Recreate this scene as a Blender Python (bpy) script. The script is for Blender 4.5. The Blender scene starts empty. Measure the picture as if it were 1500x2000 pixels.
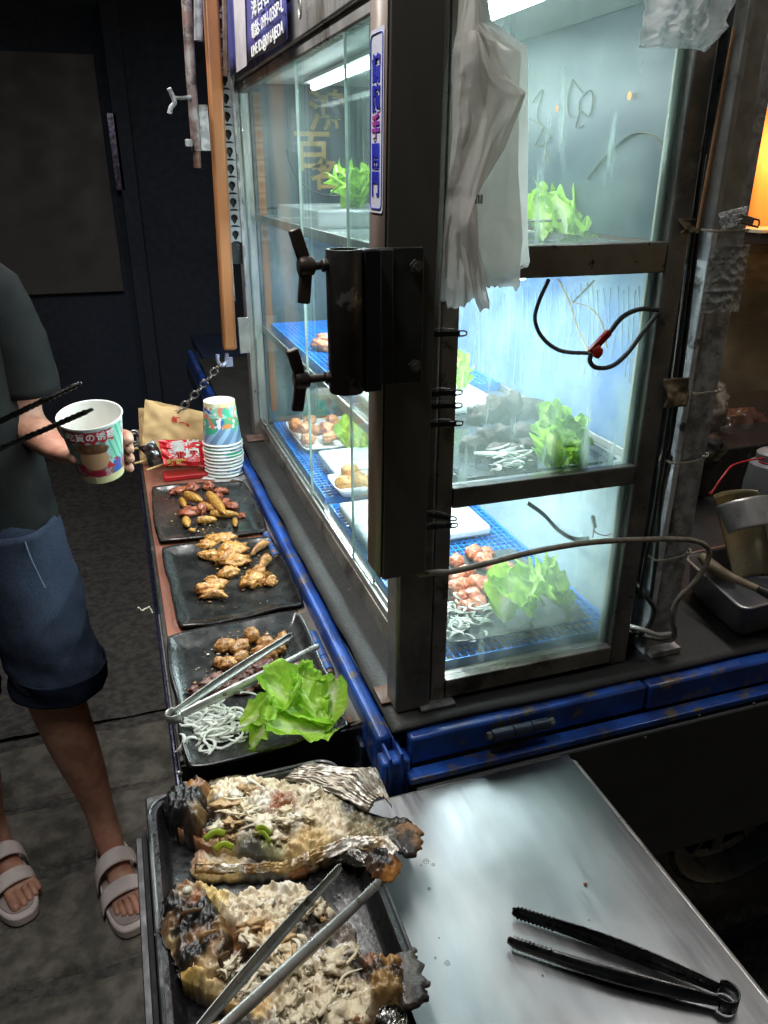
import bpy, math, random
from mathutils import Vector, Matrix, noise, Euler
import numpy as np
R = math.radians
random.seed(7)
S = bpy.context.scene

# ---------------------------------------------------------------- camera
CM = Matrix(((0.947741, 0.127206, -0.292586), (-0.31904, 0.380919, -0.867822), (0.001059, 0.915816, 0.401596)))
CL = Vector((-0.25598, -0.71173, 0.6)); FP = 1503.82
cd = bpy.data.cameras.new('camera'); cam = bpy.data.objects.new('camera', cd)
S.collection.objects.link(cam); S.camera = cam
cd.sensor_fit = 'VERTICAL'; cd.sensor_height = 24.0; cd.lens = 24.0 * FP / 2000
cd.clip_start = 0.01; cd.clip_end = 200
cam.matrix_world = Matrix.Translation(CL) @ CM.to_4x4()
# ---------------------------------------------------------------- night sky, moon, exposure
W = bpy.data.worlds.new('World'); S.world = W; W.use_nodes = True
nt = W.node_tree; nt.nodes.clear()
sk = nt.nodes.new('ShaderNodeTexSky'); sk.sky_type = 'NISHITA'; sk.sun_disc = False
sk.sun_elevation = R(8); sk.sun_rotation = R(120)
bg = nt.nodes.new('ShaderNodeBackground'); bg.inputs[1].default_value = 0.011
ow = nt.nodes.new('ShaderNodeOutputWorld')
nt.links.new(sk.outputs[0], bg.inputs[0]); nt.links.new(bg.outputs[0], ow.inputs[0])
sl = bpy.data.lights.new('moon', 'SUN'); sl.energy = 0.012; sl.angle = R(0.5); sl.color = (.8, .88, 1)
so = bpy.data.objects.new('moon', sl); S.collection.objects.link(so); so.rotation_euler = (R(82), 0, R(60))
S.view_settings.view_transform = 'Standard'; S.view_settings.look = 'None'
S.view_settings.exposure = 0.0; S.view_settings.gamma = 1
try: S.view_settings.use_curve_mapping = False
except Exception: pass
cy = S.cycles
cy.use_denoising = True
cy.max_bounces = 8; cy.diffuse_bounces = 3; cy.glossy_bounces = 3; cy.transmission_bounces = 4
cy.transparent_max_bounces = 24; cy.caustics_reflective = False; cy.caustics_refractive = False
cy.sample_clamp_indirect = 4.0; cy.blur_glossy = 0.5

def strip_light(name, loc, rot, sx, sy, power, color=(1, 1, 1), spread=180):
    l = bpy.data.lights.new(name, 'AREA'); l.shape = 'RECTANGLE'; l.size = sx; l.size_y = sy
    l.energy = power; l.color = color; l.spread = R(spread)
    o = bpy.data.objects.new(name, l); S.collection.objects.link(o); o.location = loc; o.rotation_euler = rot
    return o
CW = (0.86, 0.97, 1.0)
strip_light('upper_tier_light', (.17, .52, .722), (0, 0, 0), .03, .85, 6, CW)
strip_light('middle_tier_light', (.17, .52, .492), (0, 0, 0), .03, .85, 8, CW)
strip_light('lower_tier_light', (.17, .52, .250), (0, 0, 0), .03, .85, 8, CW)
strip_light('added_shelf_light', (-.33, .62, 1.283), (0, R(-8), 0), .05, 1.9, 26, (1, .985, .96))  # added lamp out of view, brightens the serving shelf
strip_light('added_table_light', (.70, .42, 1.362), (0, 0, 0), .06, 1.3, 10, (1, .96, .93))  # added lamp out of view, brightens the steel table
strip_light('grill_lamp_light', (1.30, .72, .66), (R(72), 0, 0), .3, .1, 3.4, (1, .42, .08))

# ---------------------------------------------------------------- helpers
def at(px, py, **k):
    """point of the place that the photograph shows at pixel (px, py) on the plane z=, x= or y="""
    d = CM @ Vector(((px - 750) / FP, -(py - 1000) / FP, -1))
    (a, v), = k.items(); i = 'xyz'.index(a)
    return CL + d * ((v - CL[i]) / d[i])

MATS = {}
def pm(name, c1, c2=None, rough=.5, metal=0, ns=30, detail=5, thr=(.42, .6), bump=.1, bs=None, spec=.5, vc=False,
       trans=0, alpha=1, emis=0, coat=0, rr=.12, stretch=(1, 1, 1), sss=0, c3=None, ns3=8, thr3=(.55, .65), bd=.002):
    if name in MATS: return MATS[name]
    m = bpy.data.materials.new(name); m.use_nodes = True; t = m.node_tree; t.nodes.clear(); N = t.nodes.new; L = t.links.new
    out = N('ShaderNodeOutputMaterial'); b = N('ShaderNodeBsdfPrincipled')
    tc = N('ShaderNodeTexCoord'); mp = N('ShaderNodeMapping'); mp.inputs['Scale'].default_value = stretch
    L(tc.outputs['Object'], mp.inputs[0])
    n1 = N('ShaderNodeTexNoise'); n1.inputs['Scale'].default_value = ns; n1.inputs['Detail'].default_value = detail
    L(mp.outputs[0], n1.inputs['Vector'])
    r = N('ShaderNodeValToRGB'); c2 = c2 or tuple(x * .75 for x in c1)
    r.color_ramp.elements[0].position = thr[0]; r.color_ramp.elements[1].position = thr[1]
    r.color_ramp.elements[0].color = (*c1, 1); r.color_ramp.elements[1].color = (*c2, 1)
    L(n1.outputs[0], r.inputs[0]); col = r.outputs[0]
    if c3:
        n3 = N('ShaderNodeTexNoise'); n3.inputs['Scale'].default_value = ns3; n3.inputs['Detail'].default_value = 7; n3.inputs['Roughness'].default_value = .65
        L(mp.outputs[0], n3.inputs['Vector'])
        r3 = N('ShaderNodeMapRange'); r3.inputs[1].default_value = thr3[0]; r3.inputs[2].default_value = thr3[1]
        L(n3.outputs[0], r3.inputs[0]); mx = N('ShaderNodeMix'); mx.data_type = 'RGBA'
        L(r3.outputs[0], mx.inputs[0]); L(col, mx.inputs[6]); mx.inputs[7].default_value = (*c3, 1); col = mx.outputs[2]
    if vc:
        a = N('ShaderNodeVertexColor'); a.layer_name = 'Col'
        mx = N('ShaderNodeMix'); mx.data_type = 'RGBA'; mx.blend_type = 'MULTIPLY'; mx.inputs[0].default_value = 1
        L(a.outputs[0], mx.inputs[6]); L(col, mx.inputs[7]); col = mx.outputs[2]
    L(col, b.inputs['Base Color'])
    mr = N('ShaderNodeMapRange'); mr.inputs[3].default_value = max(.02, rough - rr); mr.inputs[4].default_value = min(1, rough + rr)
    mr.inputs[1].default_value = .3; mr.inputs[2].default_value = .7
    n2 = N('ShaderNodeTexNoise'); n2.inputs['Scale'].default_value = bs or ns * 2; n2.inputs['Detail'].default_value = 6
    L(mp.outputs[0], n2.inputs['Vector']); L(n2.outputs[0], mr.inputs[0]); L(mr.outputs[0], b.inputs['Roughness'])
    b.inputs['Metallic'].default_value = metal; b.inputs['Specular IOR Level'].default_value = spec
    b.inputs['Coat Weight'].default_value = coat; b.inputs['Coat Roughness'].default_value = .12
    if sss:
        b.inputs['Subsurface Weight'].default_value = sss; b.inputs['Subsurface Radius'].default_value = (.5, .25, .12)
        b.inputs['Subsurface Scale'].default_value = .006
    if bump:
        bp = N('ShaderNodeBump'); bp.inputs['Strength'].default_value = bump; bp.inputs['Distance'].default_value = bd
        L(n2.outputs[0], bp.inputs['Height']); L(bp.outputs[0], b.inputs['Normal'])
    if emis:
        b.inputs['Emission Strength'].default_value = emis; L(col, b.inputs['Emission Color'])
    sh = b.outputs[0]
    if trans:
        tl = N('ShaderNodeBsdfTranslucent'); L(col, tl.inputs[0]); ms = N('ShaderNodeMixShader'); ms.inputs[0].default_value = trans
        L(sh, ms.inputs[1]); L(tl.outputs[0], ms.inputs[2]); sh = ms.outputs[0]
    if alpha < 1:
        tr = N('ShaderNodeBsdfTransparent'); ms = N('ShaderNodeMixShader'); ms.inputs[0].default_value = alpha
        L(tr.outputs[0], ms.inputs[1]); L(sh, ms.inputs[2]); sh = ms.outputs[0]
    L(sh, out.inputs[0]); MATS[name] = m
    return m

def glass_mat(name, tint, film, film_lo, film_hi, scale=9, stretch=(1, 1, 1), refl=.35, scratch=.5):
    """clear pane with a greasy film: transparent + mirror at grazing angles + pale scattering film"""
    m = bpy.data.materials.new(name); m.use_nodes = True; t = m.node_tree; t.nodes.clear(); N = t.nodes.new; L = t.links.new
    out = N('ShaderNodeOutputMaterial'); tr = N('ShaderNodeBsdfTransparent'); tr.inputs[0].default_value = (*tint, 1)
    gl = N('ShaderNodeBsdfGlossy'); gl.inputs['Roughness'].default_value = .03
    fr = N('ShaderNodeFresnel'); fr.inputs[0].default_value = 1.45
    mu = N('ShaderNodeMath'); mu.operation = 'MULTIPLY'; mu.inputs[1].default_value = refl; L(fr.outputs[0], mu.inputs[0])
    m1 = N('ShaderNodeMixShader'); L(mu.outputs[0], m1.inputs[0]); L(tr.outputs[0], m1.inputs[1]); L(gl.outputs[0], m1.inputs[2])
    tc = N('ShaderNodeTexCoord'); mp = N('ShaderNodeMapping'); mp.inputs['Scale'].default_value = stretch; L(tc.outputs['Object'], mp.inputs[0])
    n = N('ShaderNodeTexNoise'); n.inputs['Scale'].default_value = scale; n.inputs['Detail'].default_value = 8; n.inputs['Roughness'].default_value = .65
    n.inputs['Distortion'].default_value = .6
    L(mp.outputs[0], n.inputs['Vector'])
    mr = N('ShaderNodeMapRange'); mr.inputs[1].default_value = .38; mr.inputs[2].default_value = .72
    mr.inputs[3].default_value = film_lo; mr.inputs[4].default_value = film_hi; L(n.outputs[0], mr.inputs[0])
    v = N('ShaderNodeTexNoise'); v.inputs['Scale'].default_value = 60; v.inputs['Detail'].default_value = 3
    mp2 = N('ShaderNodeMapping'); mp2.inputs['Scale'].default_value = (1, 1, .12); mp2.inputs['Rotation'].default_value = (.3, .5, 0)
    L(tc.outputs['Object'], mp2.inputs[0]); L(mp2.outputs[0], v.inputs['Vector'])
    vr = N('ShaderNodeMapRange'); vr.inputs[1].default_value = .62; vr.inputs[2].default_value = .72; vr.inputs[3].default_value = 0; vr.inputs[4].default_value = scratch * film_hi
    L(v.outputs[0], vr.inputs[0]); ad = N('ShaderNodeMath'); ad.operation = 'ADD'; L(mr.outputs[0], ad.inputs[0]); L(vr.outputs[0], ad.inputs[1])
    d1 = N('ShaderNodeBsdfDiffuse'); d1.inputs[0].default_value = (*film, 1); d2 = N('ShaderNodeBsdfTranslucent'); d2.inputs[0].default_value = (*film, 1)
    md = N('ShaderNodeMixShader'); md.inputs[0].default_value = .6; L(d1.outputs[0], md.inputs[1]); L(d2.outputs[0], md.inputs[2])
    m2 = N('ShaderNodeMixShader'); L(ad.outputs[0], m2.inputs[0]); L(m1.outputs[0], m2.inputs[1]); L(md.outputs[0], m2.inputs[2])
    L(m2.outputs[0], out.inputs[0]); MATS[name] = m
    return m

def emit_mat(name, col, k):
    m = bpy.data.materials.new(name); m.use_nodes = True; t = m.node_tree; t.nodes.clear()
    e = t.nodes.new('ShaderNodeEmission'); e.inputs[0].default_value = (*col, 1); e.inputs[1].default_value = k
    o = t.nodes.new('ShaderNodeOutputMaterial'); t.links.new(e.outputs[0], o.inputs[0]); MATS[name] = m; return m

def nz(p, s, seed=0): return noise.noise(Vector(p) * s + Vector((seed * 3.1, seed * 1.7, seed * 2.3)))
def fbm(p, s, seed=0, o=4):
    return noise.fractal(Vector(p) * s + Vector((seed * 3.1, seed * 1.7, seed * 2.3)), 1.0, 2.0, o)

def _ico(n):
    import bmesh
    bm = bmesh.new(); bmesh.ops.create_icosphere(bm, subdivisions=n, radius=1)
    v = [x.co.copy() for x in bm.verts]; f = [[q.index for q in x.verts] for x in bm.faces]; bm.free(); return v, f
ICO = {n: _ico(n) for n in (1, 2, 3, 4)}

class MB:
    def __init__(s): s.v = []; s.f = []; s.c = []; s.col = None
    def _add(s, vs, fs, cols=None):
        b = len(s.v); s.v += [Vector(q) for q in vs]; s.f += [[b + i for i in f] for f in fs]
        if cols is None: cols = [s.col or (1, 1, 1)] * len(vs)
        s.c += cols; return s
    def box(s, x0, x1, y0, y1, z0, z1, M=None):
        vs = [Vector((x, y, z)) for x in (x0, x1) for y in (y0, y1) for z in (z0, z1)]
        if M is not None: vs = [M @ q for q in vs]
        return s._add(vs, [(0, 1, 3, 2), (4, 6, 7, 5), (0, 4, 5, 1), (2, 3, 7, 6), (0, 2, 6, 4), (1, 5, 7, 3)])
    def bar(s, a, b, w, h, up=(0, 0, 1)):
        a = Vector(a); b = Vector(b); d = (b - a).normalized(); u = Vector(up); r = d.cross(u)
        if r.length < 1e-4: r = d.cross(Vector((1, 0, 0)))
        r.normalize(); u = r.cross(d)
        vs = [p + r * (w / 2 * i) + u * (h / 2 * j) for p in (a, b) for i, j in ((-1, -1), (1, -1), (1, 1), (-1, 1))]
        return s._add(vs, [(0, 3, 2, 1), (4, 5, 6, 7), (0, 1, 5, 4), (1, 2, 6, 5), (2, 3, 7, 6), (3, 0, 4, 7)])
    def tube(s, pts, r, seg=10, closed=False, sub=0, flat=None, caps=True, nrm=None):
        pts = [Vector(p) for p in pts]
        if sub: pts = spline(pts, sub, closed)
        n = len(pts); rs = r if isinstance(r, (list, tuple)) else [r] * n
        if len(rs) != n: rs = [rs[min(len(rs) - 1, int(i * len(rs) / n))] if 0 else lerpl(rs, i / (n - 1)) for i in range(n)]
        vs = []; u = None
        for i, p in enumerate(pts):
            d = (pts[(i + 1) % n] - pts[i - 1]) if closed else (pts[min(i + 1, n - 1)] - pts[max(i - 1, 0)])
            d = d.normalized() if d.length > 1e-9 else Vector((0, 0, 1))
            if nrm is not None: u = Vector(nrm) - d * d.dot(Vector(nrm))
            elif u is None:
                u = d.orthogonal()
            u = (u - d * u.dot(d)); u.normalize(); w = d.cross(u)
            for k in range(seg):
                a = 2 * math.pi * k / seg; fx, fy = flat or (1, 1)
                vs.append(p + (u * math.cos(a) * fx + w * math.sin(a) * fy) * rs[i])
        fs = []
        for i in range(n if closed else n - 1):
            j = (i + 1) % n
            for k in range(seg):
                l = (k + 1) % seg; fs.append((i * seg + k, i * seg + l, j * seg + l, j * seg + k))
        if caps and not closed: fs += [tuple(range(seg))[::-1], tuple((n - 1) * seg + k for k in range(seg))]
        return s._add(vs, fs)
    def lathe(s, prof, M=None, seg=32, colf=None):
        vs = []; cs = []
        for (r, z) in prof:
            for k in range(seg):
                a = 2 * math.pi * k / seg; vs.append(Vector((r * math.cos(a), r * math.sin(a), z)))
                cs.append(colf(a, z, r) if colf else (s.col or (1, 1, 1)))
        if M is not None: vs = [M @ q for q in vs]
        n = len(prof); fs = [(i * seg + k, i * seg + (k + 1) % seg, (i + 1) * seg + (k + 1) % seg, (i + 1) * seg + k) for i in range(n - 1) for k in range(seg)]
        return s._add(vs, fs, cs)
    def grid(s, fn, nu, nv, cf=None, flip=False):
        vs = []; cs = []
        for j in range(nv + 1):
            for i in range(nu + 1):
                u, v = i / nu, j / nv; vs.append(Vector(fn(u, v))); cs.append(cf(u, v) if cf else (s.col or (1, 1, 1)))
        fs = [(j * (nu + 1) + i, j * (nu + 1) + i + 1, (j + 1) * (nu + 1) + i + 1, (j + 1) * (nu + 1) + i) for j in range(nv) for i in range(nu)]
        if flip: fs = [f[::-1] for f in fs]
        return s._add(vs, fs, cs)
    def blob(s, c, r, n=3, amp=.15, fr=2.2, seed=0, rot=(0, 0, 0), amp2=.04, fr2=8, cf=None):
        V, F = ICO[n]; c = Vector(c); E_ = Euler(rot).to_matrix(); r = Vector(r if hasattr(r, '__len__') else (r, r, r)); vs = []; cs = []
        for q in V:
            k = 1 + amp * nz(q, fr, seed) * 1.6 + amp2 * nz(q, fr2, seed + 5) * 1.6
            p = Vector((q.x * r.x, q.y * r.y, q.z * r.z)) * k; vs.append(c + E_ @ p); cs.append(cf(q, k) if cf else (s.col or (1, 1, 1)))
        return s._add(vs, F, cs)
    def prism(s, pts2, fn, h0, h1):
        """outline pts2 (list of 2-tuples) swept between heights; fn(a,b,h)->xyz"""
        n = len(pts2); vs = [fn(a, b, h) for h in (h0, h1) for a, b in pts2]
        return s._add(vs, [tuple(range(n))[::-1], tuple(range(n, 2 * n))] + [(i, (i + 1) % n, n + (i + 1) % n, n + i) for i in range(n)])

def lerpl(a, t):
    x = t * (len(a) - 1); i = min(int(x), len(a) - 2); f = x - i
    return a[i] * (1 - f) + a[i + 1] * f
def spline(P, sub, closed=False):
    n = len(P); o = []
    rng = range(n if closed else n - 1)
    for i in rng:
        p0 = P[i - 1] if (closed or i > 0) else P[0] * 2 - P[1]; p1 = P[i]; p2 = P[(i + 1) % n]
        p3 = P[(i + 2) % n] if (closed or i + 2 < n) else P[-1] * 2 - P[-2]
        for k in range(sub):
            t = k / sub
            o.append(.5 * ((2 * p1) + (p2 - p0) * t + (2 * p0 - 5 * p1 + 4 * p2 - p3) * t * t + (3 * p1 - p0 - 3 * p2 + p3) * t ** 3))
    if not closed: o.append(P[-1].copy())
    return o

OFF = {}
COL = S.collection
def thing(name, label, cat, loc=(0, 0, 0), group=None, rz=0, local=False):
    o = bpy.data.objects.new(name, None); COL.objects.link(o); o.location = loc; o.rotation_euler = (0, 0, rz); o.empty_display_size = .02
    o['label'] = label; o['category'] = cat
    if group: o['group'] = group
    OFF[o.name] = Vector((0, 0, 0)) if local else Vector(loc)
    return o
def mesh(name, mb, m, smooth=True):
    me = bpy.data.meshes.new(name); me.from_pydata([tuple(q) for q in mb.v], [], mb.f); me.validate(); me.update()
    if any(c != (1, 1, 1) for c in mb.c):
        a = me.color_attributes.new('Col', 'FLOAT_COLOR', 'POINT')
        a.data.foreach_set('color', np.array([(c[0], c[1], c[2], 1) for c in mb.c], dtype=np.float32).ravel())
    if m: me.materials.append(m)
    if smooth: me.polygons.foreach_set('use_smooth', [True] * len(me.polygons))
    return me
def fin(o, smooth, bevel, solid, sub, angle):
    if solid:
        md = o.modifiers.new('solid', 'SOLIDIFY'); md.thickness = solid; md.offset = 0
    if bevel:
        md = o.modifiers.new('bevel', 'BEVEL'); md.width = bevel; md.segments = 2; md.limit_method = 'ANGLE'; md.angle_limit = R(35)
    if sub:
        md = o.modifiers.new('sub', 'SUBSURF'); md.levels = sub; md.render_levels = sub
    if smooth and angle:
        o.data.set_sharp_from_angle(angle=R(angle))
def part(name, mb, m, parent, smooth=True, bevel=0, solid=0, sub=0, angle=40, label=None, stuff=False):
    o = bpy.data.objects.new(name, mesh(name, mb, m, smooth)); COL.objects.link(o)
    if parent is not None:
        o.parent = parent
        if parent.name in OFF: o.location = -OFF[parent.name]
    fin(o, smooth, bevel, solid, sub, angle)
    if label: o['label'] = label
    if stuff: o['kind'] = 'stuff'
    return o
def solo(name, mb, m, label, cat, group=None, smooth=True, bevel=0, solid=0, sub=0, angle=40, kind=None):
    lo = [min(q[i] for q in mb.v) for i in range(3)]; hi = [max(q[i] for q in mb.v) for i in range(3)]
    c = Vector(((lo[0] + hi[0]) / 2, (lo[1] + hi[1]) / 2, lo[2])); mb.v = [q - c for q in mb.v]
    o = bpy.data.objects.new(name, mesh(name, mb, m, smooth)); COL.objects.link(o); o.location = c
    fin(o, smooth, bevel, solid, sub, angle)
    if kind: o['kind'] = kind
    if label: o['label'] = label
    if cat: o['category'] = cat
    if group: o['group'] = group
    return o
def copy_tree(o, parent=None):
    c = o.copy(); COL.objects.link(c)
    if parent is not None: c.parent = parent
    for ch in list(o.children): copy_tree(ch, c)
    return c
def text_part(name, body, size, M, m, parent, bold=0.0, ext=.0003, sx=1, align='CENTER', label=None):
    cu = bpy.data.curves.new('t', 'FONT'); cu.body = body; cu.size = size; cu.extrude = ext; cu.offset = bold
    cu.align_x = align; cu.align_y = 'CENTER'; cu.resolution_u = 3
    to = bpy.data.objects.new('t', cu); COL.objects.link(to)
    dg = bpy.context.evaluated_depsgraph_get(); me = bpy.data.meshes.new_from_object(to.evaluated_get(dg))
    bpy.data.objects.remove(to); me.materials.clear(); me.materials.append(m)
    me.transform(M @ Matrix.Diagonal((sx, 1, 1, 1)))
    o = bpy.data.objects.new(name, me); COL.objects.link(o); o.parent = parent
    if parent.name in OFF: o.location = -OFF[parent.name]
    if label: o['label'] = label
    return o
def frame_mat(o, xa, ya):
    """matrix that maps text x,y onto world axes xa, ya at origin o"""
    xa = Vector(xa).normalized(); ya = Vector(ya).normalized(); za = xa.cross(ya)
    return Matrix(((xa.x, ya.x, za.x, o[0]), (xa.y, ya.y, za.y, o[1]), (xa.z, ya.z, za.z, o[2]), (0, 0, 0, 1)))

def sheet(mb, left, right, dep, nu=24, nv=40, **k):
    """a hanging or lying sheet whose two edges run along the given photograph points on one plane"""
    (a, val), = k.items()
    Lp = [at(*p, **{a: val}) for p in left]; Rp = [at(*p, **{a: val}) for p in right]
    i = 'xyz'.index(a)
    def f(u, v):
        l = lerpl(Lp, v); r = lerpl(Rp, v); p = l * (1 - u) + r * u; p = p.copy(); p[i] += dep(u, v, p); return p
    mb.grid(f, nu, nv); return mb

# ---------------------------------------------------------------- materials
steel = pm('stainless_steel', (.44, .43, .41), (.32, .31, .295), rough=.36, metal=.6, ns=14, bump=.12, bs=60, stretch=(1, 1, .25), c3=(.16, .14, .12), ns3=11, thr3=(.56, .7))
steel_dirty = pm('greasy_frame_steel', (.34, .32, .285), (.18, .17, .15), rough=.38, metal=.45, ns=10, bump=.25, bs=80, c3=(.07, .06, .05), ns3=16, thr3=(.52, .62))
steel_dark = pm('dark_grimy_steel', (.19, .185, .17), (.10, .098, .09), rough=.38, metal=.4, ns=12, bump=.25, bs=70, c3=(.21, .19, .16), ns3=26, thr3=(.54, .64))
galv = pm('galvanised_angle_steel', (.40, .41, .41), (.22, .225, .225), rough=.5, metal=.25, ns=60, detail=8, bump=.4, bs=180, c3=(.06, .055, .045), ns3=18, thr3=(.55, .66))
blackm = pm('worn_black_paint', (.022, .021, .02), (.03, .028, .026), rough=.42, metal=.3, ns=40, bump=.3, bs=120, c3=(.10, .095, .085), ns3=24, thr3=(.62, .66))
blue = pm('chipped_blue_paint', (.012, .075, .36), (.008, .035, .18), rough=.42, ns=18, bump=.3, bs=90, c3=(.10, .085, .065), ns3=34, thr3=(.56, .62), coat=.2)
navy = pm('dark_navy_paint', (.016, .026, .055), (.012, .018, .034), rough=.4, ns=14, bump=.2, bs=60)
rubber = pm('dusty_black_rubber', (.014, .014, .0135), (.022, .0215, .020), rough=.62, ns=14, bump=.25, bs=220, c3=(.085, .08, .072), ns3=60, thr3=(.66, .72))
redboard = pm('red_brown_board', (.26, .095, .055), (.17, .06, .038), rough=.6, ns=10, bump=.25, bs=90, c3=(.34, .24, .18), ns3=34, thr3=(.64, .69), stretch=(1, .35, 1))
rust = pm('rusty_steel', (.11, .055, .035), (.16, .12, .10), rough=.6, metal=.4, ns=40, bump=.5, bs=120)
orange = pm('orange_painted_tube', (.33, .135, .045), (.24, .085, .03), rough=.42, ns=10, bump=.2, bs=60, stretch=(1, 1, .15), c3=(.14, .07, .04), ns3=14, thr3=(.6, .68))
platem = pm('black_glazed_plate', (.009, .010, .010), (.014, .015, .015), rough=.27, ns=16, bump=.22, bs=38, coat=.25, bd=.003, rr=.1, c3=(.14, .13, .11), ns3=170, thr3=(.655, .70))
trayb = pm('black_enamel_tray', (.009, .009, .010), (.013, .013, .014), rough=.34, ns=30, bump=.3, bs=140, c3=(.05, .045, .04), ns3=18, thr3=(.6, .7), rr=.15)
tongm = pm('tongs_steel', (.52, .51, .48), (.36, .35, .33), rough=.36, metal=.72, ns=30, bump=.15, bs=120, c3=(.15, .12, .07), ns3=45, thr3=(.58, .68))
tongd = pm('dark_tongs_steel', (.10, .098, .095), (.06, .06, .058), rough=.3, metal=1, ns=30, bump=.1, bs=120)
whitep = pm('white_plastic', (.78, .78, .76), (.70, .70, .69), rough=.5, ns=8, bump=.1)
leafm = pm('lettuce_leaf', (1, 1, 1), (.82, .9, .7), rough=.32, vc=True, ns=60, bump=.7, bs=110, trans=.5, bd=.003)
onionm = pm('onion_shred', (.92, .93, .88), (.84, .87, .80), rough=.3, ns=40, bump=.1, trans=.5)
foodm = pm('grilled_food', (1.1, 1.1, 1.05), (.50, .36, .26), rough=.34, vc=True, thr=(.44, .66), ns=170, bump=1, bs=260, coat=.35, sss=.1, bd=.003, c3=(.11, .045, .02), ns3=85, thr3=(.60, .70))
fishm = pm('grilled_fish_flesh', (1, 1, 1), (.62, .50, .36), rough=.40, vc=True, thr=(.60, .74), ns=120, bump=.7, bs=170, stretch=(1, .45, 1), coat=.12, sss=.08, bd=.0015)
foilm = pm('crumpled_foil', (.75, .74, .70), (.55, .52, .46), rough=.26, metal=1, ns=60, bump=.9, bs=160, c3=(.34, .17, .04), ns3=22, thr3=(.52, .66))
foilc = pm('singed_foil', (.40, .27, .11), (.20, .11, .04), rough=.4, metal=.4, ns=50, bump=.8, bs=150, c3=(.66, .62, .54), ns3=34, thr3=(.48, .58))
skinm = pm('skin', (.52, .28, .19), (.38, .18, .12), rough=.48, ns=26, bump=.35, bs=260, sss=.1, c3=(.50, .18, .13), ns3=14, thr3=(.5, .75))
shirtm = pm('charcoal_tshirt', (.012, .0128, .0125), (.017, .018, .0175), spec=.08, rough=.92, ns=9, bump=.35, bs=14, bd=.01)
shortm = pm('blue_grey_shorts', (.034, .043, .068), (.020, .027, .046), spec=.1, rough=.93, ns=400, bump=.35, bs=13, bd=.012)
sandalm = pm('pale_pink_sandal', (.66, .57, .54), (.58, .50, .47), rough=.55, ns=20, bump=.15)
bluegrid = pm('blue_plastic_basket', (.02, .26, .85), (.015, .2, .7), rough=.35, ns=30, bump=.1)
cardw = pm('white_board', (.80, .82, .82), (.72, .75, .76), rough=.4, ns=8)
bagw = pm('white_carrier_bag_film', (.95, .94, .90), (.92, .90, .86), rough=.28, ns=10, bump=.9, bs=34, trans=.55, bd=.006)
clearf = pm('clear_bag_film', (.92, .93, .93), (.75, .78, .79), rough=.22, ns=16, bump=.8, bs=40, trans=.5, alpha=.55, bd=.006)
kraft = pm('kraft_paper', (.56, .37, .17), (.48, .31, .14), rough=.75, ns=16, bump=.25, bs=60)
redpk = pm('red_snack_packet', (.52, .012, .018), (.40, .008, .012), rough=.3, ns=12, bump=.3, bs=40)
paperc = pm('white_paper_cup', (.80, .80, .76), (.74, .74, .70), rough=.45, ns=10, bump=.03)
cabled = pm('grimy_beige_cable', (.24, .21, .16), (.13, .115, .09), rough=.55, ns=60, bump=.2)
cableb = pm('black_cable', (.02, .02, .02), rough=.45, ns=40)
tiem = pm('nylon_tie', (.52, .48, .38), rough=.5)
woodm = pm('skewer_wood', (.50, .32, .14), rough=.6, ns=60, stretch=(1, 1, 1))
asph = pm('dark_asphalt', (.115, .105, .095), (.060, .055, .050), rough=.85, ns=45, detail=9, bump=1, bs=110, bd=.012, c3=(.085, .08, .072), ns3=90, thr3=(.6, .66))
conc = pm('worn_concrete', (.185, .168, .142), (.10, .092, .078), rough=.88, ns=20, detail=9, bump=1, bs=70, bd=.01, c3=(.05, .048, .035), ns3=6, thr3=(.5, .66))
inkb = pm('blue_ink', (.02, .03, .42), rough=.4); inkk = pm('black_ink', (.02, .02, .02), rough=.5); inkr = pm('red_ink', (.60, .03, .02), rough=.5)
inkw = pm('white_ink', (.75, .75, .72), rough=.5); inkg = pm('gold_print', (.50, .32, .07), rough=.5)

# ---------------------------------------------------------------- ground, pavement, building
mb = MB(); mb.grid(lambda u, v: ((u - .5) * 80, (v - .3) * 80, -.865 + .0), 4, 4); solo('ground', mb, asph, None, None, kind='structure')
mb = MB(); mb.grid(lambda u, v: (-3 + u * 6.5, 1.26 + v * 2.3, -.853 + .006 * fbm((u * 6.5, v * 2.3, 0), 5, 3) + .004 * nz((u * 6.5, v * 2.3, 0), 22)), 180, 80)
solo('road', mb, asph, None, None, kind='structure')
pv = MB(); pv.box(-3, 3.5, -2.6, 1.25, -.868, -.8625); pave = solo('pavement', pv, asph, None, None, kind='structure')
ys = [1.225, .965, .742, .452, .12, -.25, -.7]
for k in range(6):
    x = -2.4 - random.random() * .4
    while x < 2.6:
        w = random.choice((2.9, 3.4, 3.8)); y1 = ys[k]; y0 = ys[k + 1]; dz = random.uniform(-.004, .003); sd = k * 7 + x
        def f(u, v, x=x, w=w, y0=y0, y1=y1, dz=dz, sd=sd):
            e = .011; X = x + .007 + (w - .014) * u; Y = y0 + e + (y1 - y0 - 2 * e) * v
            ed = min(v, 1 - v) * (y1 - y0); ex = min(u, 1 - u) * w
            Y += (.010 * fbm((X, 0, 0), 9, sd + (5 if v > .5 else 0))) * (1 - min(1, ed / .06))
            dr = max(0, 1 - ed / .018) ** 2 * .014 + max(0, 1 - ex / .012) ** 2 * .014
            return (X, Y, -.848 + dz - dr + .0035 * fbm((X, Y, 0), 14, 2) + .0018 * nz((X, Y, 0), 70))
        m_ = MB(); m_.grid(f, 150, 26); o = part('slab', m_, conc, pave, angle=0); o.location = -pave.location
        x += w
bd = thing('building', 'dark building wall with a dim grey roller shutter behind the stall', 'building', (0, 3.7, -.85))
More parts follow.
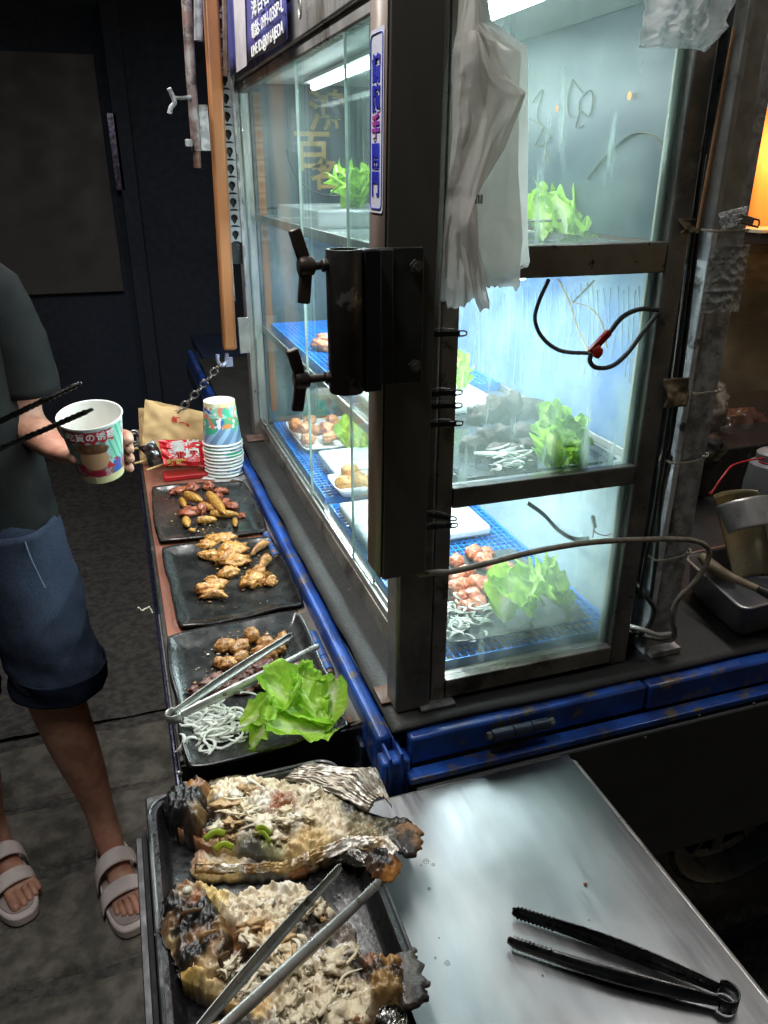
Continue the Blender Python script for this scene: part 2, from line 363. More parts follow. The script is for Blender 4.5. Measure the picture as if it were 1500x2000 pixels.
wallm = pm('dark_blue_render', (.026, .037, .058), (.018, .024, .038), rough=.8, ns=1.5, bump=.2, bs=30)
shutm = pm('grey_brown_shutter', (.072, .067, .063), (.062, .057, .054), rough=.6, ns=4, bump=.1)
mb = MB(); mb.box(-6, 6, 3.7, 3.95, -.85, 4.2); part('wall', mb, wallm, bd, smooth=False)
sh = MB()
q = at(242, 568, y=3.64)
for k in range(13):
    z0 = q.z + k * .082; sh = MB(); sh.box(-2.6, q.x, 3.64, 3.66, z0, z0 + .0818); part('slat', sh, shutm, bd, smooth=False)
mb = MB(); a_ = at(262, 150, y=3.6); b_ = at(300, 560, y=3.6); mb.box(b_.x - .10, b_.x - .02, 3.60, 3.70, -.85, a_.z + .3); part('shutter_rail', mb, wallm, bd, bevel=.005)
mb = MB(); a_ = at(207, 220, y=3.62); b_ = at(232, 372, y=3.62); mb.box(a_.x, a_.x + .045, 3.60, 3.625, b_.z, a_.z); part('reflection_strip', mb, pm('violet_reflection', (.10, .09, .17), (.12, .11, .12), rough=.2, metal=.6), bd, bevel=.003)  # violet strip imitating a bluish reflection on the shutter

# ---------------------------------------------------------------- truck
tr = thing('truck', 'blue painted flatbed truck carrying the food cabinet, dark drop side and rear wheel', 'truck', (.6, .6, -.85))
mb = MB(); mb.box(.012, 2.4, .0, 2.6, -.05, -.012); part('bed_floor', mb, navy, tr, smooth=False)
# long rail on the serving side
mb = MB(); mb.box(-.031, -.011, -.020, 2.3, -.075, -.012); part('side_rail', mb, blue, tr, bevel=.005)
mb = MB(); mb.box(-.0095, .010, -.018, 2.3, -.055, -.019); part('rail_channel', mb, navy, tr, bevel=.001)
mb = MB(); mb.box(-.040, -.033, .02, 2.3, -.11, -.055); part('lower_rail', mb, navy, tr, bevel=.002)
# rear rail towards the camera
mb = MB(); mb.box(.004, .332, -.040, -.0205, -.046, -.007); mb.box(.335, .62, -.043, -.0205, -.046, -.008); mb.box(.624, 2.4, -.041, -.0205, -.046, -.007)
part('rear_rail', mb, blue, tr, bevel=.004)
mb = MB(); mb.box(-.003, 2.4, -.060, -.0405, -.058, -.049); part('rail_ledge', mb, blue, tr, bevel=.0015)
mb = MB(); mb.box(-.033, .003, -.046, -.0215, -.30, -.030); part('corner_post', mb, blue, tr, bevel=.004)
mb = MB(); mb.box(-.026, -.022, -.050, .06, -.08, -.020); mb.box(-.012, -.008, -.050, .02, -.06, -.016); part('corner_bracket', mb, blue, tr, bevel=.0012)
dp = MB(); dp.box(.004, 2.4, -.064, -.050, -.300, -.0625); part('drop_side', dp, pm('dark_drop_side', (.030, .034, .036), (.040, .043, .043), rough=.5, ns=10, bump=.2), tr, bevel=.003)
for k, (px, py) in enumerate(((1262, 1428), (1368, 1385), (1475, 1362))):
    q = at(px, py, y=-.064); mb = MB(); mb.blob((q.x, -.0645, q.z - .01), (.0022, .0014, .0022), n=2, amp=0); part('rivet', mb, steel_dark, tr)
# hinge under the rear rail
hg = MB(); a_ = at(960, 1437, y=-.050); b_ = at(1072, 1412, y=-.050)
for s0, s1, r_ in ((0, .36, .0073), (.37, .68, .0073), (.69, 1, .0073)):
    hg.tube([a_.lerp(b_, s0), a_.lerp(b_, s1)], r_, 16)
hn = part('hinge', hg, navy, tr, bevel=.0008, angle=30)
mb = MB(); mb.tube([a_ - Vector((.006, 0, 0)), a_], .0052, 6); part('bolt', mb, steel_dark, hn, smooth=False)
mb = MB(); mb.tube([b_, b_ + Vector((.007, 0, .001))], .005, 6); part('bolt', mb, steel_dark, hn, smooth=False)
for y0 in (.163, .535):
    hg = MB()
    for s0, s1 in ((0, .032), (.034, .066), (.068, .10)): hg.tube([(-.0415, y0 + s0, -.038), (-.0415, y0 + s1, -.038)], .0078, 16)
    hn = part('hinge', hg, pm('blue_hinge_paint', (.05, .14, .36), (.03, .09, .28), rough=.4, ns=40, c3=(.30, .13, .07), ns3=50, thr3=(.56, .6), bump=.3), tr, angle=30)
    mb = MB(); mb.tube([(-.0415, y0 - .008, -.038), (-.0415, y0, -.038)], .0062, 10); part('bolt', mb, rust, hn)
# wheel
wh = MB(); cx, cyy, cz, rr_ = .80, .15, -.575, .28
Mw = Matrix.Translation((cx, cyy, cz)) @ Matrix.Rotation(R(90), 4, 'X')
prof = [(.175, -.02), (.19, .002), (.215, .010), (.245, .008), (.268, -.004), (.279, -.02), (.280, -.06), (.280, -.16), (.265, -.185), (.2, -.19), (.175, -.18)]
w_ = MB(); w_.lathe(prof, Mw, 64)
for a in range(48):
    t = a / 48 * 2 * math.pi
    for zz in (-.05, -.1, -.15):
        w_.bar(Mw @ Vector((.281 * math.cos(t), .281 * math.sin(t), zz)), Mw @ Vector((.281 * math.cos(t + .07), .281 * math.sin(t + .07), zz + .03)), .012, .006)
wheel = MB(); wheel.lathe([(.02, -.055), (.05, -.05), (.058, -.045)], Mw, 24)
wp = part('wheel', wheel, steel_dark, tr)
part('tyre', w_, pm('tyre_rubber', (.045, .045, .045), (.03, .03, .03), rough=.7, ns=30, bump=.4), wp)
rim = MB(); rim.lathe([(.176, -.015), (.168, -.008), (.160, -.018), (.150, -.06), (.135, -.065)], Mw, 48); rim.lathe([(.085, -.058), (.07, -.048), (.055, -.045)], Mw, 48)
for a in range(12):
    t = a / 12 * 2 * math.pi
    rim.bar(Mw @ Vector((.08 * math.cos(t), .08 * math.sin(t), -.06)), Mw @ Vector((.14 * math.cos(t), .14 * math.sin(t), -.064)), .026, .006)
part('rim', rim, pm('dull_wheel_paint', (.20, .19, .18), rough=.5, metal=.5, c3=(.06, .045, .035), ns3=20), wp)
ax = MB(); ax.tube([(.8, .3, -.575), (.8, 2.2, -.575)], .03, 12); ax.box(.3, 2.4, .5, .58, -.25, -.05); ax.box(.3, 2.4, 1.7, 1.78, -.25, -.05); part('chassis', ax, blackm, tr)
mb = MB(); mb.grid(lambda u, v: (.8 + .36 * math.cos(math.pi * u), .12 + .26 * v, -.56 + .33 * math.sin(math.pi * u) * .9), 24, 2); part('mudguard', mb, blackm, tr, solid=.004)

# rubber mat on the bed
mb = MB()
def matf(u, v):
    x = -.0135 + u * 1.75; y = -.0265 + v * 2.1
    if u == 0: x += .004 * nz((0, y, 0), 9)
    if v == 0: y += .0028 * nz((x, 0, 0), 7) - .006 * max(0, u - .2)
    return (x, y, -.0015 + .0012 * nz((x, y, 0), 5) - .001)
mb.grid(matf, 120, 140); solo('rubber_mat', mb, rubber, 'thin black rubber mat covering the truck bed under the glass cabinet', 'mat', solid=.005)

# ---------------------------------------------------------------- display cabinet
cab = thing('display_cabinet', 'lit steel framed glass food cabinet with three tiers standing on the truck bed', 'display cabinet', (.19, .58, 0))
X0, X1, Y1 = .045, .345, 1.155
def cp(name, m, *b, bevel=.0015, parent=cab, **k):
    mb = MB()
    for q in b: mb.box(*q)
    return part(name, mb, m, parent, bevel=bevel, **k)
cp('corner_post', steel_dark, (.0, .044, .0, .038, 0, .9), bevel=.004)
cp('stile', steel_dirty, (.0465, .0655, .006, .030, .0, .84))
cp('stile', steel_dark, (.302, .329, .006, .034, .0, .84), bevel=.003)
cp('bottom_rail', steel_dirty, (.066, .3015, .004, .026, .006, .031))
cp('top_rail', steel_dirty, (.066, .3015, .004, .030, .803, .84))
mr_ = pm('stained_shelf_rail', (.27, .27, .26), (.19, .19, .18), rough=.4, metal=.85, ns=9, bump=.2, bs=60, c3=(.035, .033, .03), ns3=42, thr3=(.58, .62))
cp('shelf_rail', mr_, (.066, .3015, .005, .024, .504, .5355))
cp('shelf_rail', steel_dark, (.066, .3015, .005, .024, .2605, .2845))
# serving side frame
cp('sill_rail', steel_dirty, (.040, .056, .039, Y1 - .02, .0, .033)); cp('slide_track', steel, (.0415, .0455, .039, Y1 - .02, .034, .046), (.0525, .0555, .039, Y1 - .02, .034, .042), bevel=.0008)
cp('top_rail', steel, (.0400, .060, .039, Y1 + .04, .757, .775), (.034, .060, .039, Y1 + .04, .776, .83), bevel=.003)
cp('corner_post', steel, (.026, .062, Y1 - .018, Y1 + .018, 0, .78), bevel=.002)
cp('foot_plate', rust, (.0, .052, 1.085, 1.134, .0015, .006)); cp('foot_plate', rust, (-.012, .02, .02, .055, .0015, .005), bevel=.0005)
cp('foot_plate', galv, (.03, .075, -.008, .01, .0015, .005), bevel=.0005)
cp('corner_post', steel, (X1 - .03, X1, Y1 - .018, Y1 + .012, 0, .78))
cp('roof_panel', steel, (.046, X1, .035, Y1 + .012, .792, .80)); cp('ceiling_panel', whitep, (.062, X1 - .004, .032, Y1 - .03, .7752, .779))
cp('floor_panel', steel, (.058, X1 - .004, .036, Y1 - .02, .022, .026))
# side wall behind the food (blue banner) and far wall sign
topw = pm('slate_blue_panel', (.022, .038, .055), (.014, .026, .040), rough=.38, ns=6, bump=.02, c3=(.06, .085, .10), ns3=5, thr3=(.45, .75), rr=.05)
midw = pm('bright_blue_banner', (.10, .19, .42), (.14, .25, .40), rough=.4, ns=7, bump=.02, c3=(.34, .46, .44), ns3=5, thr3=(.42, .66), stretch=(1, 1, .7))  # pale greenish patches paint haze into the banner colour
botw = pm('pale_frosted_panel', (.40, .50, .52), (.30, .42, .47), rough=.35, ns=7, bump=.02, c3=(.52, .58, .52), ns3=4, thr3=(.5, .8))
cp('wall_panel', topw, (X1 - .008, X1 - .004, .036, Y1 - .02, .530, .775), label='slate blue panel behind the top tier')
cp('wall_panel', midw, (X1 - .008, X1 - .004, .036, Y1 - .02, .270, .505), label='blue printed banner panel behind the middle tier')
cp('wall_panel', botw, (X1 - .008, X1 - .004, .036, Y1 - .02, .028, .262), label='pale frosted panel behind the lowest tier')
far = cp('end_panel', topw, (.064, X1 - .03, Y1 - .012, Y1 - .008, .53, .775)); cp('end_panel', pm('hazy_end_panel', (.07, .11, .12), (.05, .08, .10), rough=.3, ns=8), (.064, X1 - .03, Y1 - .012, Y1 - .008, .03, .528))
Mx = frame_mat((.195, Y1 - .0135, .70), (1, 0, 0), (0, 0, 1))
for ch, px, py, s_, sx in (('鴻', 640, 222, .088, 1.0), ('百', 610, 300, .088, 1.0), ('名', 635, 345, .07, 1.0)):
    q = at(px, py, y=Y1 - .0135); text_part('character', ch, s_, frame_mat(q, (1, 0, 0), (0, 0, 1)), inkg, far, bold=.0016, sx=sx)
mb = MB(); q = at(645, 290, y=Y1 - .014); mb.tube([(q.x + .098 * math.cos(R(a)), Y1 - .0145, q.z + .098 * math.sin(R(a))) for a in range(180, 361, 6)], .0045, 6, flat=(1, .3), nrm=(0, 1, 0))
part('printed_ring', mb, pm('pale_ring_print', (.35, .40, .40), rough=.4), far)
mb = MB(); mb.box(.072, .088, Y1 - .016, Y1 - .0135, .06, .76); part('print_stripe', mb, orange, far, label='orange stripe down the end wall')
# gold line drawing on the banner
def onwall(px, py): q = at(px, py, x=X1 - .0095); return q
ln = MB(); thick = [((1090, 545), (1112, 590), (1128, 640), (1150, 690)), ((1115, 590), (1150, 600), (1175, 630), (1185, 680)), ((1118, 590), (1160, 548))]
for pl in thick: ln.tube([onwall(*p) for p in pl], .0016, 6, sub=5, flat=(1, .3), nrm=(1, 0, 0))
part('gold_branch_line', ln, pm('gold_line', (.62, .48, .20), rough=.4), cab)
ln = MB()
for k in range(34):
    x = 905 + k * 11.5; y0 = 548 + random.random() * 30; y1 = 640 + 90 * abs(math.sin(k * .5)) + random.random() * 30
    ln.tube([onwall(x + random.uniform(-4, 4), y0), onwall(x + random.uniform(-5, 5), (y0 + y1) / 2), onwall(x - 8 + random.uniform(-6, 6), y1)], .00065, 5, sub=5, flat=(1, .3), nrm=(1, 0, 0))
part('drip_line', ln, pm('pale_line', (.75, .82, .80), rough=.4), cab, stuff=True)
ln = MB()
for pl in [((1118, 155), (1110, 190), (1112, 225), (1130, 228), (1132, 200), (1145, 180), (1155, 178), (1158, 200), (1150, 228), (1136, 218)), ((1118, 155), (1135, 178), (1140, 185)), ((1130, 228), (1125, 250), (1140, 245)),
           ((1040, 200), (1060, 175), (1050, 230), (1075, 270), (1045, 285), (1060, 250), (1030, 230)), ((1148, 350), (1180, 310), (1230, 265), (1270, 262), (1300, 290), (1330, 330)), ((1060, 285), (1075, 320))]:
    ln.tube([onwall(*p) for p in pl], .0011 if pl[0] != (1148, 350) else .0022, 6, sub=5, flat=(1, .3), nrm=(1, 0, 0))
part('gold_drawing', ln, pm('dull_gold_line', (.26, .20, .09), rough=.4), cab)
# shelves
shm = pm('hazy_glass_shelf', (.40, .46, .46), (.30, .36, .37), rough=.2, metal=.6, ns=6, bump=.03)
cp('shelf', shm, (.062, X1 - .010, .026, Y1 - .03, .511, .515)); cp('shelf', shm, (.062, X1 - .010, .026, Y1 - .03, .266, .270))
for z in (.515, .270):
    cp('shelf_edge', steel, (.058, .062, .026, Y1 - .03, z - .012, z + .004), bevel=.0005); cp('shelf_edge', steel, (X1 - .016, X1 - .012, .026, Y1 - .03, z + .0005, z + .010), bevel=.0005)
# LED tubes
led = emit_mat('led_tube', (.80, .96, 1), 34)
for z in (.7665, .5055, .2605):
    mb = MB(); mb.box(.150, .190, .07, 1.0, z, z + .006); f_ = part('lamp_fixture', mb, whitep, cab, bevel=.001)
    mb = MB(); mb.tube([(.170, .075, z - .006), (.170, .995, z - .006)], .0065, 12); part('tube', mb, led, f_)
# glass
gR = glass_mat('right_pane_glass', (.94, .98, .97), (.58, .74, .68), .09, .40, scale=5, stretch=(1, 1, .6), refl=.5, scratch=.9)
gR2 = glass_mat('lower_pane_glass', (.94, .98, .97), (.66, .80, .74), .03, .24, scale=6, stretch=(1, 1, .7), refl=.5)
gL = glass_mat('sliding_pane_glass', (.94, .985, .97), (.50, .62, .60), .008, .06, scale=5, stretch=(1, 1, .5), refl=.38)
gE = pm('green_glass_edge', (.05, .30, .22), (.03, .22, .17), rough=.15, trans=.3); gEw = pm('pale_glass_edge', (.50, .62, .58), rough=.2, trans=.3)
cp('glass_pane', gR, (.0658, .3018, .0150, .0175, .5358, .8028), bevel=0, smooth=False, label='greasy upper glass pane')
cp('glass_pane', gR, (.0658, .3018, .0150, .0175, .2848, .5038), bevel=0, smooth=False, label='misty middle glass pane')
cp('glass_pane', gR2, (.0658, .3018, .0150, .0175, .0312, .2602), bevel=0, smooth=False, label='misty lower glass pane')
cp('glazing_strip', pm('cream_glazing_strip', (.42, .40, .28), (.36, .38, .30), rough=.5, ns=20), (.2925, .3015, .020, .024, .032, .8025), bevel=.0005)
def pane(x, y0, y1, e0, e1):
    g = cp('sliding_pane', gL, (x - .0015, x + .0015, y0, y1, .044, .7565), bevel=0, smooth=False)
    cp('pane_edge', e0, (x - .0016, x + .0016, y0 - .0022, y0 - .0001, .044, .7565), bevel=0, parent=g); cp('pane_edge', e1, (x - .0016, x + .0016, y1 + .0001, y1 + .0022, .044, .7565), bevel=0, parent=g)
pane(.0435, .041, .325, gE, gEw); pane(.0500, .245, .62, gE, gEw); pane(.0435, .60, 1.13, gEw, gEw)
mb = MB(); q = at(392 / 3 + 400, 1165 / 3 + 450, x=.043); mb.blob((.041, 1.06, .05), (.003, .006, .004), n=2, amp=0); part('screw', mb, steel, cab)

# swinging steel box section with sticker, bolted in front of the corner post
bx0, bx1, by0, by1 = -.0355, .0135, -.048, -.004
lean = Matrix(((1, 0, .018, 0), (0, 1, 0, 0), (0, 0, 1, 0), (0, 0, 0, 1)))
woodgr = pm('brown_grey_side', (.20, .155, .125), (.16, .12, .095), rough=.5, metal=.3, ns=8, bump=.15, stretch=(1, 1, .2), c3=(.06, .04, .03), ns3=14, thr3=(.62, .7))
mb = MB(); mb.box(bx0 + .0015, bx1, by0, by1, .216, .92, Matrix(((1, 0, .0125, -.0025), (0, 1, 0, 0), (0, 0, 1, 0), (0, 0, 0, 1))))
pst = part('box_section', mb, pm('grimy_dark_channel', (.095, .092, .078), (.065, .063, .054), rough=.5, metal=.4, ns=7, bump=.2, bs=60, c3=(.03, .028, .022), ns3=9, thr3=(.55, .62), stretch=(1, 1, .3)), cab, bevel=.0015)
SH = lambda x, y, z: Vector((x + .0125 * z - .0025, y, z))
mb = MB(); mb.grid(lambda u, v: SH(bx0 - .0004, by0 + .001 + u * (by1 - by0 - .002), .217 + v * .70), 1, 1); part('side_face', mb, woodgr, pst, solid=.001)
# sticker
z0s = at(735, 415, x=-.03).z; z1s = at(735, 62, x=-.026).z
xs = bx0 - .0014
st = MB(); rc = []
yb0, yb1 = by0 + .004, by1 - .004
def rrect(a0, a1, b0, b1, r, n=5):
    o = []
    for cx_, cy_, s_ in ((a1 - r, b1 - r, 0), (a0 + r, b1 - r, 90), (a0 + r, b0 + r, 180), (a1 - r, b0 + r, 270)):
        for k in range(n + 1): t = R(s_ + 90 * k / n); o.append((cx_ + r * math.cos(t), cy_ + r * math.sin(t)))
    return o
st.prism(rrect(yb0, yb1, z0s, z1s, .004), lambda a, b, h: SH(xs - h, a, b), 0, .0004); stk = part('sticker', st, pm('white_sticker', (.62, .62, .70), (.56, .56, .64), rough=.3), pst, smooth=False)
stp = part
def sub3(name, mb, m): return part(name, mb, m, pst)
bd_ = MB(); bd_.tube([SH(xs - .0006, a, b) for a, b in rrect(yb0 + .0025, yb1 - .0025, z0s + .0035, z1s - .0035, .005)], .0006, 5, closed=True); part('sticker_border', bd_, inkb, pst)
n5 = 5; Hs = (z1s - z0s - .030)
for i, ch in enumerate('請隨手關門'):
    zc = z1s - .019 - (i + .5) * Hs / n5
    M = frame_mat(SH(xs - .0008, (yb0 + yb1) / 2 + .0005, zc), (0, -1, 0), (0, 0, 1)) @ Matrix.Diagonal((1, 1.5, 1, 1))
    text_part('sticker_character', ch, Hs / n5 / 1.58 * 1.04, M, inkb if ch != '手' else pm('painted_red_glare', (.45, .02, .12), (.10, .03, .40), ns=120), pst, bold=.00045, sx=1.5)  # red glare painted into the ink of the third character
# clamp bracket
clm = pm('black_clamp_paint', (.020, .018, .017), (.028, .025, .022), rough=.36, metal=.4, ns=20, bump=.25, bs=90, c3=(.11, .10, .09), ns3=30, thr3=(.60, .63))
plm = pm('green_black_plate', (.032, .038, .036), (.026, .031, .029), rough=.4, metal=.3, ns=12, bump=.2, bs=60, c3=(.015, .015, .015), ns3=30, thr3=(.6, .66))
cb = MB(); tx = -.0735; ty = -.066
r0, r1 = .0155, .0125
zt0, zt1 = .423, .5435
cb.lathe([(r1, zt1), (r0 - .0006, zt1), (r0, zt1 - .001), (r0, zt0 + .001), (r0 - .0006, zt0), (r1, zt0), (r1, zt1)], Matrix.Translation((tx, ty, 0)), 40)
clamp = part('clamp_bracket', cb, clm, cab, angle=50)
mb = MB(); mb.box(-.059, -.0425, -.074, -.058, .4225, .5435); part('strap', mb, pm('black_strap', (.010, .011, .016), rough=.4, metal=.3), clamp, bevel=.002)
mb = MB(); mb.box(-.0422, .003, -.0535, -.0495, .4225, .5425); mb.box(-.0422, -.0265, -.057, -.0537, .4235, .5415); part('mounting_plate', mb, plm, clamp, bevel=.0012)
for zz in (.5265, .4385):
    mb = MB(); mb.tube([(-.005, -.0495, zz), (-.005, -.0600, zz)], .0038, 14); mb.tube([(-.005, -.0536, zz), (-.005, -.0570, zz)], .0062, 6); part('bolt', mb, steel_dark, clamp, smooth=False)
def wing(zz, ang, dx):
    w = MB(); x = tx - r0
    w.tube([(x + .004, ty, zz), (x - .004, ty, zz)], .0062, 6); w.tube([(x - .004, ty, zz), (x - .018 + dx, ty, zz)], .0036, 14)
    w.tube([(x - .012 + dx, ty, zz), (x - .026 + dx, ty, zz)], [.0072, .0085, .0085, .0072], 16, sub=3)
    for s_ in (1, -1):
        d = Vector((-.30, -.12, 1)).normalized(); d = Matrix.Rotation(R(ang), 3, 'X') @ (d if s_ > 0 else Vector((-.12, .10, -1)).normalized())
        p = Vector((x - .019 + dx, ty, zz)); w.bar(p + d * .003, p + d * .030, .0062, .0105, up=(1, 0, 0))
    return w
for zz, an, dx in ((.531, -8, .002), (.437, 6, -.006)):
    part('wing_bolt', wing(zz, an, dx), pm('brown_black_wing', (.050, .038, .030), (.036, .028, .023), rough=.42, metal=.35, ns=40, bump=.3), clamp, bevel=.0016)

# ---------------------------------------------------------------- left column: perforated upright, orange tube, pole, banner
def P(px, py, y): return at(px, py, y=y)
up = thing('perforated_upright', 'grey perforated steel upright with keyhole slots beside the orange tube', 'upright', (.0, 1.12, 0))
yp = 1.115; zb = at(470, 470, y=yp).z; z = .98; nh = 0
xl, xr = .0, .0235
mb = MB(); n_ = 16
def plate_hole(mb, x0, x1, z0, z1, cx, cz, r, y, th):
    ring = []; outer = []
    for k in range(20):
        t = 2 * math.pi * k / 20; c, s = math.cos(t), math.sin(t)
        rr2 = r if not (225 < math.degrees(t) < 315) else r * (1.0 + .75 * max(0, 1 - abs(math.degrees(t) - 270) / 32))
        ring.append((cx + rr2 * c, cz + rr2 * s))
        k_ = min((x1 - cx) / abs(c) if abs(c) > 1e-6 else 9, (z1 - cz) / abs(s) if abs(s) > 1e-6 else 9); outer.append((cx + c * k_, cz + s * k_))
    for (ex, ez) in ((x0, z0), (x1, z0), (x1, z1), (x0, z1)):
        k = min(range(20), key=lambda i: (outer[i][0] - ex) ** 2 + (outer[i][1] - ez) ** 2); outer[k] = (ex, ez)
    b = len(mb.v); vs = [Vector((a, y, c)) for a, c in ring] + [Vector((a, y, c)) for a, c in outer] + [Vector((a, y + th, c)) for a, c in ring]
    fs = [(k, (k + 1) % 20, 20 + (k + 1) % 20, 20 + k) for k in range(20)] + [(40 + k, 40 + (k + 1) % 20, (k + 1) % 20, k) for k in range(20)]
    mb._add(vs, fs)
zh = zb + .012; st_ = .0335
while zh < 1.0:
    plate_hole(mb, xl, xr, zh - st_ / 2, zh + st_ / 2, (xl + xr) / 2 - .001, zh + .002, .0076, yp, .003); zh += st_
part('slotted_face', mb, pm('pale_grey_upright', (.30, .31, .31), (.22, .23, .23), rough=.5, metal=.4, ns=20, bump=.2), up, smooth=False)
mb = MB(); mb.box(xl - .001, xr + .0, yp + .012, yp + .018, zb - .05, 1.0); part('back_plate', mb, blackm, up, smooth=False)
mb = MB(); mb.box(xr + .0005, xr + .0055, yp - .004, yp + .02, zb - .10, 1.0); mb.box(xl - .003, xl - .0005, yp - .002, yp + .014, zb - .13, 1.0); part('flange', mb, galv, up, bevel=.0005)
mb = MB(); mb.box(-.0, .0245, yp - .012, yp - .006, at(450, 690, y=yp).z, at(450, 620, y=yp).z); part('end_bracket', mb, steel, up, bevel=.001)
ob = MB(); a_ = P(409, -40, 1.06); b_ = P(449, 683, 1.06); ob.bar(a_, b_, .030, .022, up=(0, -1, 0)); ot = solo('orange_tube', ob, orange, 'tall orange painted square tube, scuffed, left of the glass cabinet', 'tube', bevel=.006)
mb = MB(); mb.bar(P(438, -40, 1.045), P(441, 150, 1.045), .010, .006, up=(0, -1, 0)); p_ = solo('rusty_strip', mb, rust, 'rusty brown strip along the top of the orange tube', 'strip', bevel=.002)
po = thing('prop_pole', 'rusty round prop pole hanging with a bent tee handle near the dark wall', 'pole', P(375, 300, 1.02))
mb = MB(); mb.tube([P(362, -40, 1.02), P(373, 150, 1.02), P(384, 295, 1.02)], .0098, 16); part('pole', mb, pm('flaked_pole', (.16, .10, .09), (.26, .24, .23), rough=.55, metal=.4, ns=45, bump=.5, bs=120, c3=(.07, .05, .045), ns3=30, thr3=(.5, .6)), po)
mb = MB(); mb.tube([P(384, 290, 1.02), P(386, 328, 1.02)], .0075, 14); part('pole_end', mb, rust, po)
mb = MB(); mb.tube([P(372, 190, 1.01), P(350, 192, .995), P(338, 190, .99)], .0035, 8, sub=4); mb.tube([P(330, 172, .985), P(337, 188, .988), P(341, 200, .99), P(334, 210, .992), P(331, 222, .992)], .0045, 8, sub=4); part('tee_handle', mb, galv, po)
mb = MB(); mb.box(P(385, 240, 1.03).x, P(407, 240, 1.03).x, 1.02, 1.035, P(390, 295, 1.03).z, P(390, 205, 1.03).z); mb.box(P(362, 280, 1.01).x, P(375, 280, 1.01).x, 1.0, 1.015, P(366, 287, 1.01).z, P(366, 272, 1.01).z); part('bracket', mb, galv, po, bevel=.0015)
mb = MB(); mb.tube([P(387, -40, 1.045), P(388, 80, 1.045)], .0085, 14); solo('grey_roller', mb, galv, 'grey round bar end beside the top of the rusty pole', 'bar')
xb = .024
def BX(px, py, x=xb): return at(px, py, x=x)
bn = thing('banner', 'dark blue printed banner with white phone and message lines above the glass cabinet', 'banner', (xb, 1.0, .78))
y_a = BX(452, 165).y; y_b = BX(562, 60).y; zq = .783
mb = MB(); mb.grid(lambda u, v: (xb + .001 * math.sin(u * 9) * (1 - v) - .001 * (1 - v) ** 3, y_a + (y_b - y_a) * u, zq + .004 * math.sin(u * 5) + v * .35), 40, 10)
part('cloth', mb, pm('banner_blue', (.075, .08, .30), (.06, .065, .22), rough=.35, ns=5, bump=.1), bn, solid=.0012)
def btext(body, p0, p1, size, name='printed_line'):
    a = BX(*p0, xb - .0052); b = BX(*p1, xb - .0052); wd = abs(a.y - b.y)
    M = frame_mat(a, (0, -1, 0), (0, 0, 1)); o = text_part(name, body, size, M, inkw, bn, bold=.0003, align='LEFT')
    ys_ = [v.co.y for v in o.data.vertices]; k = wd / (max(ys_) - min(ys_))
    for v in o.data.vertices: v.co.y = a.y + (v.co.y - a.y) * k
    return o
btext('電話: 09H-03SP-L', (491, 66), (553, 26), .024); btext('LINE ID:@016AJEOA', (491, 103), (553, 58), .022); btext('鴻百名香', (491, 24), (540, -10), .028)
mb = MB(); c = [BX(*p, xb - .004) for p in ((455, -30), (477, -40), (482, 128), (462, 142))]; mb._add(c, [(0, 1, 2, 3)]); part('white_label', mb, pm('dim_label', (.40, .38, .40), (.34, .32, .34), rough=.5), bn, smooth=False, solid=.0006)
cr = MB(); y2 = BX(562, 50).y; y3 = BX(745, 0).y - .05
mb = MB(); mb.grid(lambda u, v: (xb + .006 + .0022 * math.sin(v * 2 * math.pi * 34), y2 - .002 + (y3 - y2) * u, .838 + v * .30), 2, 340); solo('ribbed_awning_sheet', mb, pm('ribbed_dark_sheet', (.10, .095, .12), (.075, .072, .09), rough=.5, ns=8), 'dark ribbed roll-down sheet beside the blue banner', 'awning sheet', solid=.001)
mb = MB(); q = at(588, 12, x=xb); mb.tube([(xb - .002, q.y + .014 * math.cos(t * .35) * .5, q.z + .014 * math.sin(t * .35)) for t in range(18)], .0016, 8, closed=True, nrm=(1, 0, 0)); solo('wire_ring', mb, steel, 'small steel ring hanging on the dark ribbed sheet', 'ring')
mb = MB(); a_ = BX(448, 168, .02); mb.tube([a_, a_ + Vector((0, .02, .012)), a_ + Vector((0, .03, .04)), a_ + Vector((0, .034, .10))], .0016, 8, sub=4); solo('wire_hook', mb, steel, 'thin bent wire hook at the lower left corner of the blue banner', 'hook')

# chain and hook
hk = MB(); q = P(438, 712, 1.07); hk.tube([P(425, 692, 1.06), P(426, 706, 1.06), P(434, 714, 1.065), P(442, 706, 1.07), P(443, 690, 1.07)], .0045, 10, sub=5); hk.box(q.x + .002, q.x + .02, 1.068, 1.074, q.z - .006, q.z + .016)
solo('chain_hook', hk, pm('violet_grey_hook', (.26, .27, .38), (.2, .21, .3), rough=.4, metal=.4), 'violet grey hook holding the chain below the orange tube', 'hook', bevel=.001)
ch = thing('chain', 'steel link chain slanting from the hook down behind the paper bag', 'chain', P(435, 705, 1.06))
c0 = P(432, 708, 1.06); c1 = P(300, 842, 1.12)
nl = 14; cmat = pm('dull_chain_steel', (.36, .35, .33), (.26, .25, .24), rough=.35, metal=.9, ns=60, bump=.2)
for k in range(nl):
    t = (k + .5) / nl; c = c0.lerp(c1, t) + Vector((0, 0, -.012 * math.sin(math.pi * t))); d = (c1 - c0).normalized(); L_ = (c1 - c0).length / nl * .76
    side = d.cross(Vector((0, -1, 0))).normalized() if k % 2 else d.cross(d.cross(Vector((0, -1, 0)))).normalized()
    mb = MB(); pts = []
    for j in range(20):
        a = 2 * math.pi * j / 20; x_ = math.cos(a); y_ = math.sin(a); pts.append(c + d * (L_ * .62 * x_ + (.35 * L_ * (1 if x_ > 0 else -1))) * .72 + side * y_ * .0072)
    mb.tube(pts, .0021, 8, closed=True, nrm=side.cross(d)); part('link', mb, cmat, ch)

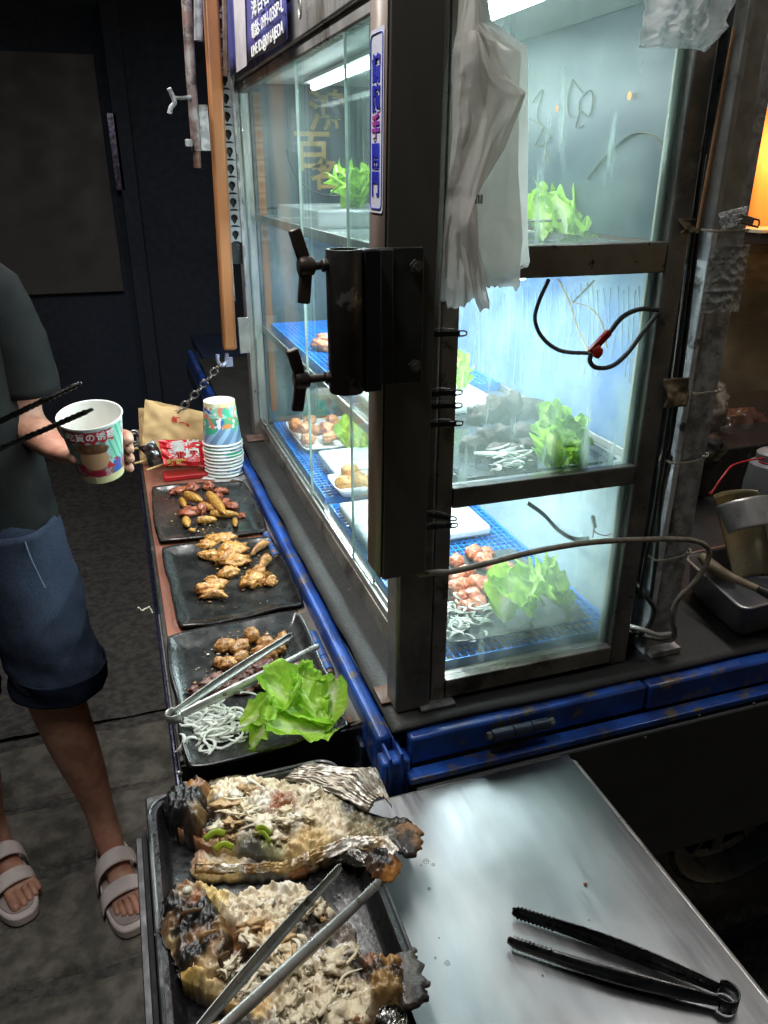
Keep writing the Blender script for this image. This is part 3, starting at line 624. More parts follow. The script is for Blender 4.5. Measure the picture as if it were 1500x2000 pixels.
# ---------------------------------------------------------------- serving shelf
ZS = -.040
shf = thing('serving_shelf', 'folded down red brown serving shelf with worn dark metal edging', 'shelf', (-.145, .7, ZS))
mb = MB(); mb.box(-.250, -.047, .050, 1.42, ZS - .016, ZS); part('board', mb, redboard, shf, bevel=.0015)
mb = MB(); mb.box(-.0465, -.030, .050, 1.42, ZS - .010, ZS + .0015); part('edge_strip', mb, pm('grey_painted_wood', (.16, .15, .125), (.11, .10, .085), rough=.6, ns=12, c3=(.34, .16, .10), ns3=26, thr3=(.57, .62), bump=.3), shf, bevel=.001)
mb = MB(); mb.tube([(-.0275, 1.42, ZS + .002), (-.0275, .060, ZS + .002), (-.0315, .046, ZS + .002), (-.046, .044, ZS)], .0022, 8); part('edge_rod', mb, rust, shf)
mb = MB(); mb.box(-.2565, -.2505, .046, 1.42, ZS - .034, ZS + .0015); part('outer_lip', mb, blackm, shf, bevel=.0012)
mb = MB(); mb.box(-.2640, -.2580, .020, 1.42, ZS - .05, ZS - .010); part('outer_rail', mb, pm('indigo_rail', (.018, .018, .045), (.012, .012, .03), rough=.25, metal=.3), shf, bevel=.002)
mb = MB(); mb.tube([(-.2578, .16 + k * .05, ZS - .006) for k in range(6)], .0012, 8); part('reflection_trim', mb, steel, shf)  # thin steel trim added to imitate a bright reflected strip
mb = MB(); mb.box(-.2565, -.030, .0425, .0485, ZS - .060, ZS - .004); part('front_lip', mb, blackm, shf, bevel=.0015)
for y in (.35, .85, 1.3): mb = MB(); mb.bar((-.25, y, ZS - .03), (-.04, y, ZS - .03), .02, .02); part('cross_brace', mb, blackm, shf, bevel=.001)
mb = MB(); q = at(325, 1492, y=.04); mb.blob((-.2585, .0405, ZS - .012), (.0045, .003, .0045), n=2, amp=0); part('bolt', mb, steel, shf)
mb = MB(); q = at(296, 1192, x=-.266); mb.tube([q, q + Vector((-.006, 0, .004)), q + Vector((-.012, -.002, .003)), q + Vector((-.016, -.004, .010))], .0013, 6, sub=4); mb.tube([q + Vector((0, 0, -.004)), q + Vector((-.003, 0, .006))], .0018, 6); solo('string_knot', mb, tiem, 'short frayed white string tied on the outer shelf rail', 'string')

def plate(corners, name, label, z=-.030, rim=.010, m=platem, group=None, loc_z=None, wav=.0035, seed=0):
    C4 = [at(*p, z=z) for p in corners]; mb = MB()
    def f(u, v):
        a = 2 * u - 1; b = 2 * v - 1; k = .045 * (abs(a) * abs(b)) ** 4; a2 = a * (1 - k); b2 = b * (1 - k)
        U = (a2 + 1) / 2; V = (b2 + 1) / 2; p = (C4[0] * (1 - U) + C4[1] * U) * (1 - V) + (C4[3] * (1 - U) + C4[2] * U) * V
        e = max(abs(a), abs(b)); h = rim * max(0, (e - .72) / .28) ** 2
        w = wav * max(0, (e - .7) / .3) * nz((U * 3, V * 3, 0), 1.4, seed + 1) * 2
        return (p.x + w * a * .6, p.y + w * b * .6, p.z - rim + h + w * .55 + .0008 * nz((U * 6, V * 6, 0), 1, seed))
    mb.grid(f, 44, 56); 
    return solo(name, mb, m, label, 'plate', group=group, solid=.0036, angle=0)
plate([(293, 950), (477, 938), (527, 1036), (308, 1060)], 'black_plate', 'black rectangular plate with baby corn and sausage, farthest on the shelf', seed=1)
plate([(313, 1068), (532, 1046), (600, 1180), (350, 1229)], 'black_plate', 'black rectangular plate with golden tofu pieces, middle of the shelf', seed=2)
plate([(322, 1241), (583, 1190), (690, 1420), (365, 1508)], 'black_plate', 'black rectangular plate with meat, onion and lettuce, nearest on the shelf', seed=3)
ZP = -.037

def lin(*c): return tuple(c)
def fcol(base, dark, seed, k=.9):
    def g(q, kk):
        t = .5 + 1.1 * nz(q, 2.6, seed) + .5 * nz(q, 7, seed); t = min(1, max(0, t)) * k
        return tuple(base[i] * (1 - t) + dark[i] * t for i in range(3))
    return g
PIECES = {
 'glazed_sausage': ['long dark red glazed sausage piece at the far left of the farthest plate', 'glazed sausage piece touching the far left one, just right of it', 'upright glazed sausage knob at the middle back of the farthest plate', 'glazed sausage piece at the back right of the farthest plate', 'glazed sausage piece between the back right one and the big corn cob', 'bumpy glazed sausage piece right of the big corn cob', 'wide glazed sausage piece at the left front among the corn', 'smallest glazed sausage bit at the right end of the corn', 'glazed sausage piece tucked above the big corn cob', 'glazed sausage piece in the centre between crossing corn cobs'],
 'fried_tofu': ['golden tofu piece at the very back of the middle plate', 'tofu piece at the back left of the middle plate', 'pointed tofu piece leaning out at the left of the pile', 'large tofu piece in the heart of the pile on the middle plate', 'broad tofu piece on top of the pile centre', 'tofu piece with a sharp right corner in the middle of the plate', 'narrow tofu piece at the front tip of the central pile', 'square tofu piece alone at the front left of the middle plate', 'flat tofu piece lying under the front left square one', 'tofu piece at the right front of the middle plate', 'tofu piece stacked on the right front one', 'smallest tofu corner at the right edge of the middle plate'],
 'grilled_intestine': ['long grilled meat roll farthest left in the back row', 'grilled meat roll second from the left in the back row', 'grilled meat roll sticking up highest at the back of the nearest plate', 'small grilled roll between the long left roll and the centre', 'grilled roll under the upper tongs arm tip', 'slim grilled roll leaning right under the upper tongs arm', 'grilled roll at the far right end of the meat rolls', 'tiny burnt end piece at the left of the front row of rolls', 'long grilled roll in the front row on the left', 'grilled roll in the middle of the front row', 'grilled roll just left of the upper tongs arm', 'big round grilled roll between the two tongs arms', 'grilled roll half hidden behind the big round one', 'small grilled roll beside the tongs tip', 'grilled roll nearest the beef slices'],
 'grilled_beef': ['tiny beef bit at the far left end of the nearest plate', 'beef slice second from the left beside the tongs arm', 'beef slice in front of the left tongs arm', 'beef slice behind the left end of the tongs', 'long beef slice at the middle left between the tongs arms', 'beef slice just below the meat rolls', 'thin beef slice in front of the middle left one', 'beef slice at the centre of the nearest plate', 'wide beef slice under the lower tongs arm', 'widest beef slice at the back right of the nearest plate', 'large beef slice right behind the lettuce', 'beef slice leaning at the right edge of the nearest plate', 'beef slice lying on top near the right edge', 'beef slice between the lower tongs arm and the lettuce', 'small beef slice closest to the onion', 'raised beef slice on top of the middle ones']}
PN = {}
def piece(name, px, py, z, r, base, dark, label, cat, group, seed, rot=(0, 0, 0), amp=.28, fr=2.0, lift=.5, n=3):
    if name in PIECES: i_ = PN.get(name, 0); PN[name] = i_ + 1; label = PIECES[name][i_]
    q = at(px, py, z=z); mb = MB(); r = Vector(r)
    mb.blob((q.x, q.y, z + r.z * lift), r, n=n, amp=amp, fr=fr, seed=seed, rot=rot, amp2=.13, fr2=5.5, cf=fcol(base, dark, seed))
    return solo(name, mb, foodm, label, cat, group=group, angle=0)
# farthest plate: baby corn and glazed meat
def corn(a, b, z, r, seed):
    a = at(*a, z=z); b = at(*b, z=z); mb = MB(); d = b - a; L_ = d.length; n = 26; u = Vector((-d.y, d.x, 0)).normalized(); vs = []
    M = Matrix.Translation(a + Vector((0, 0, r * .7))) @ Vector((0, 0, 1)).rotation_difference(d.normalized()).to_matrix().to_4x4()
    def cf(an, zz, rr): t = .5 + .5 * nz((an * 2, zz * 90, seed), 1.5); k = .8 + .2 * math.sin(an * 12) * math.sin(zz * 2 * math.pi / .0032); return (.62 * k * (1 - .25 * t), .36 * k * (1 - .45 * t), .05 * k)
    prof = []
    for i in range(n + 1):
        t = i / n; rr = r * (math.sin(math.pi * min(1, .12 + t * .9)) ** .45) * (1 + .05 * math.sin(t * 60)); prof.append((rr if 0 < i < n else .0006, t * L_))
    mb.lathe(prof, M, 26, cf); 
    for v in mb.v: v += Vector((nz(v, 60, seed), nz(v, 60, seed + 3), 0)) * .0012
    lb = ['biggest baby corn cob lying diagonally across the pile', 'baby corn cob left of the biggest one, at the same slant', 'baby corn cob lying level at the right of the pile', 'short level baby corn cob at the middle front', 'baby corn cob at the back left under the sausage', 'small corn tip at the right front corner of the pile', 'short baby corn stub at the left front of the plate', 'thin baby corn piece standing at the left side', 'tiniest corn crumb alone in front of the pile'][seed]
    return solo('baby_corn', mb, foodm, lb, 'baby corn', group='baby corn cobs on the farthest plate', angle=0)
for k, (a, b, r) in enumerate((((408, 970), (440, 1010), .0105), ((392, 990), (425, 1003), .0085), ((410, 1008), (468, 1010), .0085), ((385, 1022), (424, 1020), .009), ((362, 970), (396, 985), .0095), ((459, 1018), (460, 1032), .006), ((362, 1018), (368, 1034), .0085), ((355, 978), (362, 996), .007), ((370, 1038), (382, 1040), .0045))):
    corn(a, b, ZP + (.008 if k in (0, 4) else 0), r, k)
for k, (px, py, rx, ry, rz, rot) in enumerate(((350, 962, .020, .012, .009, .3), (376, 957, .017, .011, .010, .1), (408, 955, .012, .013, .012, 0), (432, 962, .016, .009, .008, -.2), (425, 975, .014, .011, .009, .5), (452, 992, .017, .010, .008, -.6), (372, 1003, .022, .016, .010, .2), (472, 1010, .008, .006, .006, 0), (440, 985, .013, .01, .008, .8), (395, 1000, .014, .009, .012, .8))):
    piece('glazed_sausage', px, py, ZP, (rx, ry, rz), (.42, .12, .05), (.16, .035, .022), 'dark red glazed sausage piece on the farthest black plate', 'sausage piece', 'glazed sausage pieces on the farthest plate', 30 + k, rot=(0, 0, rot), amp=.35)
for k, (px, py, rx, ry, rz, rot) in enumerate(((430, 1058, .030, .018, .010, .1), (403, 1068, .018, .012, .008, 0), (408, 1088, .019, .014, .008, -.4), (455, 1078, .026, .024, .012, .3), (440, 1096, .022, .02, .012, .2), (462, 1100, .026, .016, .009, -.2), (446, 1124, .020, .010, .010, .1), (412, 1152, .024, .014, .011, 0), (410, 1162, .020, .012, .008, .1), (495, 1138, .022, .020, .011, .5), (504, 1128, .016, .012, .014, .2), (528, 1140, .012, .010, .006, .3))):
    piece('fried_tofu', px, py, ZP, (rx, ry, rz), (.66, .36, .10), (.40, .16, .035), 'golden brown fried tofu piece on the middle black plate', 'tofu piece', 'fried tofu pieces on the middle plate', 60 + k, rot=(0, 0, rot), amp=.42, fr=2.4)
for k, (a, b, r) in enumerate((((490, 1088), (530, 1065), .0075), ((508, 1118), (530, 1098), .011), ((396, 1172), (445, 1172), .0075), ((398, 1136), (432, 1139), .0042), ((520, 1145), (540, 1135), .006))):
    a = at(*a, z=ZP); b = at(*b, z=ZP); mb = MB(); mb.col = (.66, .37, .12); m_ = a.lerp(b, .5) + Vector((0, .006, .004)); up_ = Vector((0, 0, r * .6))
    mb.tube([a + up_, m_ + up_, b + up_], [r * .5, r, r * 1.05, r * .4], 12, sub=8, flat=(1, .6), nrm=(0, 0, 1))
    mb.c = [(.66 - .25 * abs(nz(v, 90, k)), .36 - .2 * abs(nz(v, 90, k)), .11) for v in mb.v]
    for v in mb.v: v += Vector((0, 0, .003 * nz(v, 120, k)))
    solo('mushroom_strip', mb, foodm, ['thin curved mushroom strip at the back right of the middle plate', 'thick mushroom strip standing right of the tofu pile', 'pale mushroom strip in front of the square tofu piece', 'slim mushroom strip behind the square tofu piece', 'short mushroom strip at the right edge beside the stacked tofu'][k], 'mushroom strip', group='mushroom strips on the middle plate', angle=0)
for k, (px, py, rx, ry, rz, rot) in enumerate(((440, 1268, .017, .011, .011, .1), (472, 1268, .012, .011, .011, 0), (492, 1250, .012, .012, .014, .3), (462, 1272, .010, .012, .010, .2), (520, 1262, .014, .010, .010, -.5), (538, 1272, .015, .010, .010, -.6), (553, 1255, .009, .013, .011, 0), (428, 1298, .009, .008, .008, .2), (445, 1302, .014, .011, .010, .1), (470, 1290, .013, .009, .010, .5), (497, 1303, .012, .011, .010, .1), (522, 1288, .014, .013, .013, .3), (508, 1278, .012, .010, .009, 0), (545, 1262, .010, .009, .009, .6), (482, 1310, .012, .01, .008, 0))):
    piece('grilled_intestine', px, py, ZP, (rx, ry, rz), (.58, .32, .10), (.24, .09, .03), 'plump grilled golden brown meat roll on the nearest black plate', 'meat roll', 'grilled meat rolls on the nearest plate', 90 + k, rot=(0, 0, rot), amp=.22, fr=2.8)
for k, (px, py, rx, ry, rz, rot) in enumerate(((385, 1352, .012, .008, .006, 0), (410, 1340, .018, .010, .008, .5), (430, 1352, .016, .010, .008, .2), (425, 1330, .015, .009, .008, .4), (465, 1332, .020, .010, .009, .2), (490, 1318, .016, .010, .009, .1), (455, 1345, .018, .009, .008, .1), (520, 1310, .020, .012, .010, .3), (530, 1335, .022, .012, .010, .1), (565, 1312, .026, .012, .010, .2), (555, 1338, .028, .014, .010, .15), (595, 1318, .020, .012, .010, -.3), (575, 1330, .020, .011, .012, .1), (505, 1338, .016, .010, .009, .2), (475, 1350, .014, .009, .007, 0), (540, 1322, .016, .010, .013, 0))):
    piece('grilled_beef', px, py, ZP, (rx, ry, rz), (.26, .12, .10), (.11, .045, .035), 'sliced pink brown grilled beef piece on the nearest black plate', 'beef slice', 'grilled beef slices on the nearest plate', 120 + k, rot=(.1, .2, rot), amp=.35, fr=2.6)

def leaf(mb, base, tip, width, up=(0, 0, 1), ruff=.012, curl=.01, cup=.3, seed=0, rib=.5, fr=15, nu=34, nv=44, arch=.3):
    base = Vector(base); tip = Vector(tip); d = tip - base; L_ = d.length; dn = d.normalized(); U = Vector(up); s = dn.cross(U).normalized(); U = s.cross(dn)
    def f(u, v):
        a = 2 * u - 1; w = width * (.16 + .84 * math.sin(math.pi * min(1, .08 + .78 * v)) ** .8) * (1 if v < .9 else max(.25, 1 - (v - .9) * 6)); e = abs(a) ** 2.2; tipe = max(0, (v - .6) / .4) ** 2; ee = max(e, tipe)
        ph = v * fr + a * 3 + seed * 2
        r1 = ruff * ee * (math.sin(ph) + .6 * math.sin(ph * 2.3 + seed + a * 6) + .8 * nz((v * 9, a * 4, seed), 1.3)); r2 = ruff * .7 * ee * math.cos(ph * 1.37 + 1 + a * 4)
        return base + dn * (L_ * v + r2 * .8) + s * (w * a + r2 * (1 if a > 0 else -1)) + U * (cup * width * a * a * 1.2 + arch * L_ * math.sin(math.pi * v) * .5 + curl * v * v * 4 + r1 + .0015 * nz((u * 9, v * 9, seed), 1.5) + .0022 * (abs(a) < .12) * -1)
    def c(u, v):
        a = abs(2 * u - 1); ve = .5 + .5 * math.cos((v * 14 + a * 6)); t = max(0, min(1, (1 - a * 2.6) * (1.25 - v * 1.2) * rib * 2 + .22 * ve * (1 - a) * (1 - v * .5))); e = max(a ** 3, max(0, (v - .6) / .4) ** 2)
        g = (.52 - .16 * e, .76 - .14 * e, .10 - .03 * e); p = (.85, .92, .60); return tuple(g[i] * (1 - t) + p[i] * t for i in range(3))
    mb.grid(f, nu, nv, c)
def lettuce(name, label, leaves, z, group=None):
    t = None; mb0 = None; allp = []
    for (b, tp, w, kw) in leaves:
        mb = MB()
        if not isinstance(b, Vector): b = at(*b[:2], z=z + (b[2] if len(b) > 2 else 0)); tp = at(*tp[:2], z=z + (tp[2] if len(tp) > 2 else 0))
        leaf(mb, b, tp, w, **kw); allp.append(mb)
    lo = min((q.z for m in allp for q in m.v)); c = sum((q for m in allp for q in m.v), Vector()) / sum(len(m.v) for m in allp); c.z = lo
    t = thing(name, label, 'lettuce', c, group)
    for m in allp: part('leaf', m, leafm, t, angle=0)
    return t
lettuce('lettuce', 'large bright green lettuce leaves on the nearest black plate beside the onion', [
    ((658, 1410, .012), (510, 1372, .020), .036, dict(ruff=.0045, seed=1, cup=.32, rib=.7, arch=.08, fr=11)),
    ((654, 1422, .008), (520, 1467, .010), .036, dict(ruff=.005, seed=2, cup=.25, rib=.8, arch=.14, fr=10)),
    ((630, 1417, .016), (588, 1347, .022), .020, dict(ruff=.006, seed=3, cup=.35, rib=.2, fr=20, arch=.2)),
    ((470, 1422, .004), (600, 1384, .018), .030, dict(ruff=.005, seed=4, cup=.3, rib=.5, arch=.1, fr=12)),
    ((618, 1440, .004), (662, 1374, .010), .026, dict(ruff=.002, seed=6, cup=.35, rib=1.6, arch=.25, fr=8)),
    ((490, 1460, .002), (565, 1422, .020), .022, dict(ruff=.004, seed=7, cup=.3, rib=.5, fr=14))], ZP)
def shreds(name, label, px, py, z, rx, ry, n, seed, r=.0013, L=(.5, 1.4), kind='stuff', h=.012):
    rnd = random.Random(seed); mb = MB()
    for k in range(n):
        c = at(px + rnd.gauss(0, rx), py + rnd.gauss(0, ry), z=z); c.z = z + abs(rnd.gauss(0, h * .5)) + r; R0 = rnd.uniform(.008, .018); a0 = rnd.uniform(0, 6.28); a1 = a0 + rnd.uniform(1.2, 3.9); tx_ = rnd.uniform(-.5, .5); ty_ = rnd.uniform(-.5, .5)
        pts = []
        for j in range(9):
            a = a0 + (a1 - a0) * j / 8; x = R0 * (math.cos(a) - math.cos((a0 + a1) / 2) * .6); y = R0 * .75 * (math.sin(a) - math.sin((a0 + a1) / 2) * .6); pts.append(c + Vector((x, y, max(-(c.z - z - r), x * tx_ + y * ty_))))
        mb.tube(pts, [r * .4, r, r * 1.15, r, r * .4], 6, flat=(.6, 1.7), nrm=(0, 0, 1))
    return solo(name, mb, onionm, label, 'onion', kind=kind, angle=0)
shreds('onion_shreds', 'heap of white shredded onion on the nearest black plate', 420, 1420, ZP, 32, 20, 130, 3)

def crumbs(label, boxes, n, seed, cols):
    rnd = random.Random(seed); mb = MB()
    for k in range(n):
        bx = rnd.choice(boxes); q = at(rnd.uniform(bx[0], bx[2]), rnd.uniform(bx[1], bx[3]), z=ZP); r = rnd.choice((.0006, .0008, .0012, .0019)); c = rnd.choice(cols)
        mb.blob((q.x, q.y, ZP + r * .5 + .0005), (r * rnd.uniform(.8, 1.8), r, r * .7), n=1, amp=.4, seed=k, cf=lambda a, b, c=c: c)
    solo('food_crumbs', mb, foodm, label, 'crumbs', kind='stuff', angle=0)
CC = ((.55, .30, .10), (.20, .08, .03), (.70, .60, .40), (.06, .03, .02))
crumbs('scattered crumbs and drips on the farthest black plate', [(335, 965, 480, 1045), (370, 1020, 470, 1045)], 60, 2, CC)
crumbs('scattered crumbs and drips on the middle black plate', [(390, 1100, 540, 1180), (430, 1060, 560, 1110), (400, 1120, 480, 1190)], 90, 3, CC)
crumbs('scattered crumbs and salt grains on the nearest black plate', [(400, 1235, 570, 1310), (380, 1300, 460, 1350), (430, 1215, 540, 1250)], 150, 4, CC + ((.8, .78, .7),))
# ---------------------------------------------------------------- tongs
def tongs(label, tip1, tip2, piv, N, w=.013, m=tongm, loop=.011, bow=.006, teeth=True, tl=.16, group=None):
    tip1, tip2, piv, N = Vector(tip1), Vector(tip2), Vector(piv), Vector(N).normalized()
    t = thing('tongs', label, 'tongs', piv, group)
    ax = ((tip1 + tip2) / 2 - piv).normalized(); N = (N - ax * ax.dot(N)).normalized(); sd = N.cross(ax)
    if (tip1 - piv).dot(sd) < 0: sd = -sd
    def strip(pts, outs, prof, teethy):
        mb = MB(); n = len(pts); K = 9; vs = []
        for i, p in enumerate(pts):
            tt = i / (n - 1); ww = prof(tt); d = (pts[min(i + 1, n - 1)] - pts[max(0, i - 1)]).normalized(); o = outs[i]; o = (o - d * o.dot(d)).normalized()
            for k in range(K):
                a = -1 + 2 * k / (K - 1); e = 1
                if teethy and tt < tl and abs(a) == 1: e = 1 + (.22 if int(tt * n) % 2 else -.10)
                vs.append(p + N * (a * ww / 2 * e) - o * (ww * .30 * a * a - ww * .30))
        fs = [(i * K + k, i * K + k + 1, (i + 1) * K + k + 1, (i + 1) * K + k) for i in range(n - 1) for k in range(K - 1)]
        mb._add(vs, fs); return mb
    for tip, sg in ((tip1, 1), (tip2, -1)):
        st = piv + ax * loop * 1.5 + sd * sg * loop * .55; pts = []; n = 100
        for i in range(n): u = i / (n - 1); pts.append(tip.lerp(st, u) + sd * sg * bow * math.sin(math.pi * u))
        prof = lambda u: w * (.80 + .05 * math.sin(u * 3)) * (.5 + .5 * min(1, u / .03)) if u < .18 else w * (.82 + .25 * math.sin(math.pi * min(1, (u - .18) / .75)) - .12 * max(0, u - .9) * 10)
        part('arm', strip(pts, [sd * sg] * n, prof, teeth), m, t, solid=.0011, angle=60)
    pts = []; outs = []
    for i in range(25):
        a = R(-55) + R(290) * 0 ; th = math.pi * (.5 - .18) + (2 * math.pi - 2 * math.pi * (.5 - .18)) * i / 24; pts.append(piv + ax * (loop * math.cos(th) + loop * .9) * 1.0 + sd * loop * math.sin(th)); outs.append(ax * math.cos(th) + sd * math.sin(th))
    mb = MB(); vs = []
    for p, o in zip(pts, outs):
        for k in range(3): vs.append(p + N * (w * .42 * (k - 1)))
    mb._add(vs, [(i * 3 + k, i * 3 + k + 1, i * 3 + k + 4, i * 3 + k + 3) for i in range(24) for k in range(2)]); part('spring_loop', mb, m, t, solid=.0012)
    return t
zt = .002
tongs('steel tongs lying across the nearest black plate over the meat', at(572, 1240, z=zt - .01), at(622, 1262, z=zt), at(328, 1404, z=-.012), (0, .1, 1), w=.0135, loop=.0095, bow=.003)
# ---------------------------------------------------------------- steel table with dark tongs
ZT = -.060
tb = thing('steel_table', 'brushed stainless steel side table with scratches in front of the truck', 'table', (.06, -.4, -.85))
stm = bpy.data.materials.new('brushed_table_steel'); stm.use_nodes = True; t_ = stm.node_tree; N_ = t_.nodes.new; L_ = t_.links.new; b_ = t_.nodes['Principled BSDF']
tc = N_('ShaderNodeTexCoord'); b_.inputs['Metallic'].default_value = 1; b_.inputs['Anisotropic'].default_value = .55; b_.inputs['Anisotropic Rotation'].default_value = .0
def nn(scale, st, det=6, rot=0):
    mp = N_('ShaderNodeMapping'); mp.inputs['Scale'].default_value = st; mp.inputs['Rotation'].default_value = (0, 0, rot); L_(tc.outputs['Object'], mp.inputs[0]); n = N_('ShaderNodeTexNoise'); n.inputs['Scale'].default_value = scale; n.inputs['Detail'].default_value = det; L_(mp.outputs[0], n.inputs[0]); return n.outputs[0]
def mrn(i, a, b, c, d): m = N_('ShaderNodeMapRange'); m.inputs[1].default_value = a; m.inputs[2].default_value = b; m.inputs[3].default_value = c; m.inputs[4].default_value = d; L_(i, m.inputs[0]); return m.outputs[0]
def mth(op, a, b):
    m = N_('ShaderNodeMath'); m.operation = op
    for i, x in enumerate((a, b)):
        if isinstance(x, float): m.inputs[i].default_value = x
        else: L_(x, m.inputs[i])
    return m.outputs[0]
smear = nn(16, (1, .3, 1), 7); fine = nn(220, (1, .06, 1), 4); scr = nn(90, (1, .05, 1), 4, .5); blot = nn(60, (1, 1, 1), 4)
rg = mth('ADD', mrn(smear, .35, .65, .33, .39), mth('ADD', mrn(fine, .4, .6, 0, .06), mrn(scr, .62, .70, 0, .10)))
L_(rg, b_.inputs['Roughness'])
cr_ = N_('ShaderNodeValToRGB'); cr_.color_ramp.elements[0].position = .35; cr_.color_ramp.elements[0].color = (.27, .28, .29, 1); cr_.color_ramp.elements[1].position = .65; cr_.color_ramp.elements[1].color = (.38, .385, .385, 1); L_(smear, cr_.inputs[0]); L_(cr_.outputs[0], b_.inputs['Base Color'])
bp_ = N_('ShaderNodeBump'); bp_.inputs['Strength'].default_value = .16; bp_.inputs['Distance'].default_value = .002
dent = nn(7, (1, .6, 1), 2); L_(mth('ADD', mth('MULTIPLY', dent, .45), mth('ADD', mth('MULTIPLY', scr, .12), mth('MULTIPLY', fine, .22))), bp_.inputs['Height']); L_(bp_.outputs[0], b_.inputs['Normal'])
xt0, xt1, yt0, yt1 = -.094, .2025, -.80, -.0685
tm = MB(); tm.grid(lambda u, v: (xt0 + (xt1 - xt0) * u, yt0 + (yt1 - yt0) * v, ZT + .0006 * fbm((u * 3, v * 8, 0), 1.2, 4)), 50, 110)
part('table_top', tm, stm, tb, angle=0)
tm = MB(); tm.tube([(xt1 + .001, yt0, ZT - .0062), (xt1 + .001, yt1 - .012, ZT - .0062), (xt1 - .010, yt1 - .0005, ZT - .0062), (xt0, yt1 - .0005, ZT - .0062)], .0060, 12); part('rolled_edge', tm, steel, tb)
tm = MB(); tm.box(xt0 + .004, xt1 - .004, yt0, yt1 - .006, ZT - .012, ZT - .004); tm.box(xt0, xt1 - .001, yt0, yt1 - .004, ZT - .035, ZT - .0125); part('apron', tm, steel_dark, tb, bevel=.001)
for x, y in ((xt1 - .03, yt1 - .03), (xt0 + .03, yt1 - .03), (xt1 - .03, yt0 + .03), (xt0 + .03, yt0 + .03)):
    mb = MB(); mb.tube([(x, y, ZT - .03), (x, y, -.855)], .012, 14); part('leg', mb, steel, tb)
tongs('dark steel tongs with toothed tips lying on the bare steel table', at(1000, 1780, z=ZT + .010), at(992, 1836, z=ZT + .010), at(1440, 1955, z=ZT + .010), (0, 0, 1), w=.0185, m=tongd, loop=.0100, bow=.004, tl=.22)
piece('meat_crumb', 1143, 1727, ZT + .0008, (.0022, .0016, .001), (.30, .09, .03), (.2, .05, .02), 'tiny reddish crumb alone on the steel table', 'crumb', None, 5)
for k, (px, py) in enumerate(((858, 1832), (1083, 1475), (1150, 1797), (1060, 1905), (822, 1690), (1242, 1890))):
    piece('dark_crumb', px, py, ZT + .0006, (.0009, .0008, .0005), (.05, .035, .02), (.03, .02, .01), ['black speck beside the lower fish tail on the table', 'black speck near the far edge of the steel table', 'black speck behind the dark table tongs', 'black speck in front of the dark table tongs', 'black speck by the oil drops near the upper fish', 'black speck near the right edge of the steel table'][k], 'crumb', 'char specks on the table', 300 + k, n=1)
for k, (px, py, r) in enumerate(((832, 1681, .0035), (846, 1688, .0022), (815, 1655, .0018), (873, 1880, .0028), (850, 1870, .0013), (838, 1735, .002))):
    q = at(px, py, z=ZT + .0012); mb = MB(); mb.blob((q.x, q.y, ZT + .0004), (r, r, .0011), n=2, amp=.25)
    solo('oil_drop', mb, pm('oil_drop', (.5, .5, .48), rough=.05, alpha=.35, bump=0, rr=.01), ['largest clear oil drop right of the upper fish tail', 'oil drop just right of the largest one', 'oil drop closest to the upper fish tail fin', 'oil drop beside the lower fish tail fin', 'tiny oil drop above the lower fish tail', 'small oil drop halfway between the two fish tails'][k], 'drop', group='oil drops by the fish tray', angle=0)

# ---------------------------------------------------------------- tray, stand and grilled fish
std = thing('tray_stand', 'black painted stand under the fish tray, left of the steel table', 'stand', (-.2, -.3, -.85))
mb = MB(); mb.box(-.300, -.098, -.62, .030, -.10, -.066); part('top_frame', mb, blackm, std, bevel=.002)
mb = MB(); mb.box(-.316, -.3085, -.70, .010, -.40, -.105); part('side_panel', mb, pm('grey_side_panel', (.02, .02, .023), (.03, .03, .033), rough=.4, metal=.3), std, bevel=.001)
mb = MB(); mb.box(-.3065, -.3015, -.70, -.01, -.14, -.075); part('inner_lip', mb, pm('dark_matt_lip', (.012, .012, .014), rough=.85), std, bevel=.001)
for x, y in ((-.285, .0), (-.115, .0), (-.285, -.58), (-.115, -.58)): mb = MB(); mb.box(x - .012, x + .012, y - .012, y + .012, -.855, -.101); part('leg', mb, blackm, std, bevel=.002)
ty0, ty1, tx0, tx1 = -.318, -.040, -.2895, -.0925; ZR = -.012; ZB = -.036
ta = thing('fish_tray', 'black enamel roasting tray holding two grilled fish', 'tray', ((tx0 + tx1) / 2, (ty0 + ty1) / 2, -.06))
mb = MB(); rings = []
def rr_ring(ins, z, r): return [(x, y, z) for x, y in rrect(tx0 + ins, tx1 - ins, ty0 + ins, ty1 - ins, r, 6)]
seqs = [(-.004, ZR - .003, .022), (-.004, ZR, .022), (.003, ZR + .001, .018), (.005, ZR - .002, .017), (.010, ZB + .003, .015), (.014, ZB, .013), (.05, ZB - .0005, .006), (.075, ZB, .004)]
vs = []
for s_ in seqs: vs += [Vector(p) for p in rr_ring(*s_)]
nr = 28; mb._add(vs, [(i * nr + k, i * nr + (k + 1) % nr, (i + 1) * nr + (k + 1) % nr, (i + 1) * nr + k) for i in range(len(seqs) - 1) for k in range(nr)] + [tuple((len(seqs) - 1) * nr + k for k in range(nr))])
part('pan', mb, trayb, ta, angle=50)
mb = MB(); mb.tube(rr_ring(-.004, ZR + .0005, .022), .0022, 8, closed=True); part('rim', mb, pm('worn_tray_rim', (.05, .05, .052), (.16, .16, .16), rough=.35, metal=.5, ns=30, thr=(.5, .62)), ta)

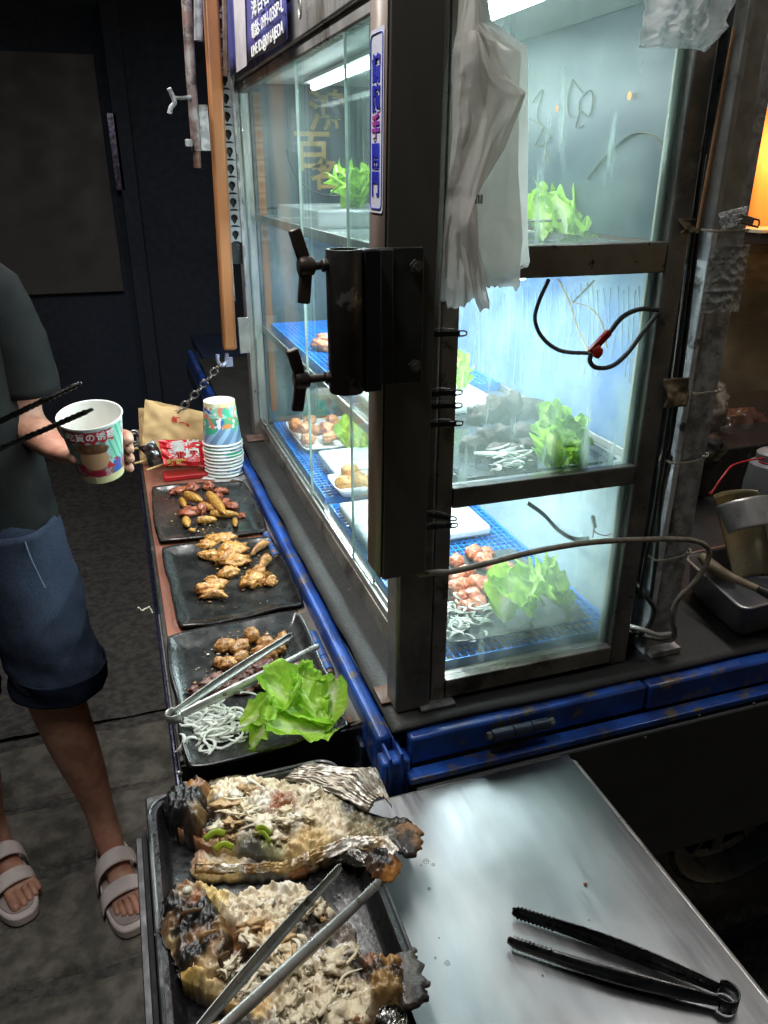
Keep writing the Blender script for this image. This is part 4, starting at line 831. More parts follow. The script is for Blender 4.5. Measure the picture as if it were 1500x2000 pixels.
def relief(outline, z0, hpts, cpts, amp=.004, fr=70, dome=.014, seed=0, step=.0016, edge=.018, under=0, sharp=2.8, stripe=None, zo=None, flk=.009):
    zo = (z0 + .010 if zo is None else zo)
    pol = np.array([at(*p, z=zo)[:2] for p in outline]); 
    pl = [Vector((p[0], p[1], 0)) for p in pol]; pl = spline(pl, 7, True); pol = np.array([[p.x, p.y] for p in pl])
    pol = pol + np.array([[nz((p[0], p[1], 0), 230, seed) * .0042, nz((p[0], p[1], 3), 230, seed) * .0042] for p in pol])
    H = np.array([(*at(p[0], p[1], z=zo)[:2], p[2]) for p in hpts]) if hpts else None
    Cc = np.array([(*at(p[0], p[1], z=zo)[:2], *p[2]) for p in cpts])
    x0, y0 = pol.min(0) - step; x1, y1 = pol.max(0) + step; nx = int((x1 - x0) / step) + 2; ny = int((y1 - y0) / step) + 2
    X, Y = np.meshgrid(x0 + np.arange(nx) * step, y0 + np.arange(ny) * step); Pn = np.stack([X.ravel(), Y.ravel()], 1)
    A = pol; B = np.roll(pol, -1, 0); ins = np.zeros(len(Pn), bool)
    for a, b in zip(A, B):
        c = ((a[1] > Pn[:, 1]) != (b[1] > Pn[:, 1])); dy = b[1] - a[1]
        if abs(dy) < 1e-12: continue
        ins ^= c & (Pn[:, 0] < (b[0] - a[0]) * (Pn[:, 1] - a[1]) / dy + a[0])
    d = np.full(len(Pn), 9.); near = Pn.copy()
    for a, b in zip(A, B):
        ab = b - a; tt = np.clip(((Pn - a) @ ab) / max(1e-12, ab @ ab), 0, 1); pr = a + tt[:, None] * ab; dd = np.linalg.norm(Pn - pr, axis=1); m_ = dd < d; d[m_] = dd[m_]; near[m_] = pr[m_]
    faces = []; used = {}
    I = ins.reshape(ny, nx)
    for j in range(ny - 1):
        for i in range(nx - 1):
            if I[j, i] or I[j, i + 1] or I[j + 1, i] or I[j + 1, i + 1]:
                faces.append((j * nx + i, j * nx + i + 1, (j + 1) * nx + i + 1, (j + 1) * nx + i))
    vid = sorted({v for f in faces for v in f}); mp = {v: k for k, v in enumerate(vid)}
    mb = MB(); vs = []; cs = []
    for v in vid:
        x, y = Pn[v] if ins[v] else near[v]; dd = d[v] if ins[v] else 0.
        w = 1 / (((Cc[:, 0] - x + .004 * nz((x, y, 1), 90, seed)) ** 2 + (Cc[:, 1] - y + .004 * nz((x, y, 2), 90, seed)) ** 2) + 3e-7) ** sharp; w /= w.sum(); col = w @ Cc[:, 2:5]
        h = dome * math.sin(min(1, dd / edge) * math.pi / 2)
        if H is not None: wh = 1 / ((H[:, 0] - x) ** 2 + (H[:, 1] - y) ** 2 + 2e-5) ** 1.6; h += (wh @ H[:, 2]) / wh.sum() * min(1, dd / .006)
        vd_ = noise.voronoi(Vector((x * 150 * .8 + y * 150 * .6 + 2 * nz((x, y, 0), 50, seed), (y * .8 - x * .6) * 48, seed)))[0]; h += min(1, dd / .006) * flk * (min(.5, vd_[1] - vd_[0]) - .25)
        e = min(1, dd / .007); n1 = noise.ridged_multi_fractal(Vector((x * fr, y * fr * 1.6, seed)), .9, 2.1, 5, 1.0, 2.0); n2 = fbm((x, y, 0), fr * 4, seed, 3)
        h += e * (amp * (n1 - 1.0) * .45 + amp * .3 * n2)
        if stripe: h += e * stripe[0] * math.sin((x * stripe[1] + y * stripe[2]) + 2 * nz((x, y, 0), 60))
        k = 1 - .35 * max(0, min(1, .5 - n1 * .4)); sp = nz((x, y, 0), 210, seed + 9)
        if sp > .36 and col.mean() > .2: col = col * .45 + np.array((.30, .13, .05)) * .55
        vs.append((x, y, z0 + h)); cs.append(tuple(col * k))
    F_ = [[mp[v] for v in f] for f in faces]; ec = {}
    for f in F_:
        for i in range(4):
            e = (f[i], f[(i + 1) % 4]); k = (min(e), max(e)); ec.setdefault(k, []).append(e)
    low = {}
    for k, es in ec.items():
        if len(es) == 1:
            a, b = es[0]
            for q in (a, b):
                if q not in low:
                    x, y, z = vs[q]; inside = tx0 + .012 < x < tx1 - .012 and ty0 + .012 < y < ty1 - .012
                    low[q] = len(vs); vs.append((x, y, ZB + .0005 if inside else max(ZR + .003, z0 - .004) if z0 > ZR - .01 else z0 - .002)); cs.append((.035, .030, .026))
            F_.append([b, a, low[a], low[b]])
    mb._add(vs, F_, cs); return mb
CR = (.72, .62, .44); WH = (.80, .76, .65); YE = (.62, .45, .20); BR = (.22, .09, .03); CH = (.010, .009, .009); SK = (.17, .15, .09); GY = (.075, .07, .06); DK = (.035, .020, .012)
def flakes(name, boxes, z, n, seed, parent, m=fishm, cols=(CR, (.74, .68, .54), (.72, .64, .48), (.68, .56, .36), (.50, .32, .15), (.66, .56, .38)), size=(.004, .009)):
    rnd = random.Random(seed); mb = MB()
    for k in range(n):
        bx = rnd.choice(boxes); px = rnd.uniform(bx[0], bx[2]); py = rnd.uniform(bx[1], bx[3]); q = at(px, py, z=z + bx[4]); L0 = rnd.uniform(*size); c = cols[rnd.randrange(len(cols))]
        L0 *= rnd.choice((.4, .6, .8, 1.1, 1.5)); mb.blob((q.x, q.y, q.z - .004), (L0, L0 * rnd.uniform(.5, .9), L0 * rnd.uniform(.25, .45)), n=3, amp=.9, fr=2.3, seed=k, amp2=.35, fr2=6, rot=(rnd.uniform(-.6, .6), rnd.uniform(-.5, .5), rnd.gauss(bx[5], .5)), cf=lambda q_, k_, c=c: c)
        if k % 7 == 0:
            a = bx[5] + rnd.gauss(0, .22); dv = Vector((math.cos(a), math.sin(a), 0)); L1 = rnd.uniform(.009, .020); mb.col = cols[rnd.randrange(4)]; o_ = Vector((rnd.gauss(0, .0025), rnd.gauss(0, .0025), 0)); mb.tube([q - dv * L1 + Vector((0, 0, -.003)), q + o_ + Vector((0, 0, .0015)), q + dv * L1 * .8 - o_ + Vector((0, 0, -.003))], [.0003, rnd.uniform(.0007, .0015), .0003], 6, sub=5, flat=(.5, 1.9), nrm=(0, 0, 1)); mb.col = None
    return part(name, mb, m, parent, stuff=True, angle=0)
# fish one (upper)
zf = ZB + .022
f1 = thing('grilled_fish', 'upper split grilled fish with a charred black head at the left of the tray', 'fish', (-.17, -.13, ZB))
body1 = relief([(372, 1560), (392, 1528), (430, 1512), (480, 1508), (560, 1524), (630, 1535), (690, 1565), (745, 1588), (800, 1592), (790, 1640), (740, 1645), (680, 1640), (620, 1655), (560, 1662), (500, 1655), (440, 1645), (400, 1640), (370, 1612), (345, 1600)], zf, 
    [(430, 1560, .012), (520, 1560, .014), (600, 1580, .012), (680, 1600, .010), (740, 1612, .008), (405, 1575, -.012), (415, 1585, -.010), (470, 1620, .004), (560, 1640, .004)],
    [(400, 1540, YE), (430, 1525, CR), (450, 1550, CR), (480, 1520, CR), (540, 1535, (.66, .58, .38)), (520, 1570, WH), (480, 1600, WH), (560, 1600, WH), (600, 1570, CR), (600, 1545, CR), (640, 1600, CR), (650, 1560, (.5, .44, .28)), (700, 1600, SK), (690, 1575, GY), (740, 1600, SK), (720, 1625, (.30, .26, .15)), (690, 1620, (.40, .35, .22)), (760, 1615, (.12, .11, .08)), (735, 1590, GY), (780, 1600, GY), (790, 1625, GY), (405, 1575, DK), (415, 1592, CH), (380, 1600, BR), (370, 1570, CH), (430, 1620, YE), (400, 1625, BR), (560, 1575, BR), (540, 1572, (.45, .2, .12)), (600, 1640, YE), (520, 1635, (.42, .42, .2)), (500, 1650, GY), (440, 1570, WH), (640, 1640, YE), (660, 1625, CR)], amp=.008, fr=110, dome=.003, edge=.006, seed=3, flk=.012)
part('body', body1, fishm, f1, angle=0)
head1 = relief([(318, 1562), (326, 1545), (350, 1535), (372, 1522), (400, 1520), (415, 1530), (400, 1560), (398, 1590), (380, 1618), (350, 1605), (325, 1590)], zf, [(360, 1555, .010), (340, 1565, .008), (385, 1545, .010)],
    [(340, 1560, CH), (330, 1570, CH), (328, 1550, CH), (345, 1545, CH), (360, 1545, CH), (350, 1580, CH), (380, 1530, CH), (365, 1565, CH), (385, 1560, CH), (398, 1535, BR), (374, 1540, (.30, .12, .02)), (390, 1590, (.20, .12, .05)), (370, 1600, DK), (350, 1595, CH)], amp=.008, fr=150, dome=.009, edge=.01, seed=8, step=.0018)
part('head', head1, fishm, f1, angle=0)
def mtail(pts, z, seed, cols, strp): return relief(pts, z, None, cols, amp=.001, fr=90, dome=.0025, edge=.004, seed=seed, stripe=strp, step=.0012, flk=.0)
part('tail', mtail([(768, 1598), (795, 1590), (824, 1606), (819, 1618), (826, 1628), (815, 1648), (792, 1656), (768, 1636)], ZR + .006, 4, [(775, 1600, (.22, .12, .05)), (800, 1620, DK), (815, 1625, (.16, .08, .03)), (790, 1640, CH), (805, 1603, (.26, .13, .05))], (.0012, 300, 2000)), fishm, f1, angle=0)
fl1 = relief([(372, 1690), (378, 1655), (400, 1645), (440, 1650), (500, 1655), (560, 1650), (610, 1648), (640, 1660), (600, 1690), (540, 1702), (470, 1703), (400, 1702)], ZB + .006, [(400, 1670, .006), (500, 1672, .008), (580, 1665, .006)],
    [(385, 1670, (.50, .32, .22)), (400, 1690, YE), (420, 1670, CR), (450, 1685, YE), (480, 1668, CR), (520, 1665, (.70, .58, .32)), (560, 1670, (.70, .58, .32)), (540, 1690, GY), (500, 1690, GY), (600, 1660, CR), (580, 1685, BR), (620, 1665, (.5, .42, .3))], amp=.003, fr=80, dome=.002, edge=.005, seed=12)
part('belly_flap', fl1, fishm, f1, angle=0)
flakes('flesh_flakes', [(430, 1535, 620, 1605, .016, -.3), (430, 1600, 560, 1635, .012, -.2), (440, 1525, 500, 1590, .018, -.9)], ZB + .024, 60, 4, f1)
for k, (a, b, r) in enumerate((((400, 1640), (440, 1628), .0026), ((500, 1620), (530, 1630), .0022), ((420, 1660), (455, 1655), .0024), ((505, 1628), (528, 1645), .002))):
    mb = MB(); a = at(*a, z=ZB + .036); b = at(*b, z=ZB + .036); mb.tube([a, a.lerp(b, .5) + Vector((0, .003, .003)), b], r * .7, 8, sub=6, flat=(1.8, .5)); part('spring_onion', mb, pm('spring_onion', (.34, .42, .03), (.22, .32, .02), rough=.3, trans=.2), f1, angle=0)
# fish two (lower)
f2 = thing('grilled_fish', 'lower opened grilled fish with brown head and charred tail fin near the camera', 'fish', (-.18, -.25, ZB))
body2 = relief([(368, 1722), (400, 1718), (450, 1738), (500, 1728), (560, 1712), (620, 1730), (655, 1768), (690, 1800), (705, 1850), (745, 1860), (790, 1862), (800, 1905), (790, 1945), (740, 1962), (730, 2000), (700, 2060), (560, 2060), (480, 2030), (400, 1990), (470, 1965), (430, 1940), (380, 1915), (350, 1890), (385, 1860), (440, 1860), (450, 1820), (420, 1780)], zf,
    [(420, 1750, .010), (480, 1770, .013), (540, 1740, .010), (600, 1760, .004), (520, 1830, .014), (560, 1900, .013), (640, 1900, .012), (740, 1905, .014), (450, 1880, -.008), (480, 1900, -.006), (400, 1915, .008), (620, 1980, .010), (620, 1810, -.002), (500, 1960, .002)],
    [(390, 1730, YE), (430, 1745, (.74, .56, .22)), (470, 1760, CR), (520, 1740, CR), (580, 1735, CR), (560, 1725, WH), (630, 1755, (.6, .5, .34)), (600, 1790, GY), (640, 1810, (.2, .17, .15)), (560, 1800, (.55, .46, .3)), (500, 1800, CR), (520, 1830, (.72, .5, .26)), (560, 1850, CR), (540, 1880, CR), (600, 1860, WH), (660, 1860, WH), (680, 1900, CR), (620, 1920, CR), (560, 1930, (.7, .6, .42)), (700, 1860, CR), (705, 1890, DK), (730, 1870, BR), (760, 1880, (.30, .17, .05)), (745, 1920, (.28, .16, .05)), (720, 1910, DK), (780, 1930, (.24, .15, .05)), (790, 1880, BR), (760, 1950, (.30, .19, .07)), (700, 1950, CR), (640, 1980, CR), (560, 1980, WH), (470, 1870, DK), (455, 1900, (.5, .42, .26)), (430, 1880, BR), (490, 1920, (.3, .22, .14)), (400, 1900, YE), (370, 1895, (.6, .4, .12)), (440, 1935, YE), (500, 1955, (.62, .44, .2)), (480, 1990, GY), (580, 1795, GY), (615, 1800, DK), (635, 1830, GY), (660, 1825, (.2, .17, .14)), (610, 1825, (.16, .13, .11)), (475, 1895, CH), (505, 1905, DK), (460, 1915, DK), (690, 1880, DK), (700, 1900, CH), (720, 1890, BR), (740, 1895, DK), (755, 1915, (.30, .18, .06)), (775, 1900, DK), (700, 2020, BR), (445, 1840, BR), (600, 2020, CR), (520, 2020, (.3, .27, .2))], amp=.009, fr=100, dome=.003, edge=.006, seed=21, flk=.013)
part('body', body2, fishm, f2, angle=0)
head2 = relief([(315, 1760), (325, 1735), (345, 1720), (375, 1718), (405, 1732), (425, 1765), (450, 1800), (452, 1850), (430, 1900), (405, 1915), (380, 1890), (345, 1880), (322, 1840), (313, 1800)], zf, [(355, 1742, .008), (400, 1780, .010), (350, 1820, .004), (400, 1860, .006), (430, 1830, .008)],
    [(330, 1740, CH), (360, 1735, BR), (365, 1743, (.5, .4, .28)), (385, 1755, (.28, .10, .03)), (400, 1770, CH), (340, 1770, CH), (330, 1800, (.16, .09, .04)), (350, 1790, DK), (380, 1800, CH), (380, 1830, (.16, .08, .03)), (360, 1815, CH), (345, 1850, DK), (430, 1810, (.20, .11, .04)), (410, 1800, CH), (410, 1835, DK), (420, 1850, (.24, .14, .06)), (400, 1880, (.40, .28, .14)), (440, 1850, DK), (390, 1855, CH), (370, 1865, CH), (330, 1840, (.30, .20, .09)), (318, 1770, CH), (400, 1740, DK)], amp=.008, fr=95, dome=.006, edge=.01, seed=31, step=.0018)
part('head', head2, fishm, f2, angle=0)
mb = MB(); q = at(366, 1742, z=.004); mb.blob((q.x, q.y, q.z + .002), (.005, .0045, .003), n=2, amp=.05); part('eye', mb, pm('cooked_eye', (.62, .56, .42), rough=.15), f2)
part('tail', mtail([(768, 1856), (790, 1842), (814, 1834), (812, 1850), (830, 1872), (824, 1886), (838, 1900), (830, 1912), (840, 1930), (815, 1950), (785, 1948), (776, 1900)], ZR + .006, 7, [(800, 1860, GY), (815, 1900, (.075, .075, .07)), (820, 1930, CH), (790, 1935, DK), (785, 1870, (.1, .09, .08))], (.0013, 500, 2200)), fishm, f2, angle=0)
flakes('flesh_flakes', [(460, 1750, 640, 1790, .012, -.5), (480, 1800, 600, 1900, .018, -1.0), (560, 1860, 700, 1960, .018, .5), (560, 1940, 700, 2010, .016, .2), (440, 1870, 500, 1930, .006, .4)], ZB + .023, 95, 9, f2)
for k in (0, 3, 6):
    mb = MB(); a = at(395 + k * 9, 1775 + k * 14, z=.006); b = at(350 + k * 14, 1800 + k * 15, z=.002)
    mb.tube([a, a.lerp(b, .5) + Vector((-.004, -.002, .007)), b], [.0008, .0016, .0009], 8, sub=6, flat=(1.6, .6)); mb.c = [(.30, .18, .07) if k % 2 else (.10, .05, .02)] * len(mb.v); part('gill_bone', mb, fishm, f2, angle=0)
# foil
def crumple(p, s, seed, a): return a * (noise.ridged_multi_fractal(Vector(p) * s * .6 + Vector((seed, 0, 0)), 1, 2, 3, 1, 2) - 1)
def foil(name, label, left, right, z, hf, m, seed, a=.004, nu=60, nv=30, solid=.0004):
    mb = MB(); sheet(mb, left, right, lambda u, v, p: hf(u, v) + crumple((p.x, p.y, u), 70, seed, a) + .3 * crumple((p.x, p.y, v), 200, seed, a), nu, nv, z=z)
    return solo(name, mb, m, label, 'foil', solid=solid, angle=0)
foil('foil', 'crumpled grey foil standing up behind the upper fish', [(552, 1528), (600, 1535), (660, 1560), (720, 1592)], [(610, 1500), (660, 1500), (735, 1502), (765, 1588)], -.002, lambda u, v: .004 + .018 * math.sin(math.pi * u * .9) * (.3 + .7 * v) - .010 * (1 - abs(2 * v - 1)) * u, pm('brown_grey_foil', (.30, .27, .22), (.17, .14, .105), rough=.42, metal=.75, ns=50, bump=.5, bs=60, c3=(.60, .58, .52), ns3=40, thr3=(.55, .62)), 2)
foil('foil', 'golden singed foil strip curling along the lower edge of the upper fish', [(380, 1706), (480, 1706), (560, 1703), (620, 1685), (690, 1662), (740, 1665), (762, 1690)], [(385, 1696), (480, 1697), (555, 1694), (610, 1665), (680, 1638), (760, 1638), (782, 1664)], ZB + .028, lambda u, v: .008 * math.sin(math.pi * u), foilc, 6, a=.005, nu=20, nv=130)
pkt = relief([(712, 1655), (740, 1645), (770, 1652), (782, 1672), (778, 1695), (760, 1708), (738, 1702), (720, 1690)], ZR + .004, None, [(740, 1670, CH), (750, 1660, CH), (755, 1675, CH), (765, 1672, (.12, .05, .02)), (760, 1697, (.40, .18, .04)), (745, 1692, (.08, .03, .01)), (776, 1688, (.36, .16, .04)), (725, 1668, DK), (750, 1682, DK)], amp=.006, fr=150, dome=.010, edge=.010, seed=44, flk=.012)
solo('charred_skin', pkt, fishm, 'charred brown curl of fish skin at the right end of the golden foil', 'fish skin', angle=0)
foil('foil', 'small blackened foil scrap above the toothed end of the fish tongs', [(640, 1680), (690, 1690), (735, 1700)], [(660, 1665), (710, 1662), (752, 1712)], ZB + .020, lambda u, v: .010 * math.sin(math.pi * u), pm('blackened_foil', (.06, .055, .05), (.30, .28, .25), rough=.3, metal=.8, ns=60, bump=.8, bs=160, thr=(.5, .6)), 9, nu=20, nv=40)
foil('foil', 'silvery foil edge sticking out left of the lower fish', [(302, 1830), (320, 1880), (355, 1925), (400, 1960)], [(312, 1790), (345, 1870), (385, 1912), (440, 1945)], ZB + .006, lambda u, v: .010 * math.sin(math.pi * u) + .004, foilm, 12, nu=16, nv=60)
foil('foil', 'bright crumpled foil ball under the lower fish tail', [(700, 2010), (735, 1965), (760, 1955)], [(790, 2030), (795, 1990), (775, 1958)], ZB + .008, lambda u, v: .016 * math.sin(math.pi * u) * math.sin(math.pi * min(1, .3 + v)), foilm, 15, a=.006)
tongs('long steel tongs standing over the lower fish with tips by the foil', at(668, 1692, z=.012), at(742, 1722, z=.012), at(350, 2070, z=.10), (-.25, .25, 1), w=.0110, loop=.011, bow=.002, tl=.12)

# ---------------------------------------------------------------- cups, paper bag, packet, bag
def lookup(pal, t): return pal[int(min(.999, max(0, t)) * len(pal))]
def cup_mesh(r0, r1, h, art, seg=120, nz_=70, inside=True):
    """paper cup standing on its base r0, rim r1"""
    mb = MB(); prof = [(r0 - .003, .004), (r0 - .0025, 0), (r0, 0)] + [(r0 + (r1 - r0) * k / nz_, h * k / nz_) for k in range(nz_ + 1)]
    prof += [(r1 + .0012, h), (r1 + .0020, h + .0014), (r1 + .0012, h + .0028), (r1 - .0006, h + .0022), (r1 - .001, h)]
    if inside: prof += [(r0 + (r1 - r0) * (1 - k / 6) - .001, h * (1 - k / 6) + .004 * (k / 6)) for k in range(7)] + [(.0005, .0035)]
    W_ = (.80, .79, .74)
    def cf(a, z, r): return W_
    mb.lathe(prof, None, seg, cf)
    n0 = 3 * seg
    for j in range(nz_ + 1):
        for k in range(seg): mb.c[n0 + j * seg + k] = art(2 * math.pi * k / seg, j / nz_)
    mb.f.append(tuple(range(seg))[::-1]); return mb
cupm = pm('printed_paper_cup', (1, 1, 1), (.97, .97, .97), rough=.38, vc=True, ns=40, bump=.02)
GRN = (.06, .42, .26); MIN = (.30, .62, .48); CRM = (.72, .66, .36); BLU = (.03, .12, .42); LBL = (.30, .48, .68); PNK = (.70, .20, .22); RED = (.50, .02, .035); ORG = (.72, .24, .08); WHT = (.80, .80, .76)
def artA(a, t):   # inverted stack cup, t=0 at its base (which points up)
    p = (math.cos(a), math.sin(a), t * 2.2); n = nz(p, 1.7, 3); n2 = nz(p, 2.6, 8); n3 = nz(p, 5.0, 5)
    if t > .985: return WHT
    if t < .10: return CRM if n < .25 else WHT
    if t > .60:
        s_ = math.sin(a * 9 - t * 16) ; d = nz(p, 1.1, 12)
        return (LBL if s_ > .1 else (.16, .26, .42)) if d > -.12 else GRN
    if n > .28: return BLU if n3 > -.05 else WHT
    if n2 > .30: return PNK if n3 > 0 else ORG
    if n2 < -.36: return ORG
    if n < -.22: return GRN
    if n3 > .26: return WHT
    return (.10, .36, .18) if t > .35 else MIN
def artB(a, t):   # held cup; angle u measured from the middle of the side seen
    u = (a - ART0 + math.pi) % (2 * math.pi) - math.pi; p = (math.cos(a), math.sin(a), t * 2); n = nz(p, 3.2, 3); n2 = nz(p, 5.5, 7); n3 = nz(p, 9, 11)
    if t > .97: return WHT
    if t < .13 + .04 * n: return CRM if u > -.3 else (.42, .38, .25)
    if .76 + .02 * math.sin(u * 18) < t < .955 and -1.0 < u < .62 + .04 * math.sin(t * 60): return RED
    if u > .45 and t > .40: return (GRN if math.sin(u * 26 + t * 20) > .55 else MIN) if u < 1.15 else (WHT if n2 < .15 else PNK)
    if ((u + .22) / .62) ** 2 + ((t - .63) / .12) ** 2 < 1 and t > .56: return (.16, .07, .03) if n2 < .3 else (.24, .12, .06)
    if ((u + .15) / .55) ** 2 + ((t - .45) / .19) ** 2 < 1: return (.62, .36, .20)
    if t < .36 and -.9 < u < .3 and n > -.12: return (.36, .015, .05)
    if .26 < t < .46 and .25 < u < .8 and n < .3: return RED
    if .14 < t < .36 and .55 < u < .95: return BLU
    if t < .32: return (.22, .13, .12) if n2 < .05 else (.50, .30, .32)
    if n2 > .22: return (.12, .30, .22)
    if n3 > .2: return (.45, .60, .66)
    return (.14, .20, .20) if u < -.35 else (.45, .62, .70)
SY = 1.0; sxx = at(438, 900, y=SY).x; ztop = at(436, 783, y=SY).z; zr1 = at(437, 874, y=SY - .045).z; zrn = at(438, 934, y=SY - .045).z
nc = 10; dzr = (zr1 - zrn) / (nc - 1); hc = ztop - zr1
cupA = cup_mesh(.0345, .0435, hc, artA, inside=False)
Mfl = Matrix.Rotation(math.pi, 4, 'X'); meA = None
for k in range(nc):
    if k == 0:
        cupA.v = [Mfl @ q for q in cupA.v]; 
        o = solo('paper_cup', cupA, cupm, 'top printed paper cup of the upside down stack, its colourful side in view', 'paper cup', group='stacked paper cups', angle=50)
        o.location = (sxx, SY, zr1); meA = o
    else:
        c = copy_tree(meA); c.location = (sxx + random.uniform(-.0008, .0008), SY + random.uniform(-.0008, .0008), zr1 - k * dzr); c.rotation_euler = (0, 0, k * .9)
        wrd = ['', 'second', 'third', 'fourth', 'fifth', 'sixth', 'seventh', 'eighth', 'ninth'][k] if k < nc - 1 else 'bottom'
        c['label'] = f'{wrd} paper cup from the top of the upside down stack, white rim showing' if k < nc - 1 else 'bottom paper cup of the upside down stack, resting on the crumpled clear bag'
mb = MB(); zb0 = zrn - .004
def bagf(u, v):
    a = u * 2 * math.pi; r = .010 + v * (.048 + .020 * nz((math.cos(a), math.sin(a), 0), 2.2, 4) + .012 * nz((math.cos(a), math.sin(a), v), 6, 4)); 
    return (sxx + .006 + r * math.cos(a) * 1.1, SY - .01 + r * math.sin(a), ZS + .003 + max(0, (zb0 - ZS - .004) * (1 - max(0, v - .45) / .55) + .007 * nz((math.cos(a) * 2, math.sin(a) * 2, v * 4), 2, 1) * v))
mb.grid(bagf, 90, 24); solo('clear_bag', mb, clearf, 'crumpled clear plastic bag under the paper cup stack', 'plastic bag', solid=.0004)
# kraft bags
def flat_bag(name, m, label, cat, c4, y, th, seed, amp=.004, extra=None, bevel=0):
    mb = MB(); C4 = [at(*p, y=yy) for p, yy in zip(c4, y)]
    def f(sg):
        def g(u, v):
            p = (C4[0] * (1 - u) + C4[1] * u) * (1 - v) + (C4[3] * (1 - u) + C4[2] * u) * v
            e = min(u, 1 - u, v, 1 - v) * 4; k = min(1, e) ** .7
            return (p.x + amp * .5 * nz((u * 4, v * 4, 1), 1, seed), p.y + sg * th * k + amp * nz((u * 5, v * 5, sg), 1.2, seed) + amp * .6 * abs(nz((u * 3 + v * 2, v * 3, sg), 1.5, seed + 3)), p.z + amp * .3 * nz((u * 5, v * 3, 2), 1.4, seed))
        return g
    mb.grid(f(-1), 40, 30); mb.grid(f(1), 40, 30, flip=True)
    return solo(name, mb, m, label, cat, angle=0)
flat_bag('paper_bag', kraft, 'tan kraft paper bag standing behind, its left edge peeking out', 'paper bag', ((270, 797), (390, 806), (400, 900), (274, 905)), (1.14, 1.14, 1.11, 1.11), .004, 5)
kb = flat_bag('paper_bag', kraft, 'tan kraft paper bag with small red printing leaning behind the red packet', 'paper bag', ((283, 780), (412, 808), (418, 905), (276, 893)), (1.11, 1.09, 1.06, 1.07), .007, 6)
for ch, px, py, s_ in (('虹', 343, 822, .020), ('一', 355, 826, .012), ('◆', 368, 829, .014), ('烤', 393, 837, .020)):
    q = at(px, py, y=1.083); o = text_part('red_print', ch, s_, frame_mat(q - Vector(kb.location), (1, 0, -.22), (.2, .2, 1)), inkr, kb, bold=.0006)
flat_bag('snack_packet', redpk, 'glossy red snack packet with white and yellow writing beside the cups', 'snack packet', ((308, 858), (402, 862), (408, 912), (320, 910)), (1.02, 1.03, 1.0, .99), .010, 9, amp=.006)
pk = [o for o in COL.objects if o.name == 'snack_packet'][0]
for row, (ch, px, py, s_, sx, mt) in enumerate((('香烤', 362, 872, .026, 1.2, inkw), ('雞塊', 360, 888, .026, 1.3, inkw), ('好味', 345, 903, .014, 1.4, inkg))):
    q = at(px, py, y=.984); text_part('packet_print', ch, s_, frame_mat(q - Vector(pk.location), (1, -.05, -.03), (0, .1, 1)), mt, pk, bold=.0012, sx=sx)
mb = MB(); mb.box(at(318, 918, y=.985).x, at(408, 918, y=.985).x, .985, 1.03, ZS + .001, ZS + .012); solo('red_box', mb, pm('dark_red_card', (.38, .008, .012), rough=.4), 'flat red cardboard box lying under the snack packet', 'box', bevel=.002)
mb = MB(); sheet(mb, [(268, 872), (285, 890), (292, 912)], [(300, 858), (312, 880), (322, 905)], lambda u, v, p: -.01 * math.sin(math.pi * u) + crumple((p.x, p.z, 0), 60, 3, .006), 24, 24, y=1.02)
solo('foil_pouch', mb, pm('dark_foil_pouch', (.16, .16, .17), (.30, .30, .30), rough=.25, metal=.9, bump=.4, bs=60), 'crumpled dark silver pouch end left of the red packet', 'pouch', solid=.0006)
for k, (a, b, ya, yb_, lb) in enumerate((((258, 878), (300, 868), 1.03, 1.09, 'upper wooden skewer stick pointing left from behind the foil pouch'), ((262, 905), (300, 896), 1.0, 1.05, 'middle wooden skewer stick under the foil pouch'), ((286, 918), (322, 906), .985, 1.02, 'lowest wooden skewer stick at the corner of the red packet'))):
    mb = MB(); mb.tube([at(*a, y=ya), at(*b, y=yb_)], .0022, 8); solo('skewer', mb, woodm, lb, 'skewer')
mb = MB(); q = at(262, 852, y=1.09)
for k in range(3): mb.tube([q + Vector((.012 * math.cos(a * .5 + k) * (1 - k * .2), .004 * k, .014 * math.sin(a * .5 + k) - .008 * k)) for a in range(11)], .0018, 6, sub=3)
solo('wire_clump', mb, steel, 'small tangle of shiny wire behind the paper bag', 'wire')

# ---------------------------------------------------------------- hanging bags
sleeve_parts = [
    ([(900, -40), (893, 60), (880, 130), (882, 260), (874, 400), (866, 500), (858, 585), (862, 590)], [(945, -40), (960, 40), (1030, 92), (1028, 200), (1030, 330), (1034, 440), (1034, 512), (1030, 520)], -.030, 3, .004),
    ([(905, -40), (897, 50), (883, 100), (884, 250), (878, 400), (872, 480), (905, 540), (925, 560)], [(935, -40), (945, 45), (1020, 100), (1012, 220), (1010, 340), (1022, 460), (1018, 540), (1014, 560)], -.036, 8, .005),
    ([(903, -40), (895, 60), (882, 110), (882, 260), (872, 380), (866, 480), (870, 560), (876, 607)], [(930, -40), (938, 60), (972, 75), (1005, 170), (965, 250), (925, 360), (935, 480), (958, 560)], -.046, 12, .007),
    ([(905, 60), (900, 150), (893, 260), (882, 380), (886, 470), (910, 540), (925, 590), (938, 612)], [(950, 70), (985, 150), (1024, 182), (985, 290), (935, 380), (935, 480), (948, 560), (958, 590)], -.052, 15, .006)]
bg_ = thing('carrier_bag_bundle', 'bundle of white plastic carrier bags hanging from the dark post', 'plastic bags', at(950, 100, y=-.04))
